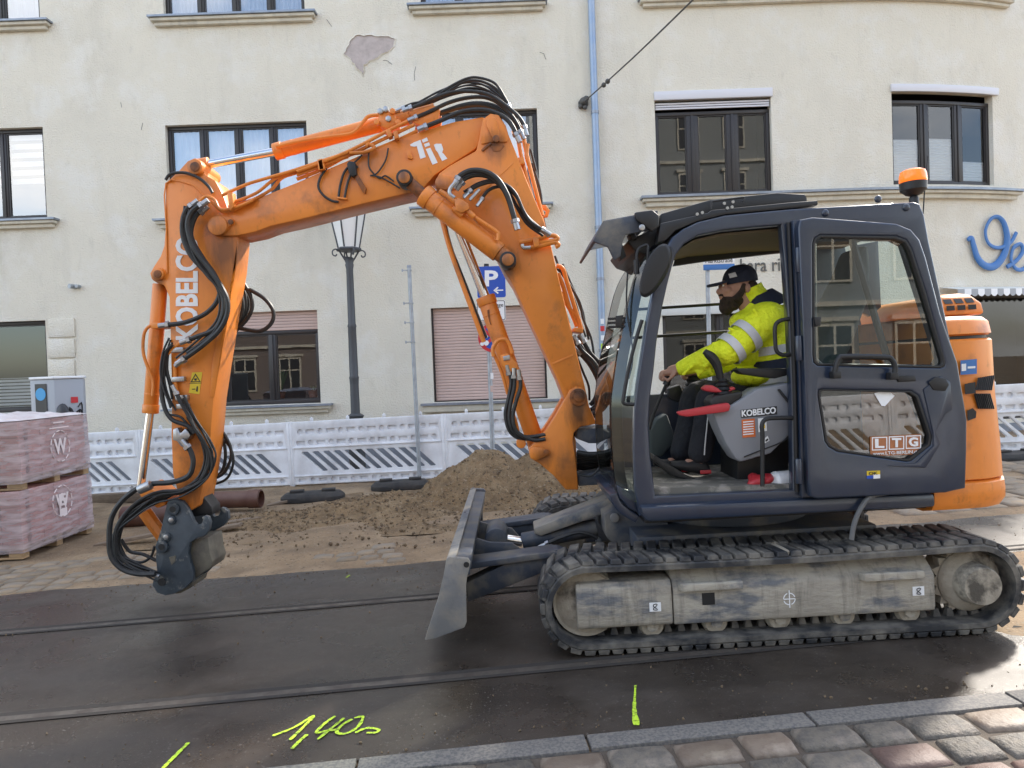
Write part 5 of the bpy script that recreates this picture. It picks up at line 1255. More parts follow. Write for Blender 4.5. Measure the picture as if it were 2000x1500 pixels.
# roof rack and visor
part('roof_guard', [(1291, 417), (1390, 389), (1518, 376), (1574, 379), (1577, 388), (1577, 402), (1545, 405), (1417, 417), (1363, 430), (1331, 444), (1310, 462), (1297, 472), (1286, 466), (1288, 440)], -.90, -.12, 'black_part', bev=.01)
part('roof_guard_lip', [(1290, 436), (1384, 415), (1390, 410), (1545, 395), (1598, 391), (1598, 401), (1545, 407), (1417, 419), (1363, 432), (1320, 450), (1300, 470), (1284, 474)], -.985, -.901, 'black_part', bev=.008)
tubeE('roof_handle', [(1388, 408), (1390, 396), (1395, 393), (1440, 387), (1453, 386), (1451, 394)], -.99, .006, 'black_part')
for px, py in ((1362, 418), (1372, 415), (1415, 397), (1432, 394), (1421, 406), (1430, 404)): pin('bolt', px, py, .009, -.992, -.984, 'fitting', n=8, bev=0)
vis = part('visor', [(1158, 471), (1178, 432), (1239, 421), (1262, 428), (1285, 428), (1285, 437), (1272, 448), (1242, 454), (1222, 458), (1216, 474), (1212, 500), (1200, 508), (1188, 482)], -.96, -.93, 'frame_paint', bev=.004)
MB().prism(PP([(1178, 431), (1285, 411), (1285, 420), (1182, 442)], -.93), -.929, -.08).build('visor_top', 'cab_paint', ex, bev=.004)
MB().prism(PP([(1158, 471), (1178, 432), (1182, 440), (1163, 474)], -.93), -.929, -.08).build('visor_front', 'frame_paint', ex, bev=.004)
part('visor_hinge', [(1239, 414), (1275, 409), (1288, 420), (1288, 442), (1274, 453), (1258, 440), (1243, 430)], -.995, -.961, 'black_part', bev=.012)
pin('bolt', 1254, 444, .018, -1.003, -.996, 'fitting', n=12, bev=.002)
part('work_light', [(1202, 478), (1215, 474), (1224, 500), (1212, 508)], -.88, -.76, 'black_part'); part('work_light', [(1228, 455), (1240, 453), (1246, 470), (1236, 474)], -.86, -.76, 'black_part')
MB().prism(PP([(1225, 470), (1290, 440), (1300, 470), (1270, 500), (1240, 490)], -.86), -.86, -.1).build('wiper_motor_cover', 'black_part', ex, bev=.01)
# door, swung back against the rear of the cab
DO = z7([(40, 300), (48, 268), (100, 258), (440, 284), (500, 308), (535, 350), (560, 420), (620, 650), (690, 850), (715, 1000), (728, 1080), (727, 1200), (722, 1362), (640, 1380), (115, 1405), (90, 1395), (82, 1340), (60, 700)])
DU = z7([(100, 365), (108, 342), (130, 330), (440, 335), (480, 350), (502, 385), (560, 560), (640, 848), (636, 866), (620, 872), (120, 862), (105, 850), (101, 820)])
DL = z7([(125, 962), (140, 958), (500, 965), (530, 985), (585, 1150), (580, 1185), (500, 1250), (480, 1252), (200, 1212), (165, 1192), (150, 1170), (122, 985)])
door = link('door', plate_mesh('door', PP(DO, -1.12), [PP(DU, -1.12), PP(DL, -1.12)], -1.12, -1.065, .012, 2), MATS['cab_paint'], ex)
def ringpl(hole, g, name, m, y0, y1):
    cx = sum(p[0] for p in hole) / len(hole); cz = sum(p[1] for p in hole) / len(hole)
    inn = []
    for p in hole:
        v = Vector((p[0] - cx, p[1] - cz)); l = v.length; inn.append((cx + v.x * (1 - g / l), cz + v.y * (1 - g / l)))
    return link(name, plate_mesh(name, hole, [inn], y0, y1, .003), MATS[m], door)
for hl, nm in ((DU, 'upper_pane'), (DL, 'lower_pane')):
    h = PP(hl, -1.12); ringpl(h, .016, 'window_seal', 'black_part', -1.118, -1.07)
    mb = MB(); bm = mb.bm; bm.faces.new([bm.verts.new((x, -1.092, z)) for x, z in h]); mb.build(nm, 'door_glass' if nm == 'lower_pane' else 'door_glass_upper', door)
tubeE('handle', z7([(190, 900), (192, 870), (205, 835), (235, 826), (390, 828), (420, 838), (434, 870), (430, 905)]), -1.165, .015, 'black_part', door, n=10)
for p in z7([(195, 900), (428, 905)]):
    c = E(*p, -1.165); mb = MB(); mb.box(c.x - .022, c.x + .022, -1.18, -1.122, c.z - .02, c.z + .02); mb.build('handle_foot', 'black_part', door, bev=.006)
# pressed swage on the door and its lock
part('door_swage', z7([(550, 960), (620, 905), (660, 930), (668, 1040), (640, 1060), (600, 1130), (620, 1180), (560, 1280), (400, 1270), (520, 1258), (590, 1190), (590, 1140)]), -1.128, -1.119, 'cab_paint', door, bev=.004)
part('latch_recess', z7([(570, 930), (600, 908), (640, 915), (655, 940), (640, 965), (590, 962)]), -1.134, -1.127, 'black_part', door, bev=.003)
part('door_lock', z7([(440, 905), (515, 903), (520, 925), (448, 930)]), -1.13, -1.119, 'black_part', door, bev=.003)
part('stay', z7([(105, 665), (135, 665), (130, 700), (112, 705)]), -1.13, -1.1, 'black_part', door, bev=.003)
for py in (508, 680, 920):
    c = E(1560, py, -1.09); mb = MB(); mb.cyl(c + Vector((0, 0, -.07)), c + Vector((0, 0, .07)), .02, n=12); mb.build('hinge', 'cab_paint', ex, bev=.003)
strip([(1566, 972), (1562, 800), (1556, 600), (1548, 430)], -1.055, .045, .05, 'rear_door_post', 'cab_paint')
tubeE('door_seal', [(1556, 960), (1553, 800), (1547, 600), (1540, 435)], -1.02, .012, 'black_part')
tubeE('belt_bar', [(1662, 462), (1700, 590), (1738, 716)], -.80, .022, 'black_part', sm=1)
# stickers on the door
def decal(pts, y, m, parent, name='sticker'):
    mb = MB(); bm = mb.bm; bm.faces.new([bm.verts.new(E(a, b, y)) for a, b in pts]); return mb.build(name, m, parent, fix=True)
s_ = decal([(1699, 853), (1799, 848), (1799, 887), (1700, 891)], -1.098, 'ltg_brown', door)
for i, ch_ in enumerate('LTG'):
    x0 = 1703 + i * 33; p0 = E(x0 + 6, 875 - i * 1.5, -1.101); text_box('lettering', ch_, 'sign_white', s_, p0, E(x0 + 24, 875 - i * 1.5, -1.101) - p0, E(x0 + 6, 857 - i * 1.5, -1.101) - p0, weight=.04)
    f = [(x0, 880 - i * 1.6), (x0 + 30, 879 - i * 1.6), (x0 + 30, 853 - i * 1.6), (x0, 854 - i * 1.6)]; f2 = [(x0 + 1.8, 878 - i * 1.6), (x0 + 28, 877 - i * 1.6), (x0 + 28, 855 - i * 1.6), (x0 + 2, 856 - i * 1.6)]
    link('letter_frame', plate_mesh('letter_frame', PP(f, -1.1), [PP(f2, -1.1)], -1.1005, -1.0995), MATS['sign_white'], s_)
p0 = E(1705, 889, -1.101); text_box('lettering', 'www.LTG-BERLIN.de', 'sign_white', s_, p0, E(1795, 885, -1.101) - p0, E(1705, 883, -1.101) - p0)
s_ = decal([(1693, 920), (1719, 919), (1719, 934), (1693, 935)], -1.1225, 'sticker_yellow', door)
decal([(1693, 929), (1719, 927), (1719, 934), (1693, 935)], -1.1235, 'sign_traffic_blue', s_, 'sticker_print'); decal([(1706, 927), (1719, 926.5), (1719, 934), (1706, 935)], -1.1245, 'sign_white', s_, 'sticker_print')
p0 = E(1697, 928, -1.1245); text_box('lettering', 'OK', 'ink', s_, p0, E(1714, 927, -1.1245) - p0, E(1697, 922, -1.1245) - p0)
decal(z7([(348, 975), (372, 968), (412, 970), (432, 985), (392, 1028), (378, 1026)]), -1.098, 'blind_white', door)
# roof details
for px, py in ((1612, 416), (1770, 405), (1715, 389)):
    mb = MB(); c = E(px, py, YC0); mb.ball((c.x, YC0 - .0, c.z), (.022, .012, .022)); mb.build('roof_bolt', 'cab_paint', ex)
bz = E(1785, 393, -.75); mb = MB(); mb.lathe([(.027, -.03), (.027, .02), (.02, .03), (.045, .04), (.056, .052), (.074, .066), (.077, .112)], (bz.x, bz.y, bz.z), 24); bcn = mb.build('beacon_base', 'black_part', ex)
mb = MB(); mb.lathe([(.073, .113), (.077, .12), (.075, .158), (.068, .18), (.044, .191), (.0, .193)], (bz.x, bz.y, bz.z), 24); mb.build('beacon_dome', 'amber', bcn)
tubeE('antenna', [(1803, 418), (1806, 370), (1812, 305)], -.7, .004, 'black_part')
# interior: seat, consoles, levers
YM = -.52
mb = MB(); rings = []
for (px, py, hw, th) in ((1530, 800, .22, .07), (1560, 760, .23, .10), (1600, 690, .23, .10), (1640, 600, .2, .09), (1660, 540, .14, .07), (1668, 490, .10, .05)):
    c = E(px, py, YM); rings.append([Vector((c.x - th, YM - hw, c.z)), Vector((c.x - th * 1.2, YM, c.z)), Vector((c.x - th, YM + hw, c.z)), Vector((c.x + th, YM + hw, c.z + .02)), Vector((c.x + th * 1.2, YM, c.z + .03)), Vector((c.x + th, YM - hw, c.z + .02))])
mb.loft(rings); mb.build('seat_back', 'seat_grey', ex, bev=.03, ang=60)
part('seat_cushion', [(1400, 812), (1408, 795), (1540, 790), (1545, 850), (1420, 850)], YM - .24, YM + .24, 'seat_grey', bev=.03)
part('seat_base', [(1440, 850), (1540, 850), (1540, 940), (1440, 945)], YM - .18, YM + .18, 'black_part')
CN = [(1431, 789), (1451, 777), (1479, 759), (1507, 754), (1548, 746), (1550, 843), (1507, 886), (1446, 904), (1436, 896), (1418, 868), (1405, 840), (1392, 806)]
con = part('side_console', CN, -.92, -.74, 'console_grey', bev=.02)
part('console_top', z6([(930, 330), (960, 290), (1180, 250), (1180, 290), (1100, 350), (1000, 420), (940, 400)]), -.91, -.75, 'black_part', con, bev=.01)
link('console_groove', MB().tube([E(*p, -.925) for p in z6([(1190, 755), (1330, 700), (1480, 640), (1555, 570)])], .004, 6, 4).mesh('console_groove'), MATS['black_part'], con)
s_ = decal(z6([(1163, 395), (1440, 365), (1443, 428), (1168, 456)]), -.9235, 'ink', con, 'name_plate'); p0 = E(*z6([(1172, 448)])[0], -.926)
text_box('lettering', 'KOBELCO', 'sign_white', s_, p0, E(*z6([(1434, 421)])[0], -.926) - p0, E(*z6([(1170, 398)])[0], -.926) - p0, weight=.03, split=False)
s_ = decal(z6([(1170, 470), (1270, 460), (1278, 600), (1178, 608)]), -.9235, 'sticker_orange', con)
for k in range(6):
    y_ = 484 + k * 19; decal(z6([(1182, y_), (1262, y_ - 7), (1263, y_ + 1), (1183, y_ + 9)]), -.9255, 'sign_white', s_, 'sticker_print')
s_ = decal(z6([(1295, 460), (1360, 455), (1365, 555), (1300, 565)]), -.9235, 'sign_white', con); decal(z6([(1310, 510), (1350, 506), (1352, 535), (1312, 540)]), -.9255, 'sticker_yellow', s_, 'sticker_print')
s_ = decal(z6([(1350, 610), (1370, 592), (1385, 630), (1345, 652)]), -.9235, 'sign_white', con); decal(z6([(1352, 625), (1372, 612), (1376, 625), (1356, 640)]), -.9255, 'ink', s_, 'sticker_print')
part('strap', z6([(1450, 240), (1465, 232), (1560, 350), (1552, 372)]), -.94, -.921, 'black_part', con, bev=.004)
part('lock_lever', z6([(675, 415), (700, 405), (1000, 350), (1070, 340), (1090, 365), (1075, 405), (1040, 412), (760, 448), (700, 440)]), -.965, -.925, 'lever_red', bev=.008)
part('lock_lever', z6([(870, 230), (900, 205), (950, 205), (1010, 240), (1110, 215), (1130, 235), (1060, 265), (950, 260), (890, 250)]), -.86, -.80, 'lever_red', bev=.008)
part('armrest', z6([(1130, 90), (1150, 75), (1555, 75), (1560, 120), (1430, 155), (1180, 120)]), -.90, -.79, 'black_part', bev=.012)
tubeE('grab_handle', z6([(1330, 980), (1330, 600), (1325, 520), (1345, 475), (1400, 458), (1565, 455)]), -1.0, .013, 'black_part', n=10)
tubeE('grab_handle', z5([(1470, 985), (1400, 1000), (1365, 1040), (1365, 1150), (1375, 1220), (1420, 1250), (1475, 1245)]), -1.0, .012, 'black_part', n=10)
def boot(px, py, y, s=1.0):
    c = E(px, py, y); mb = MB(); mb.lathe([(.055 * s, -.06 * s), (.06 * s, -.05 * s), (.045 * s, -.035 * s), (.052 * s, -.025 * s), (.038 * s, -.01 * s), (.045 * s, .0), (.030 * s, .015 * s), (.036 * s, .025 * s), (.02 * s, .04 * s)], (c.x, c.y, c.z), 16); return mb.build('lever_boot', 'black_part', ex)
boot(1412, 752, -.82); boot(1354, 742, -.25, 1.1)
mb = MB(); P = [E(*p, -.82) for p in z6([(1010, 160), (985, 60), (950, 0), (910, -35), (885, -55)])]; mb.tube(P, lambda t: .018 + .012 * math.sin(math.pi * min(1, t * 1.1)), 10, 4); mb.build('joystick', 'black_part', ex)
mb = MB(); c = E(1352, 728, -.25); mb.tube([c, c + Vector((0, 0, .06)), c + Vector((-.02, 0, .11))], .024, 10, 4); mb.build('joystick', 'black_part', ex)
for dy in (-.55, -.38):
    mb = MB(); mb.tube([E(*p, dy) for p in z6([(462, 545), (500, 420), (570, 250), (600, 180)])], .010, 8, 2); mb.tube([E(*p, dy) for p in z6([(590, 205), (612, 150), (640, 95)])], .022, 10, 3); mb.build('travel_lever', 'black_part', ex)
part('pedal_plate', z6([(500, 740), (760, 900), (900, 950), (880, 965), (640, 900), (490, 780)]), -.62, -.3, 'black_part', bev=.004)
part('front_console', z6([(470, 560), (520, 470), (600, 420), (650, 560), (660, 640), (560, 760), (470, 740)]), -.22, -.08, 'seat_grey', bev=.02)
part('monitor', z6([(610, 230), (700, 200), (750, 300), (700, 340), (620, 310)]), -.2, -.12, 'black_part', bev=.01)
tubeE('drain_hose', [(1735, 962), (1700, 970), (1680, 995), (1668, 1025), (1663, 1054)], -1.09, .014, 'hose_grey' if 'hose_grey' in MATS else mat('hose_grey', (.12, .125, .13), .5))

# ---------------------------------------------------------------- boom, stick, cylinders
YB = .2
sw_poly = [(1102, 782), (1085, 812), (1065, 843), (1035, 874), (1033, 886), (1041, 899), (1053, 905), (1081, 929), (1105, 957), (1130, 957), (1128, 930), (1126, 910), (1123, 885), (1119, 862), (1121, 846), (1133, 834), (1166, 828), (1151, 794), (1145, 768), (1137, 757), (1125, 754), (1112, 762)]
part('swing_bracket', sw_poly, .0, .1, 'orange', bev=.012); MB().prism(PP(sw_poly, .0), .3, .4).build('swing_bracket', 'orange', ex, bev=.012)
part('swing_bracket_web', [(1068, 850), (1100, 800), (1125, 860), (1128, 955), (1104, 955), (1060, 905)], .101, .299, 'orange', bev=.008)
pin('foot_pin', 1130, 776, .062, -.03, .43, 'orange_grease'); pin('foot_pin_end', 1130, 776, .035, -.045, -.031, 'orange_grease')
for k in range(6):
    c = E(1130, 776, -.036); mb = MB(); a = k * math.pi / 3; mb.lathe([(.009, -.039), (.009, -.0305)], (c.x + .05 * math.cos(a), 0, c.z + .05 * math.sin(a)), 6, 'y'); mb.build('bolt', 'orange_grease', ex)
part('swing_mount', [(1128, 838), (1170, 836), (1205, 850), (1205, 866), (1150, 866), (1124, 856)], .05, .35, 'frame_paint'); part('swing_mount', [(1128, 930), (1150, 925), (1215, 915), (1215, 945), (1150, 948), (1130, 950)], .05, .35, 'frame_paint')
part('frame_nose', [(1200, 838), (1290, 835), (1290, 975), (1200, 965)], -.02, .42, 'frame_paint', bev=.02)
low = [(936, 268), (942, 244), (950, 228), (962, 222), (976, 226), (988, 245), (993, 262), (1003, 286), (1030, 355), (1061, 427), (1074, 470), (1110, 622), (1146, 770), (1135, 788), (1118, 795), (1104, 782), (1090, 745), (1002, 556), (985, 530), (960, 480), (930, 430), (905, 402), (870, 380), (852, 372), (849, 354), (858, 338), (877, 324), (905, 308), (930, 294)]
part('boom_base', low, .02, .38, 'orange', bev=.01)
part('boom_base_seam', [(1078, 709), (1118, 692), (1119, 696), (1079, 713)], .0165, .019, 'orange', bev=.001)
part('boom_rib', z3([(1290, 940), (1560, 690), (1566, 700), (1300, 952)]), .0165, .0195, 'orange', bev=.001)
upb = [(407, 440), (412, 425), (430, 413), (457, 400), (513, 383), (580, 356), (623, 337), (675, 315), (769, 275), (810, 260), (885, 238), (942, 228), (960, 236), (962, 262), (935, 282), (928, 291), (850, 341), (823, 372), (780, 381), (700, 400), (580, 430), (530, 441), (497, 453), (463, 460), (430, 461), (413, 454)]
part('boom_top', upb, .05, .35, 'orange', bev=.01)
part('boom_tip_plate', z1([(685, 475), (695, 440), (720, 425), (800, 430), (825, 445), (825, 470), (800, 490), (760, 525), (710, 525)]), .03, .05, 'orange', bev=.006)
pin('boom_tip_pin', 424, 440, .07, .012, .40, 'orange'); pin('bolt', 450, 433, .02, .018, .03, 'orange_grease', n=8, bev=.002)
part('joint_plate', z3([(1368, 420), (1375, 380), (1400, 362), (1430, 365), (1450, 395), (1470, 500), (1465, 540), (1435, 548), (1415, 520), (1375, 440)]), -.005, .02, 'orange', bev=.006)
part('joint_doubler', z3([(1335, 560), (1325, 480), (1345, 380), (1400, 340), (1460, 350), (1500, 430), (1530, 520), (1520, 545), (1460, 545), (1400, 545)]), .008, .0195, 'orange', bev=.003)
part('grease_stain', z3([(1395, 560), (1430, 548), (1480, 555), (1500, 575), (1470, 610), (1420, 612)]), .0155, .0192, 'orange_grease', bev=0)
pin('bolt', 580 + 1440 / 3.7037, 130 + 520 / 3.7037, .026, -.018, -.004, 'orange_grease', n=10, bev=.003)
mb = MB(); mb.tube([E(*p, .014) for p in z3([(1405, 555), (1360, 590), (1340, 610)])], .01, 8, 3); mb.build('grease_pipe', 'orange_grease', ex)
part('boss_plate', z3([(1000, 850), (1005, 810), (1040, 780), (1100, 790), (1150, 840), (1140, 890), (1060, 890), (1015, 880)]), .004, .0195, 'orange', bev=.004)
# stick
stk = [(323, 357), (347, 335), (366, 314), (380, 308), (392, 313), (398, 326), (400, 341), (420, 352), (436, 380), (452, 430), (464, 465), (458, 527), (443, 613), (427, 713), (417, 780), (410, 870), (397, 947), (388, 988), (372, 998), (350, 975), (337, 925), (334, 850), (335, 780), (333, 680), (330, 580), (320, 557), (307, 553), (296, 546), (292, 534), (300, 520), (313, 500), (320, 480), (323, 440)]
part('stick', stk, .08, .33, 'orange', bev=.01)
mb = MB(); mb.tube([E(*p, .076) for p in z1([(440, 760), (435, 500), (432, 235), (560, 235), (620, 270), (680, 340)])], .006, 6, 3); mb.build('weld_bead', 'orange', ex)
part('stick_side_rib', z1([(835, 740), (848, 565), (855, 570), (800, 1000), (715, 1490), (690, 1490), (700, 1300), (760, 980)]), .070, .0795, 'orange', bev=.003)
pin('pin_boss', 380, 325, .055, .04, .37, 'orange'); pin('pin', 380, 325, .034, .03, .04, 'orange_grease', bev=.003)
pin('pin_boss', 307, 535, .045, .05, .36, 'orange'); pin('pin', 307, 535, .028, .04, .05, 'orange_grease', bev=.003)
# lettering
me_y = .0765
p0 = E(387, 664, me_y); text_box('lettering', 'KOBELCO', 'sign_white', ex, p0, E(387, 462, me_y) - p0, E(343, 664, me_y) - p0, weight=.035, split=True)
for pts in ([(845, 548), (893, 530), (932, 655), (892, 668), (866, 575), (850, 580), (822, 575), (818, 565)], [(902, 530), (940, 512), (949, 536), (912, 551)], [(920, 560), (955, 548), (963, 570), (926, 583)], [(932, 597), (965, 587), (1018, 695), (980, 710)], [(990, 566), (1005, 558), (1045, 558), (1058, 598), (1050, 622), (1062, 632), (1088, 665), (1050, 684), (1030, 645), (1018, 620), (1004, 604)]):
    part('logo_letter', z3(pts), .0455, .0475, 'sign_white', bev=0)
s_ = decal(z1([(585, 1342), (645, 1340), (628, 1470), (566, 1462)]), .0765, 'sticker_yellow', ex)
for pts in ([(605, 1348), (636, 1398), (576, 1400)],):
    t_ = PP(z1(pts), .074); c_ = (sum(p[0] for p in t_) / 3, sum(p[1] for p in t_) / 3); link('sticker_print', plate_mesh('tri', t_, [[(c_[0] + (p[0] - c_[0]) * .72, c_[1] + (p[1] - c_[1]) * .72) for p in t_]], .074, .0745), MATS['ink'], s_)
decal(z1([(585, 1438), (605, 1437), (605, 1442), (585, 1443)]), .074, 'ink', s_, 'sticker_print'); decal(z1([(612, 1424), (620, 1424), (618, 1455), (608, 1452)]), .074, 'ink', s_, 'sticker_print'); decal(z1([(570, 1405), (640, 1403), (640, 1406), (570, 1408)]), .074, 'ink', s_, 'sticker_print')
decal(z1([(596, 1378), (614, 1376), (610, 1390), (600, 1390)]), .073, 'ink', s_, 'sticker_print')
# cylinders
def cyl_part(name, a, b, y, rpx, m, gland=True, bev=.006, y2=None):
    A = E(*a, y); Bq = E(*b, y); r_ = rpx / 262; mb = MB(); mb.cyl(A, Bq, r_, n=28); o = mb.build(name, m, ex, bev=bev)
    if gland:
        d = (Bq - A).normalized()
        mb = MB(); mb.cyl(A - d * .015, A + d * .05, r_ * 1.12, n=28); mb.cyl(A + d * .12, A + d * .135, r_ * 1.04, n=28); mb.build('cylinder_gland', m, o, bev=.005)
    return o
ar = cyl_part('arm_cylinder', (540, 296), (800, 228), YB, 14.5, 'orange'); cyl_part('arm_cylinder_rod', (395, 323), (540, 296), YB, 8, 'chrome', False, 0)
cyl_part('rod_eye', (380, 325), (409, 320), YB, 13, 'orange', False); cyl_part('cylinder_end', (800, 228), (850, 214), YB, 12, 'orange', False)
part('cylinder_bracket', z3([(830, 400), (840, 350), (900, 310), (980, 280), (1020, 285), (1035, 310), (1020, 400), (900, 430)]), .10, .14, 'orange'); MB().prism(PP(z3([(830, 400), (840, 350), (900, 310), (980, 280), (1020, 285), (1035, 310), (1020, 400), (900, 430)]), .1), .26, .30).build('cylinder_bracket', 'orange', ex, bev=.006)
cyl_part('bucket_cylinder', (294, 803), (313, 555), YB, 13.5, 'orange'); cyl_part('bucket_cylinder_rod', (275, 950), (294, 803), YB, 7.5, 'chrome', False, 0)
for y in (-.10, .50):
    cyl_part('adjust_cylinder', (830, 383), (975, 494), y, 18.5, 'orange'); cyl_part('adjust_rod', (800, 357), (830, 383), y, 11, 'orange_grease', False)
    pin('adjust_pin_ring', 789, 346, .056, y - .07, y + .07, 'black_part'); pin('adjust_pin', 789, 346, .04, y - .085, y - .069, 'orange')
    pin('adjust_pin_ring', 992, 507, .058, y - .07, y + .07, 'black_part'); pin('adjust_pin', 992, 507, .042, y - .085, y - .069, 'orange'); cyl_part('cylinder_end', (975, 494), (988, 504), y, 15, 'orange', False)
cyl_part('boom_cylinder', (949, 583), (1048, 868), YB - .02, 17, 'orange'); cyl_part('boom_cylinder_rod', (893, 440), (949, 583), YB - .02, 9.5, 'chrome', False, 0)
part('scuffed_patch', z4([(430, 345), (442, 340), (450, 420), (458, 440), (448, 435), (432, 380)]), YB - .02 - .069, YB - .02 - .066, 'orange_grease', bev=0)
part('boom_cylinder_ear', z4([(695, 1250), (720, 1215), (770, 1220), (825, 1240), (830, 1265), (800, 1280), (740, 1305), (705, 1290)]), -.03, -.001, 'orange'); pin('bolt', 820 + 805 / 3.261, 500 + 1250 / 3.261, .02, -.045, -.03, 'orange_grease', n=10, bev=.002)
tubeE('guard_rod', [(862, 425), (880, 490), (905, 560), (945, 668)], YB - .15, .017, 'orange'); tubeE('guard_rod', [(866, 425), (884, 490), (909, 555), (950, 660)], YB + .05, .012, 'black_part')
# bucket links and coupler
part('bucket_link', z2([(300, 560), (340, 580), (420, 640), (430, 680), (380, 700), (280, 630), (265, 590)]), .06, .34, 'orange', bev=.012)
tubeE('bucket_link_arm', z2([(310, 720), (360, 790), (420, 870)]), YB, .05, 'orange', sm=1)
part('stick_end', z2([(535, 640), (630, 600), (700, 690), (705, 730), (600, 750), (560, 720)]), .14, .30, 'black_part', bev=.01)
CP = z2([(440, 660), (480, 645), (530, 658), (560, 700), (590, 770), (610, 800), (640, 790), (650, 765), (640, 755), (655, 742), (678, 748), (690, 780), (685, 820), (660, 860), (615, 872), (572, 900), (562, 960), (575, 1020), (592, 1070), (590, 1120), (540, 1170), (480, 1200), (430, 1210), (380, 1195), (352, 1150), (358, 1112), (382, 1092), (372, 1000), (376, 900), (400, 830), (425, 720)])
for y0, y1 in ((.03, .075), (.335, .38)):
    MB().prism(PP(CP, .03), y0, y1).build('coupler_plate', 'coupler_paint', ex, bev=.006)
c = E(*z2([(405, 1132)])[0], .02); mb = MB(); mb.lathe([(.028, .024), (.028, .029)], (c.x, 0, c.z), 16, 'y'); mb.build('eye_hole', 'black_part', ex)
for p in ((470, 705), (405, 925)):
    q = z2([p])[0]; pin('coupler_boss', *q, .045, .008, .029, 'coupler_paint'); pin('coupler_pin_hole', *q, .022, .004, .0075, 'black_part', bev=0)
for p in ((460, 768), (430, 868)):
    q = z2([p])[0]; pin('coupler_boss', *q, .033, .014, .029, 'coupler_paint'); pin('bolt', *q, .02, .002, .013, 'fitting', n=6, bev=.002)
part('coupler_block', z2([(560, 880), (680, 870), (690, 960), (705, 1010), (695, 1050), (600, 1110), (575, 1060)]), .076, .334, 'coupler_steel', bev=.012)
part('coupler_wedge', z2([(480, 1195), (560, 1140), (590, 1130), (585, 1160), (520, 1195), (490, 1200)]), .08, .33, 'coupler_steel', bev=.004)
part('coupler_hook', z2([(690, 810), (730, 790), (770, 760), (765, 720), (775, 700), (795, 715), (800, 760), (770, 800), (700, 840)]), .34, .385, 'coupler_paint', bev=.006)
part('coupler_bar', z2([(600, 700), (650, 640), (700, 690), (705, 735), (660, 750)]), .15, .28, 'black_part', bev=.01)
part('nameplate_wear', z2([(450, 985), (490, 975), (485, 1010), (465, 1030)]), .0255, .0292, 'coupler_steel', bev=0)

# ---------------------------------------------------------------- pipes and hoses
YF_ = .0
for i, pts in enumerate(([(740, 310), (830, 270), (960, 240), (1100, 150), (1220, 90), (1310, 80), (1430, 120), (1500, 220), (1548, 310)], [(700, 330), (800, 290), (960, 258), (1100, 172), (1220, 108), (1330, 106), (1440, 160), (1510, 250), (1540, 330)])): hose(z3(pts), .10 + .05 * i, .010)
for i, (pts, r_) in enumerate((([(790, 310), (900, 270), (1010, 220), (1130, 185), (1260, 180), (1380, 200), (1480, 260), (1590, 350), (1640, 420), (1655, 470)], .014), ([(830, 380), (950, 330), (1100, 260), (1240, 225), (1370, 225), (1480, 280), (1570, 380), (1630, 500)], .015), ([(840, 400), (1000, 350), (1200, 280), (1350, 268), (1480, 310), (1560, 390), (1612, 520)], .017), ([(900, 445), (1040, 390), (1180, 330), (1330, 312), (1450, 340), (1540, 405), (1600, 520)], .017), ([(830, 420), (960, 370), (1150, 305), (1290, 290), (1420, 310), (1520, 370), (1590, 500)], .014))): hose(z3(pts), .04 + .055 * i if i != 3 else .02, r_)
hose(z3([(1150, 840), (1180, 790), (1260, 752), (1360, 760), (1450, 815), (1520, 930), (1565, 1070), (1588, 1150)]), -.16, .019); hose(z3([(1170, 865), (1210, 812), (1300, 782), (1400, 802), (1490, 880), (1545, 1000), (1585, 1150)]), -.12, .018)
hose(z3([(1230, 920), (1290, 870), (1400, 835), (1500, 850), (1580, 920), (1640, 1050), (1700, 1130), (1810, 1200)]), -.10, .013); hose(z3([(1320, 985), (1380, 900), (1460, 868), (1540, 890), (1600, 960), (1660, 1080), (1800, 1205)]), -.08, .012)
hose(z1([(600, 350), (555, 385), (530, 450), (532, 550), (580, 660), (680, 770), (740, 840), (768, 920), (760, 1010), (715, 1090), (620, 1130), (540, 1160)]), -.03, .017); hose(z1([(660, 348), (585, 400), (558, 490), (600, 620), (690, 740), (750, 830), (792, 920), (788, 1010), (740, 1100), (640, 1190), (515, 1280)]), -.06, .018)
hose(z1([(660, 385), (605, 430), (580, 540), (640, 660), (718, 770), (748, 850), (728, 930), (660, 1000), (540, 1050), (415, 1066)]), .0, .017); hose(z1([(655, 365), (595, 410), (572, 520), (620, 640), (705, 760), (760, 840), (780, 920), (775, 1010), (730, 1095), (640, 1180), (505, 1290)]), .03, .015)
for pts in ([(830, 740), (900, 840), (938, 930), (920, 1010), (860, 1080), (780, 1150)], [(830, 800), (870, 880), (882, 980), (840, 1080), (780, 1170)], [(930, 860), (1010, 910), (1060, 980), (1052, 1050), (990, 1098), (900, 1090), (790, 1065)], [(820, 830), (852, 900), (840, 980), (790, 1040)], [(830, 770), (900, 850), (930, 860)]): hose(z1(pts), .38, .016, (0, 0))
hose(z2([(480, 0), (520, 80), (570, 160), (610, 240), (660, 320), (688, 400), (670, 480), (620, 550), (520, 592), (400, 602), (300, 640), (205, 720), (145, 830), (145, 950), (205, 1020), (300, 1070), (370, 1090)]), -.02, .013); hose(z2([(540, 320), (575, 360), (592, 430), (565, 508), (470, 545), (350, 555), (270, 580), (170, 660), (112, 760), (100, 880), (112, 980), (170, 1050), (260, 1082), (370, 1082)]), -.06, .019, (1, 0))
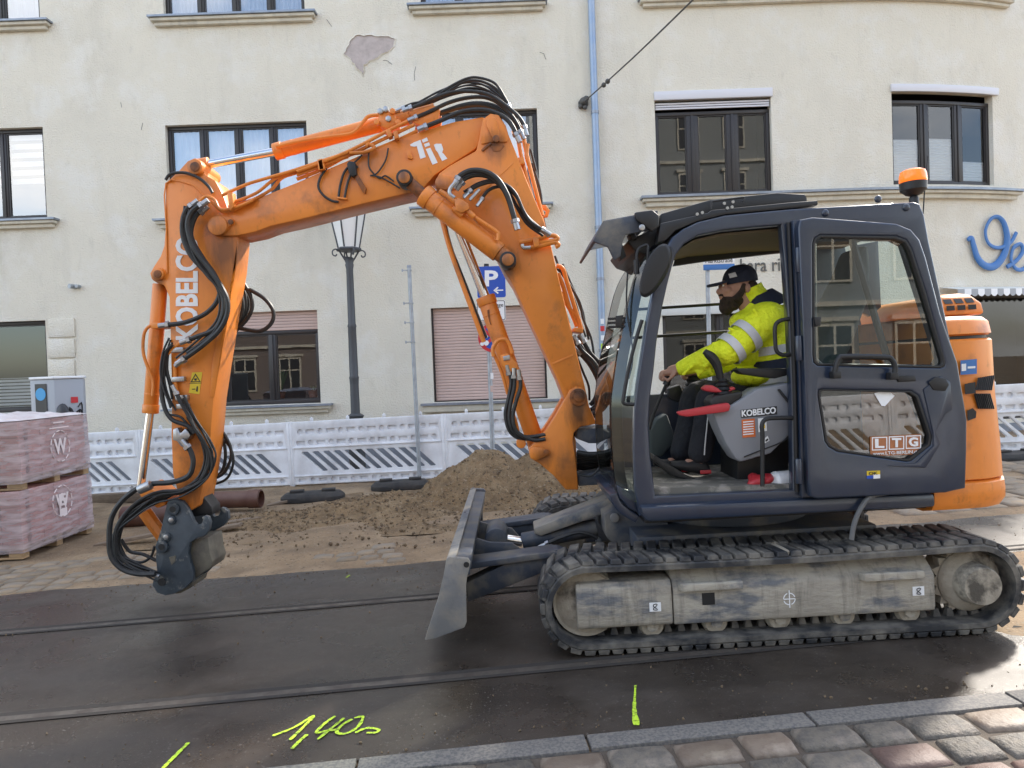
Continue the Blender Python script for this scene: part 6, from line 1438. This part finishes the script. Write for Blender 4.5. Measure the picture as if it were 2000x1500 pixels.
hose(z2([(600, 230), (652, 310), (678, 400), (640, 520), (540, 590), (440, 625), (300, 700), (215, 765), (152, 840), (160, 940), (230, 1010), (380, 1080)]), .02, .013, (0, 0)); hose(z2([(640, 300), (660, 420), (600, 540), (430, 640), (240, 740), (130, 880), (125, 960), (180, 1040), (290, 1075)]), .05, .010, (0, 0))
for pts, r_ in (([(700, 200), (750, 270), (780, 360), (770, 460), (730, 510), (650, 540)], .013), ([(750, 280), (808, 340), (828, 420), (800, 510), (740, 550), (640, 565)], .010), ([(690, 290), (712, 380), (692, 460), (640, 505)], .013), ([(365, 920), (345, 980), (285, 1015), (200, 985), (150, 880)], .010), ([(170, 880), (220, 950), (300, 968), (375, 1005)], .013)): hose(z2(pts), .36 if pts[0][0] > 600 else .12, r_, (0, 0))
hose(z2([(405, 0), (425, 110), (470, 180), (560, 215), (600, 260)]), .03, .016, (0, 0)); hose(z2([(470, 0), (520, 90), (545, 130)]), .05, .010, (0, 0)); hose(z2([(440, 150), (520, 165), (580, 240)]), .04, .009, (0, 0))
hose(z1([(470, 1180), (430, 1230), (410, 1350), (405, 1460), (412, 1520)]), .03, .013, (0, 0)); hose(z1([(445, 1220), (440, 1330), (470, 1430), (510, 1510)]), .05, .010, (0, 0)); hose(z1([(432, 1230), (420, 1300), (450, 1400), (470, 1500)]), .06, .009, (0, 0))
hose(z1([(430, 215), (460, 180), (540, 172), (620, 200), (680, 250), (705, 290)]), .05, .011, (0, 0))
for k, pts in enumerate(([(560, 720), (582, 800), (562, 920), (545, 1010), (570, 1110), (630, 1160), (720, 1162), (800, 1150)], [(600, 740), (602, 830), (577, 950), (570, 1040), (600, 1120), (680, 1152), (800, 1138)], [(632, 750), (642, 830), (612, 930), (592, 1030), (620, 1120), (720, 1172), (800, 1165)])): hose(z4(pts), .03 - .02 * k, .014, (1, 0))
for k, pts in enumerate(([(990, 530), (1030, 600), (1110, 680), (1170, 790), (1180, 900), (1140, 980), (1090, 1010)], [(1030, 520), (1080, 610), (1160, 700), (1215, 800), (1210, 900), (1130, 1005)], [(1000, 600), (1090, 700), (1135, 800), (1120, 900), (1085, 950)], [(1005, 560), (1070, 640), (1140, 740), (1190, 850), (1160, 960), (1100, 1010)], [(1020, 540), (1100, 630), (1180, 740), (1225, 860), (1180, 960), (1110, 1020)], [(990, 560), (1060, 660), (1120, 760), (1150, 860), (1120, 950), (1080, 985)])): hose(z4(pts), .12 + .05 * k, .016, (1, 0))
for k, pts in enumerate(([(860, 0), (900, 100), (960, 190), (1020, 300), (1040, 400), (1090, 520), (1110, 640)], [(830, 0), (870, 110), (890, 220), (930, 380), (960, 500)], [(880, 80), (970, 210), (1030, 330), (1050, 420)], [(800, -60), (850, 60), (880, 200), (920, 330), (950, 430)], [(1000, 640), (1040, 740), (1075, 830), (1080, 920)])): hose(z4(pts), .2 + .03 * k, .009, (0, 0))
for k, pts in enumerate(([(1720, 760), (1760, 900), (1780, 1080), (1800, 1180), (1840, 1400), (1900, 1481)], [(1690, 600), (1740, 800), (1770, 960)], [(1700, 700), (1745, 850), (1762, 1000)])): hose(z3(pts), .24 + .04 * k, .009, (0, 0))
for k in range(6): hose(z4([(1000, 1250 + k * 24), (1070, 1262 + k * 22), (1150, 1258 + k * 18), (1240, 1240 + k * 22)]), .05 + .05 * k, .018, (0, 0))
hose(z4([(1010, 1390), (1090, 1400), (1160, 1330), (1230, 1270)]), .0, .008, (0, 0))
# cables on the boom flank
for pts in ([(215, 735), (170, 800), (155, 870), (190, 930), (250, 970), (300, 980)], [(400, 700), (345, 760), (315, 850), (300, 950)], [(440, 720), (385, 790), (360, 870), (345, 950)], [(520, 620), (520, 720), (560, 780), (600, 810), (640, 790), (700, 830)], [(660, 590), (640, 680), (580, 770), (530, 790)], [(545, 790), (600, 800), (680, 840), (745, 880)], [(470, 640), (420, 690), (370, 720)]): hose(z3(pts), .03, .009 if pts[0][0] < 450 else .006, (0, 0))
part('sensor_box', z3([(358, 700), (375, 680), (420, 690), (432, 780), (400, 800), (375, 770)]), .0, .049, 'black_part'); part('sensor_bracket', z3([(410, 790), (440, 780), (500, 880), (490, 920), (470, 900)]), .02, .049, 'orange_grease', bev=.003)
part('clip', z3([(290, 940), (360, 950), (358, 962), (288, 952)]), .0, .045, 'orange', bev=.002); part('lug', z3([(790, 610), (820, 605), (838, 660), (830, 670), (800, 660)]), .03, .049, 'orange', bev=.003)
part('pipe_clamp', z1([(790, 290), (820, 285), (830, 370), (805, 395)]), -.02, .05, 'orange', bev=.004)
# rigid orange pipes
def pipeo(pts, y, r=.012): return tubeE('steel_pipe', pts, y, r, 'orange', sm=5)
for k, pts in enumerate(([(760, 305), (900, 242), (1030, 202), (1200, 152), (1500, 52)], [(830, 345), (960, 292), (1060, 215), (1150, 172), (1320, 120), (1500, 62)], [(800, 372), (940, 330), (1050, 270), (1110, 205), (1200, 172), (1500, 78)], [(620, 350), (665, 312), (715, 330), (750, 385), (830, 378), (940, 335)], [(700, 340), (730, 370), (770, 400), (840, 385), (960, 320)])): pipeo(z1(pts), .01 + .02 * (k % 3))
for k, pts in enumerate(([(0, 760), (160, 700), (400, 600), (650, 468), (800, 395)], [(0, 785), (170, 722), (420, 620), (700, 490), (850, 420)], [(0, 815), (180, 745), (380, 640), (520, 615), (700, 545), (870, 465)], [(380, 625), (480, 620), (560, 590), (520, 560), (500, 580)])): pipeo(z3(pts), .01 + .025 * (k % 3), .013)
pipeo(z3([(600, 350), (520, 360), (480, 400), (430, 460), (370, 490), (200, 512), (0, 545), (-150, 580)]), YB - .09, .014)
mf = part('manifold', z3([(580, 400), (590, 340), (640, 310), (690, 330), (720, 370), (725, 420), (650, 450), (600, 430)]), .08, .28, 'orange', bev=.012)
for p in ((600, 320), (640, 305), (690, 320), (575, 400), (730, 400), (660, 375)): 
    q = z3([p])[0]; c = E(*q, .06); mb = MB(); mb.cyl(c, c + Vector((0, .03, 0)), .022, n=6); mb.build('manifold_port', 'orange' if p[0] % 20 else 'fitting', mf, bev=.002)
for pts in ([(150, 680), (185, 668), (200, 740), (165, 750)], [(640, 460), (670, 445), (690, 500), (660, 515)], [(695, 470), (722, 460), (735, 515), (705, 525)]): part('pipe_clamp', z3(pts), -.012, .05, 'orange', bev=.003)
part('pipe_clamp', z1([(1318, 95), (1348, 88), (1358, 150), (1325, 158)]), -.012, .06, 'orange', bev=.003)
for pts in ([(1600, 520), (1620, 640), (1660, 800), (1735, 1090)], [(1640, 520), (1665, 650), (1710, 830), (1775, 1080)], [(1670, 560), (1660, 640), (1680, 720)]): pipeo(z3(pts), .1, .015)
part('pipe_clamp', z3([(1590, 660), (1640, 650), (1650, 700), (1600, 710)]), .04, .2, 'orange', bev=.003); part('pipe_clamp', z3([(1730, 1090), (1780, 1080), (1800, 1150), (1745, 1160)]), .04, .2, 'orange', bev=.003)
part('lifting_eye', z3([(1750, 1000), (1800, 1000), (1830, 1040), (1815, 1085), (1780, 1090), (1800, 1060), (1800, 1040), (1785, 1030)]), .16, .2, 'orange', bev=.003)
for pts in ([(870, 62), (910, 80), (935, 160), (975, 290), (1030, 470)], [(880, 110), (915, 200), (950, 320), (990, 420), (1000, 450)], [(900, 230), (950, 330), (1010, 400), (1020, 480)]): pipeo(z4(pts), .14, .016)
part('pipe_clamp', z4([(925, 420), (950, 415), (975, 500), (950, 510)]), .05, .3, 'orange', bev=.003); part('pipe_clamp', z4([(985, 455), (1040, 460), (1040, 490), (980, 480)]), .05, .3, 'orange', bev=.003)
pipeo(z3([(1605, 1272), (1720, 1250), (1840, 1222), (1885, 1240), (1860, 1258), (1740, 1275)]), -.03, .016); pipeo(z3([(1640, 1312), (1750, 1298), (1860, 1272), (1892, 1290), (1870, 1305)]), -.03, .016)
part('pipe_clamp', z3([(1705, 1235), (1750, 1232), (1752, 1300), (1715, 1305)]), -.06, .02, 'orange', bev=.003)
mb = MB(); mb.tube([E(*p, -.06) for p in z3([(1630, 1285), (1640, 1310), (1690, 1308)])], .014, 8, 3); mb.build('hose_fitting', 'fitting', ex)
av = part('valve_block', z3([(1140, 960), (1170, 945), (1240, 990), (1250, 1030), (1190, 1060), (1145, 1040)]), -.22, -.12, 'orange', bev=.01)
for p in ((1120, 960), (1250, 1060), (1165, 1050)): q = z3([p])[0]; c = E(*q, -.18); mb = MB(); mb.cyl(c + Vector((-.03, 0, .03)), c + Vector((.03, 0, -.03)), .02, n=10); mb.build('valve_port', 'orange', av, bev=.003)
for pts in ([(1030, 900), (1080, 930), (1120, 960)],): pipeo(z3(pts), -.18, .018)
mb = MB(); mb.tube([E(*p, -.19) for p in z3([(1150, 835), (1110, 880), (1105, 920), (1140, 950)])], .014, 8, 4); mb.build('hose_fitting', 'fitting', ex)
for a, b in (((1205, 950), (1240, 915)), ((1250, 965), (1320, 890)), ((1300, 1010), (1335, 965))): mb = MB(); mb.cyl(E(*z3([a])[0], -.14), E(*z3([b])[0], -.12), .011, n=8); mb.build('hose_fitting', 'fitting', ex)
pipeo(z3([(1250, 1050), (1290, 1090), (1440, 1190), (1455, 1220), (1450, 1260)]), -.17, .014)
pipeo(z1([(365, 1058), (320, 1085), (300, 1140), (302, 1240), (345, 1360), (358, 1400), (355, 1480)]), YB - .1, .012); part('pipe_clamp', z1([(340, 1050), (430, 1050), (430, 1080), (345, 1085)]), .05, .2, 'orange', bev=.003)
pipeo(z1([(520, 1165), (480, 1200), (430, 1250), (415, 1310), (412, 1400)]), .05, .013); pipeo(z1([(500, 1300), (485, 1320), (490, 1420), (510, 1500), (560, 1600)]), .06, .013)
for p in ((500, 1210), (505, 1382), (525, 1490), (530, 1620 - 80)):
    q = z1([p])[0]; c = E(*q, .05); mb = MB(); mb.box(c.x - .045, c.x + .045, .04, .079, c.z - .018, c.z + .018); mb.build('pipe_clamp', 'fitting', ex, bev=.004)
vb = part('stick_valve', z2([(472, 235), (500, 225), (515, 260), (545, 230), (575, 270), (560, 300), (530, 290), (550, 330), (520, 340), (495, 305), (470, 300)]), .0, .07, 'fitting', bev=.008)
mb = MB(); q0_, q1_ = E(*z2([(275, 590)])[0], -.09), E(*z2([(345, 560)])[0], -.09); mb.cyl(q0_, q1_, .033, n=14); mb.build('hose_sleeve', 'fitting', ex, bev=.003)
pipeo(z4([(470, 640), (465, 590), (490, 545), (530, 530), (565, 550), (590, 620)]), .06, .015); pipeo(z4([(470, 620), (520, 740), (560, 880)]), .08, .012)
part('cylinder_valve', z4([(510, 630), (560, 620), (620, 680), (635, 740), (560, 740), (520, 690)]), .02, .09, 'orange', bev=.01); part('valve_tag', z4([(528, 640), (572, 630), (575, 660), (535, 668)]), .01, .0195, 'fitting', bev=.003)
pipeo(z4([(590, 990), (620, 1080), (630, 1150)]), .06, .010); pin('pipe_union', 820 + 645 / 3.261, 500 + 1195 / 3.261, .035, .02, .12, 'orange')
for a, b in (((575, 155), (575, 170)),): pass

# second and third runs of the hose bundles
rj = random.Random(21)
def again(pts, conv, y, r_, n, sp):
    for _ in range(n):
        dx, dy = rj.uniform(-sp, sp), rj.uniform(-sp, sp); hose(conv([(a + dx + rj.uniform(-sp, sp) * .5, b + dy + rj.uniform(-sp, sp) * .5) for a, b in pts]), y + rj.uniform(-.05, .05), r_ * rj.uniform(.75, 1.05), (0, 0))
again([(800, 300), (950, 262), (1100, 200), (1250, 170), (1390, 205), (1500, 290), (1600, 380), (1640, 480)], z3, .2, .012, 3, 22)
again([(850, 410), (1000, 360), (1180, 300), (1340, 285), (1470, 325), (1560, 410), (1610, 520)], z3, .15, .015, 3, 14)
again([(560, 400), (540, 500), (590, 640), (690, 760), (755, 850), (785, 930), (770, 1030), (700, 1120), (560, 1210)], z1, .02, .015, 2, 14)
again([(500, 20), (560, 140), (640, 270), (690, 390), (660, 500), (540, 590), (380, 615), (240, 690), (150, 800), (125, 930), (190, 1030), (360, 1085)], z2, .04, .013, 3, 18)
again([(700, 210), (770, 300), (800, 400), (760, 500), (650, 555)], z2, .36, .011, 2, 16)
again([(825, 760), (895, 850), (930, 940), (905, 1020), (840, 1090), (780, 1150)], z1, .40, .014, 2, 20)
again([(1000, 540), (1070, 640), (1150, 740), (1200, 850), (1180, 950), (1110, 1010)], z4, .28, .016, 4, 22)
again([(900, 60), (950, 180), (1000, 290), (1035, 400), (1070, 520)], z4, .3, .009, 3, 14)

again([(520, 60), (590, 190), (660, 300), (700, 400), (660, 510), (520, 600), (360, 640), (230, 720), (150, 820), (140, 960), (230, 1040), (365, 1088)], z2, .0, .008, 4, 26)
again([(570, 380), (548, 500), (600, 650), (690, 770), (750, 860), (770, 950), (745, 1050), (650, 1150), (510, 1270)], z1, .0, .009, 3, 22)
again([(780, 310), (900, 265), (1050, 190), (1200, 130), (1340, 140), (1470, 220), (1560, 330), (1640, 470)], z3, .2, .008, 3, 20)
again([(470, 1150), (440, 1240), (425, 1360), (445, 1470), (480, 1560)], z1, .03, .008, 3, 18)
again([(1200, 900), (1290, 840), (1410, 810), (1510, 870), (1590, 1000), (1660, 1120), (1790, 1210)], z3, -.06, .009, 2, 16)
# ================================================================== DRIVER
mat('skin', (.46, .26, .19), .55, c2=(.40, .21, .15), nscale=14)
mat('hivis', (.92, 1.0, .025), .7, c2=(.86, .97, .02), nscale=5, bump=(13, .9), bdist=.05)
mat('navy', (.012, .016, .035), .8, bump=(16, .5), bdist=.02)
mat('reflective', (.62, .62, .63), .45, c2=(.5, .5, .52), nscale=12)
mat('trousers', (.014, .015, .022), .85, bump=(12, .7), bdist=.03)
mat('beard', (.045, .028, .02), .9, c2=(.02, .013, .01), nscale=40, bump=(120, .9), bdist=.01)
mat('shoe', (.015, .015, .017), .6)
base = E(1500, 790, -.52); pw = EM @ base
person = empty('person', pw, (0, -TILT, 0)); tag(person, 'bearded man in yellow hi-vis jacket and dark cap driving the digger', 'person')
def H(px, py, y): return E(px, py, y) - base
def fuse(mb, voxel, it, name, m, parent=person, ang=80):
    bmesh.ops.recalc_face_normals(mb.bm, faces=mb.bm.faces)
    me = bpy.data.meshes.new(name); mb.bm.to_mesh(me); mb.bm.free(); o = bpy.data.objects.new('tmp', me); col.objects.link(o)
    a = o.modifiers.new('r', 'REMESH'); a.mode = 'VOXEL'; a.voxel_size = voxel
    b = o.modifiers.new('s', 'SMOOTH'); b.factor = .5; b.iterations = it
    dg = bpy.context.evaluated_depsgraph_get(); dg.update(); me2 = bpy.data.meshes.new_from_object(o.evaluated_get(dg))
    bpy.data.objects.remove(o); me2.name = name; me2.materials.clear(); smooth(me2, ang)
    return link(name, me2, MATS[m], parent)
def limb(mb, pts, rs, n=16, sm=5):
    P = pts; k = len(rs) - 1
    def rf(t):
        f = t * k; i = min(int(f), k - 1); return rs[i] + (rs[i + 1] - rs[i]) * (f - i)
    mb.tube(P, rf, n, sm)
    mb.ball(P[0], rs[0], 14, 10); mb.ball(P[-1], rs[-1], 14, 10)
def ell(mb, c, r, rot=0):
    m = Matrix.Translation(c) @ Matrix.Rotation(rot, 4, 'Y') @ Matrix.Diagonal((*r, 1)); bmesh.ops.create_uvsphere(mb.bm, u_segments=20, v_segments=14, radius=1, matrix=m)
YM0 = -.52
def torso(mb, k):
    rings = []
    for (px, py, hx, hy) in ((1512, 800, .13, .17), (1512, 765, .15, .19), (1508, 725, .155, .2), (1500, 680, .15, .205), (1494, 640, .14, .205), (1494, 612, .115, .19), (1490, 594, .08, .11), (1482, 580, .06, .07)):
        c = H(px, py, YM0); rings.append([c + Vector((k * hx * math.cos(t), k * hy * math.sin(t), 0)) for t in [2 * math.pi * q / 24 for q in range(24)]])
    mb.loft(rings)
SH, EL, WR = H(1500, 622, -.715), H(1424, 684, -.75), H(1332, 719, -.60)
SH2, EL2, WR2 = H(1478, 622, -.32), H(1420, 700, -.20), H(1366, 728, -.23)
mb = MB(); yh = YM0
HC = H(1444, 556, yh)
ell(mb, HC, (.094, .076, .104)); ell(mb, H(1427, 574, yh), (.062, .060, .066)); ell(mb, H(1421, 590, yh), (.042, .042, .035))
ell(mb, H(1414, 566, yh), (.030, .052, .06))                                   # face mass
mb.tube([H(1412, 556, yh), H(1407, 564, yh), H(1402.5, 569.5, yh), H(1408, 573, yh)], lambda t: .009 + .009 * t, 10, 4)   # nose
for s in (-1, 1):
    ell(mb, H(1405.5, 570.5, yh) + Vector((0, s * .013, 0)), (.011, .009, .009)); ell(mb, H(1411, 553, yh) + Vector((0, s * .034, 0)), (.02, .028, .012)); ell(mb, H(1418, 568, yh) + Vector((0, s * .047, 0)), (.024, .018, .02))
    ell(mb, H(1453, 566, yh) + Vector((0, s * .079, 0)), (.017, .010, .030), .2); ell(mb, H(1450, 564, yh) + Vector((0, s * .086, 0)), (.010, .006, .019), .2)
ell(mb, H(1408, 580, yh), (.014, .026, .008)); ell(mb, H(1409, 584, yh), (.012, .022, .008))
limb(mb, [H(1449, 578, yh), H(1462, 598, yh), H(1485, 620, yh)], [.058, .06, .075])
torso(mb, .86)
limb(mb, [SH, EL, WR], [.055, .045, .030]); limb(mb, [SH2, EL2, WR2], [.055, .045, .030])
def hand(mb, wrist, knob, side):
    d = (knob - wrist).normalized(); palm = wrist + d * .055; up_ = Vector((0, 0, 1)); lat = Vector((0, side, 0))
    mb.tube([wrist, wrist + d * .03, palm + d * .02 + up_ * .006], lambda t: .028 + .008 * math.sin(math.pi * t), 12, 3)
    ell(mb, palm + d * .012, (.042, .040, .024), -.3)
    for k in range(4):
        off = lat * (-.030 + .020 * k); ln = (.9, 1.0, .95, .78)[k]
        r0_ = palm + d * .03 + off + up_ * .010
        mb.tube([r0_, r0_ + d * .032 * ln + up_ * .004, r0_ + d * .050 * ln - up_ * .022 * ln, r0_ + d * .036 * ln - up_ * .048 * ln, r0_ + d * .012 - up_ * .055 * ln], lambda t: .0105 - .0025 * t, 8, 4)
    t0 = palm - d * .02 - lat * .034 * -1
    mb.tube([t0 - up_ * .006, t0 + d * .02 - up_ * .026 + lat * .008, t0 + d * .045 - up_ * .042, t0 + d * .06 - up_ * .05 - lat * .008], lambda t: .0135 - .004 * t, 8, 4)
hand(mb, WR + Vector((-.015, 0, -.002)), H(1306, 727, -.565), -1); hand(mb, WR2 + Vector((-.01, 0, 0)), H(1350, 728, -.25), 1)
LEG = [[H(1505, 792, -.60), H(1392, 772, -.62), H(1366, 890, -.585)], [H(1505, 792, -.42), H(1362, 770, -.40), H(1330, 888, -.38)]]
for l in LEG: limb(mb, l, [.08, .06, .042])
for l in LEG: mb.tube([l[2], l[2] + Vector((-.01, 0, -.05)), l[2] + Vector((-.09, 0, -.05))], lambda t: .042 - .008 * t, 10, 3)
fuse(mb, .0055, 4, 'body', 'skin')
for s in (-1, 1):                                                              # eyes under the brim
    mb = MB(); ell(mb, H(1409.5, 559, yh) + Vector((0, s * .033, 0)), (.010, .012, .008)); mb.build('eye', 'sign_white', person)
    mb = MB(); ell(mb, H(1407.3, 559, yh) + Vector((0, s * .034, 0)), (.005, .006, .006)); mb.build('iris', 'ink', person)
# beard and hair
mb = MB(); ell(mb, H(1424, 588, yh), (.060, .064, .045)); ell(mb, H(1419, 600, yh), (.048, .052, .05)); ell(mb, H(1419, 606, yh), (.034, .036, .034)); ell(mb, H(1409, 577, yh), (.020, .034, .012)); ell(mb, H(1441, 588, yh), (.036, .066, .034)); ell(mb, H(1433, 597, yh), (.034, .055, .034)); ell(mb, H(1422, 608, yh), (.024, .032, .024))
for s in (-1, 1): mb.tube([H(1446, 556, yh) + Vector((0, s * .072, 0)), H(1442, 572, yh) + Vector((0, s * .068, 0)), H(1430, 588, yh) + Vector((0, s * .058, 0))], lambda t: .014 + .012 * t, 10, 4)
fuse(mb, .006, 3, 'beard', 'beard')
mb = MB(); ell(mb, H(1456, 562, yh), (.078, .0765, .07)); fuse(mb, .008, 2, 'hair', 'beard')
# cap
cc = H(1445, 549.5, yh)
mb = MB(); rings = []
for k in range(9):
    a = (k / 8) * math.pi / 2; rr_ = math.cos(a) ** .75 if k < 8 else .02
    rings.append([cc + Vector(((.112 * rr_) * math.cos(t), .093 * rr_ * math.sin(t), -.012 * math.cos(t) * (1 - k / 8) * -1 + .106 * math.sin(a))) for t in [2 * math.pi * q / 26 for q in range(26)]])
rings.insert(0, [p + Vector((0, 0, -.012)) for p in rings[0]]); mb.loft(rings); mb.build('cap', 'navy', person, ang=70)
mb = MB(); up_r, lo_r = [], []
outl = [(-.075, .075), (-.12, .07), (-.165, .052), (-.186, .02), (-.186, -.02), (-.165, -.052), (-.12, -.07), (-.075, -.075)]
tp = [cc + Vector((x - .022, y, .012 - 1.3 * y * y - .20 * (-.075 - x))) for x, y in outl]; bt = [p + Vector((0, 0, -.015)) for p in tp]
mb.loft([bt, tp]); mb.build('cap_brim', 'navy', person, bev=.002)
mb = MB(); c = cc + Vector((-.064, -.082, .034)); mb.quad(c + Vector((-.022, .012, -.018)), c + Vector((.020, -.008, -.012)), c + Vector((.012, .004, .018)), c + Vector((-.026, .022, .010))); mb.build('cap_patch', 'reflective', person, fix=False)
# jacket
mb = MB(); torso(mb, 1.0)
limb(mb, [SH, EL + (SH - EL) * .45, EL, EL + (WR - EL) * .5, WR], [.100, .098, .088, .072, .048]); limb(mb, [SH2, EL2 + (SH2 - EL2) * .45, EL2, EL2 + (WR2 - EL2) * .5, WR2], [.100, .098, .088, .072, .048])
ell(mb, H(1497, 606, -.63), (.10, .11, .055)); ell(mb, H(1490, 606, -.41), (.10, .11, .055)); ell(mb, H(1528, 625, YM0), (.07, .13, .10)); ell(mb, H(1455, 690, YM0), (.10, .16, .10)); ell(mb, H(1452, 628, YM0), (.085, .13, .07)); ell(mb, H(1470, 606, YM0), (.075, .10, .07)); ell(mb, H(1470, 735, YM0), (.13, .2, .07))
rr = random.Random(4)
for _ in range(20):                                                           # folds
    t = rr.random(); p = SH.lerp(EL, t * 1.6) if t < .62 else EL.lerp(WR, (t - .62) / .38); a = rr.uniform(0, 6.28); q = p + Vector((.05 * math.cos(a), -.055, .07 * math.sin(a))); v = Vector((rr.uniform(-.05, .05), 0, rr.uniform(-.05, .05)))
    mb.tube([q - v, q + Vector((0, -.008, 0)), q + v], .0125, 8, 3)
fuse(mb, .009, 5, 'jacket', 'hivis')
mb = MB(); rings = []
for (px, py, hx, hy) in ((1488, 597, .105, .13), (1478, 584, .082, .092), (1468, 571, .075, .084), (1464, 562, .073, .082)):
    c = H(px, py, YM0); rings.append([c + Vector((hx * math.cos(t), hy * math.sin(t), .030 * math.cos(t))) for t in [2 * math.pi * q / 24 for q in range(24)]])
mb.loft(rings, caps=False); mb.build('collar', 'hivis', person, ang=70)
mb = MB(); rings = []
for (px, py, hx, hy) in ((1497, 603, .135, .185), (1490, 588, .112, .135), (1480, 577, .088, .096)):
    c = H(px, py, YM0); rings.append([c + Vector((hx * math.cos(t), hy * math.sin(t), .035 * math.cos(t) + .006)) for t in [2 * math.pi * q / 24 for q in range(24)]])
mb.loft(rings, caps=False); mb.build('navy_yoke', 'navy', person, ang=70)
def band(a, b, f, r_, wd, name='reflective_band', m='reflective', tilt=0):
    d = (b - a).normalized(); c = a.lerp(b, f); u = d.cross(Vector((0, 1, 0))).normalized(); v = u.cross(d); mb = MB(); rings = []
    for k, (o, g) in enumerate(((-wd / 2, -.004), (-wd / 2, .001), (wd / 2, .001), (wd / 2, -.004))):
        rings.append([c + d * (o + .0) + (u * math.cos(t) + v * math.sin(t)) * (r_ + g) for t in [2 * math.pi * q / 28 for q in range(28)]])
    mb.loft(rings, caps=False); return mb.build(name, m, person, ang=60)
band(SH, EL, .56, .108, .052); band(SH, EL, .95, .101, .052)
band(SH2, EL2, .56, .104, .052)
def waist(py, px, hx, hy, dz, m, name):
    mb = MB(); rings = []
    for o in (-dz, dz):
        c = H(px, py, YM0) + Vector((0, 0, o)); rings.append([c + Vector((hx * math.cos(t), hy * math.sin(t), .02 * math.cos(t))) for t in [2 * math.pi * q / 28 for q in range(28)]])
    mb.loft(rings, caps=False); mb.build(name, m, person, ang=60)
waist(683, 1501, .158, .214, .026, 'reflective', 'reflective_band'); waist(711, 1505, .162, .213, .035, 'navy', 'navy_panel'); waist(738, 1508, .163, .212, .022, 'reflective', 'reflective_band')
# trousers and shoes
mb = MB()
for l in LEG: limb(mb, [l[0], l[0].lerp(l[1], .5), l[1], l[1].lerp(l[2], .5), l[2] + Vector((.005, 0, .02))], [.10, .095, .088, .082, .076])
ell(mb, H(1512, 790, YM0), (.15, .19, .09))
fuse(mb, .009, 4, 'trousers', 'trousers')
mb = MB(); mb.tube([H(*p, -.695) for p in z6([(915, 420), (905, 520), (893, 640), (885, 740)])], .004, 6, 4); mb.build('piping', 'reflective', person)
for i, l in enumerate(LEG):
    a = l[2]; mb = MB()
    rings = []
    for (x, z, hw, hh) in ((.055, -.09, .032, .03), (.03, -.075, .04, .05), (-.02, -.065, .042, .05), (-.08, -.062, .045, .036), (-.14, -.052, .045, .028), (-.185, -.045, .03, .018)):
        c = a + Vector((x, 0, z)); rings.append([c + Vector((0, hw * math.cos(t), hh * math.sin(t))) for t in [2 * math.pi * q / 14 for q in range(14)]])
    mb.loft(rings); sh_ = mb.build('shoe', 'shoe', person, ang=60)
    mb = MB(); c = a + Vector((.04, -.036, -.10)); mb.box(c.x - .05, c.x + .02, c.y - .006, c.y + .004, c.z - .012, c.z + .012); mb.build('heel_flash', 'lever_red', sh_, bev=.003)
# ---------------------------------------------------------------- loose things in the cab
c = EM @ E(1528, 938, -.82); o = MB()
o.lathe([(.055, -.07), (.062, -.06), (.062, .05), (.05, .065), (.03, .07), (.03, .095)], (0, 0, 0), 20, 'x'); o = o.build('canister', 'sign_white', None, bev=.003); o.location = c + Vector((0, 0, -.005)); o.rotation_euler = (0, math.pi, .25); tag(o, 'small white plastic canister lying on the cab floor', 'canister')
mb = MB(); rr = random.Random(2)
for _ in range(9): ell(mb, Vector((rr.uniform(-.09, .09), rr.uniform(-.04, .04), rr.uniform(0, .03))), (rr.uniform(.03, .06), .035, rr.uniform(.015, .035)), rr.uniform(-.5, .5))
o = fuse(mb, .007, 1, 'rag', 'lever_red', None, 40); o.location = EM @ E(1485, 944, -.84); tag(o, 'crumpled red cloth on the cab floor beside the white canister', 'cloth')

# ---------------------------------------------------------------- grit on the road
mb = MB(); rr = random.Random(31)
for k in range(900):
    s_ = rr.uniform(-5, 5); e_ = rr.random()
    t_ = T_KERB1 + abs(rr.gauss(0, .16)) if e_ < .3 else T_ROAD - abs(rr.gauss(0, .45)) if e_ < .75 else rr.uniform(T_KERB1, T_ROAD)
    r_ = rr.choice((.003, .004, .005, .007)) * rr.uniform(.7, 1.4); p = RD(s_, t_, r_ * .4)
    bmesh.ops.create_icosphere(mb.bm, subdivisions=1, radius=r_, matrix=Matrix.Translation(p) @ Euler((rr.uniform(0, 3), rr.uniform(0, 3), 0)).to_matrix().to_4x4() @ Matrix.Diagonal((1, rr.uniform(.6, 1), rr.uniform(.5, .9), 1)))
mb.build('road_grit', 'clod', None, fix=False, ang=10, kind='stuff')
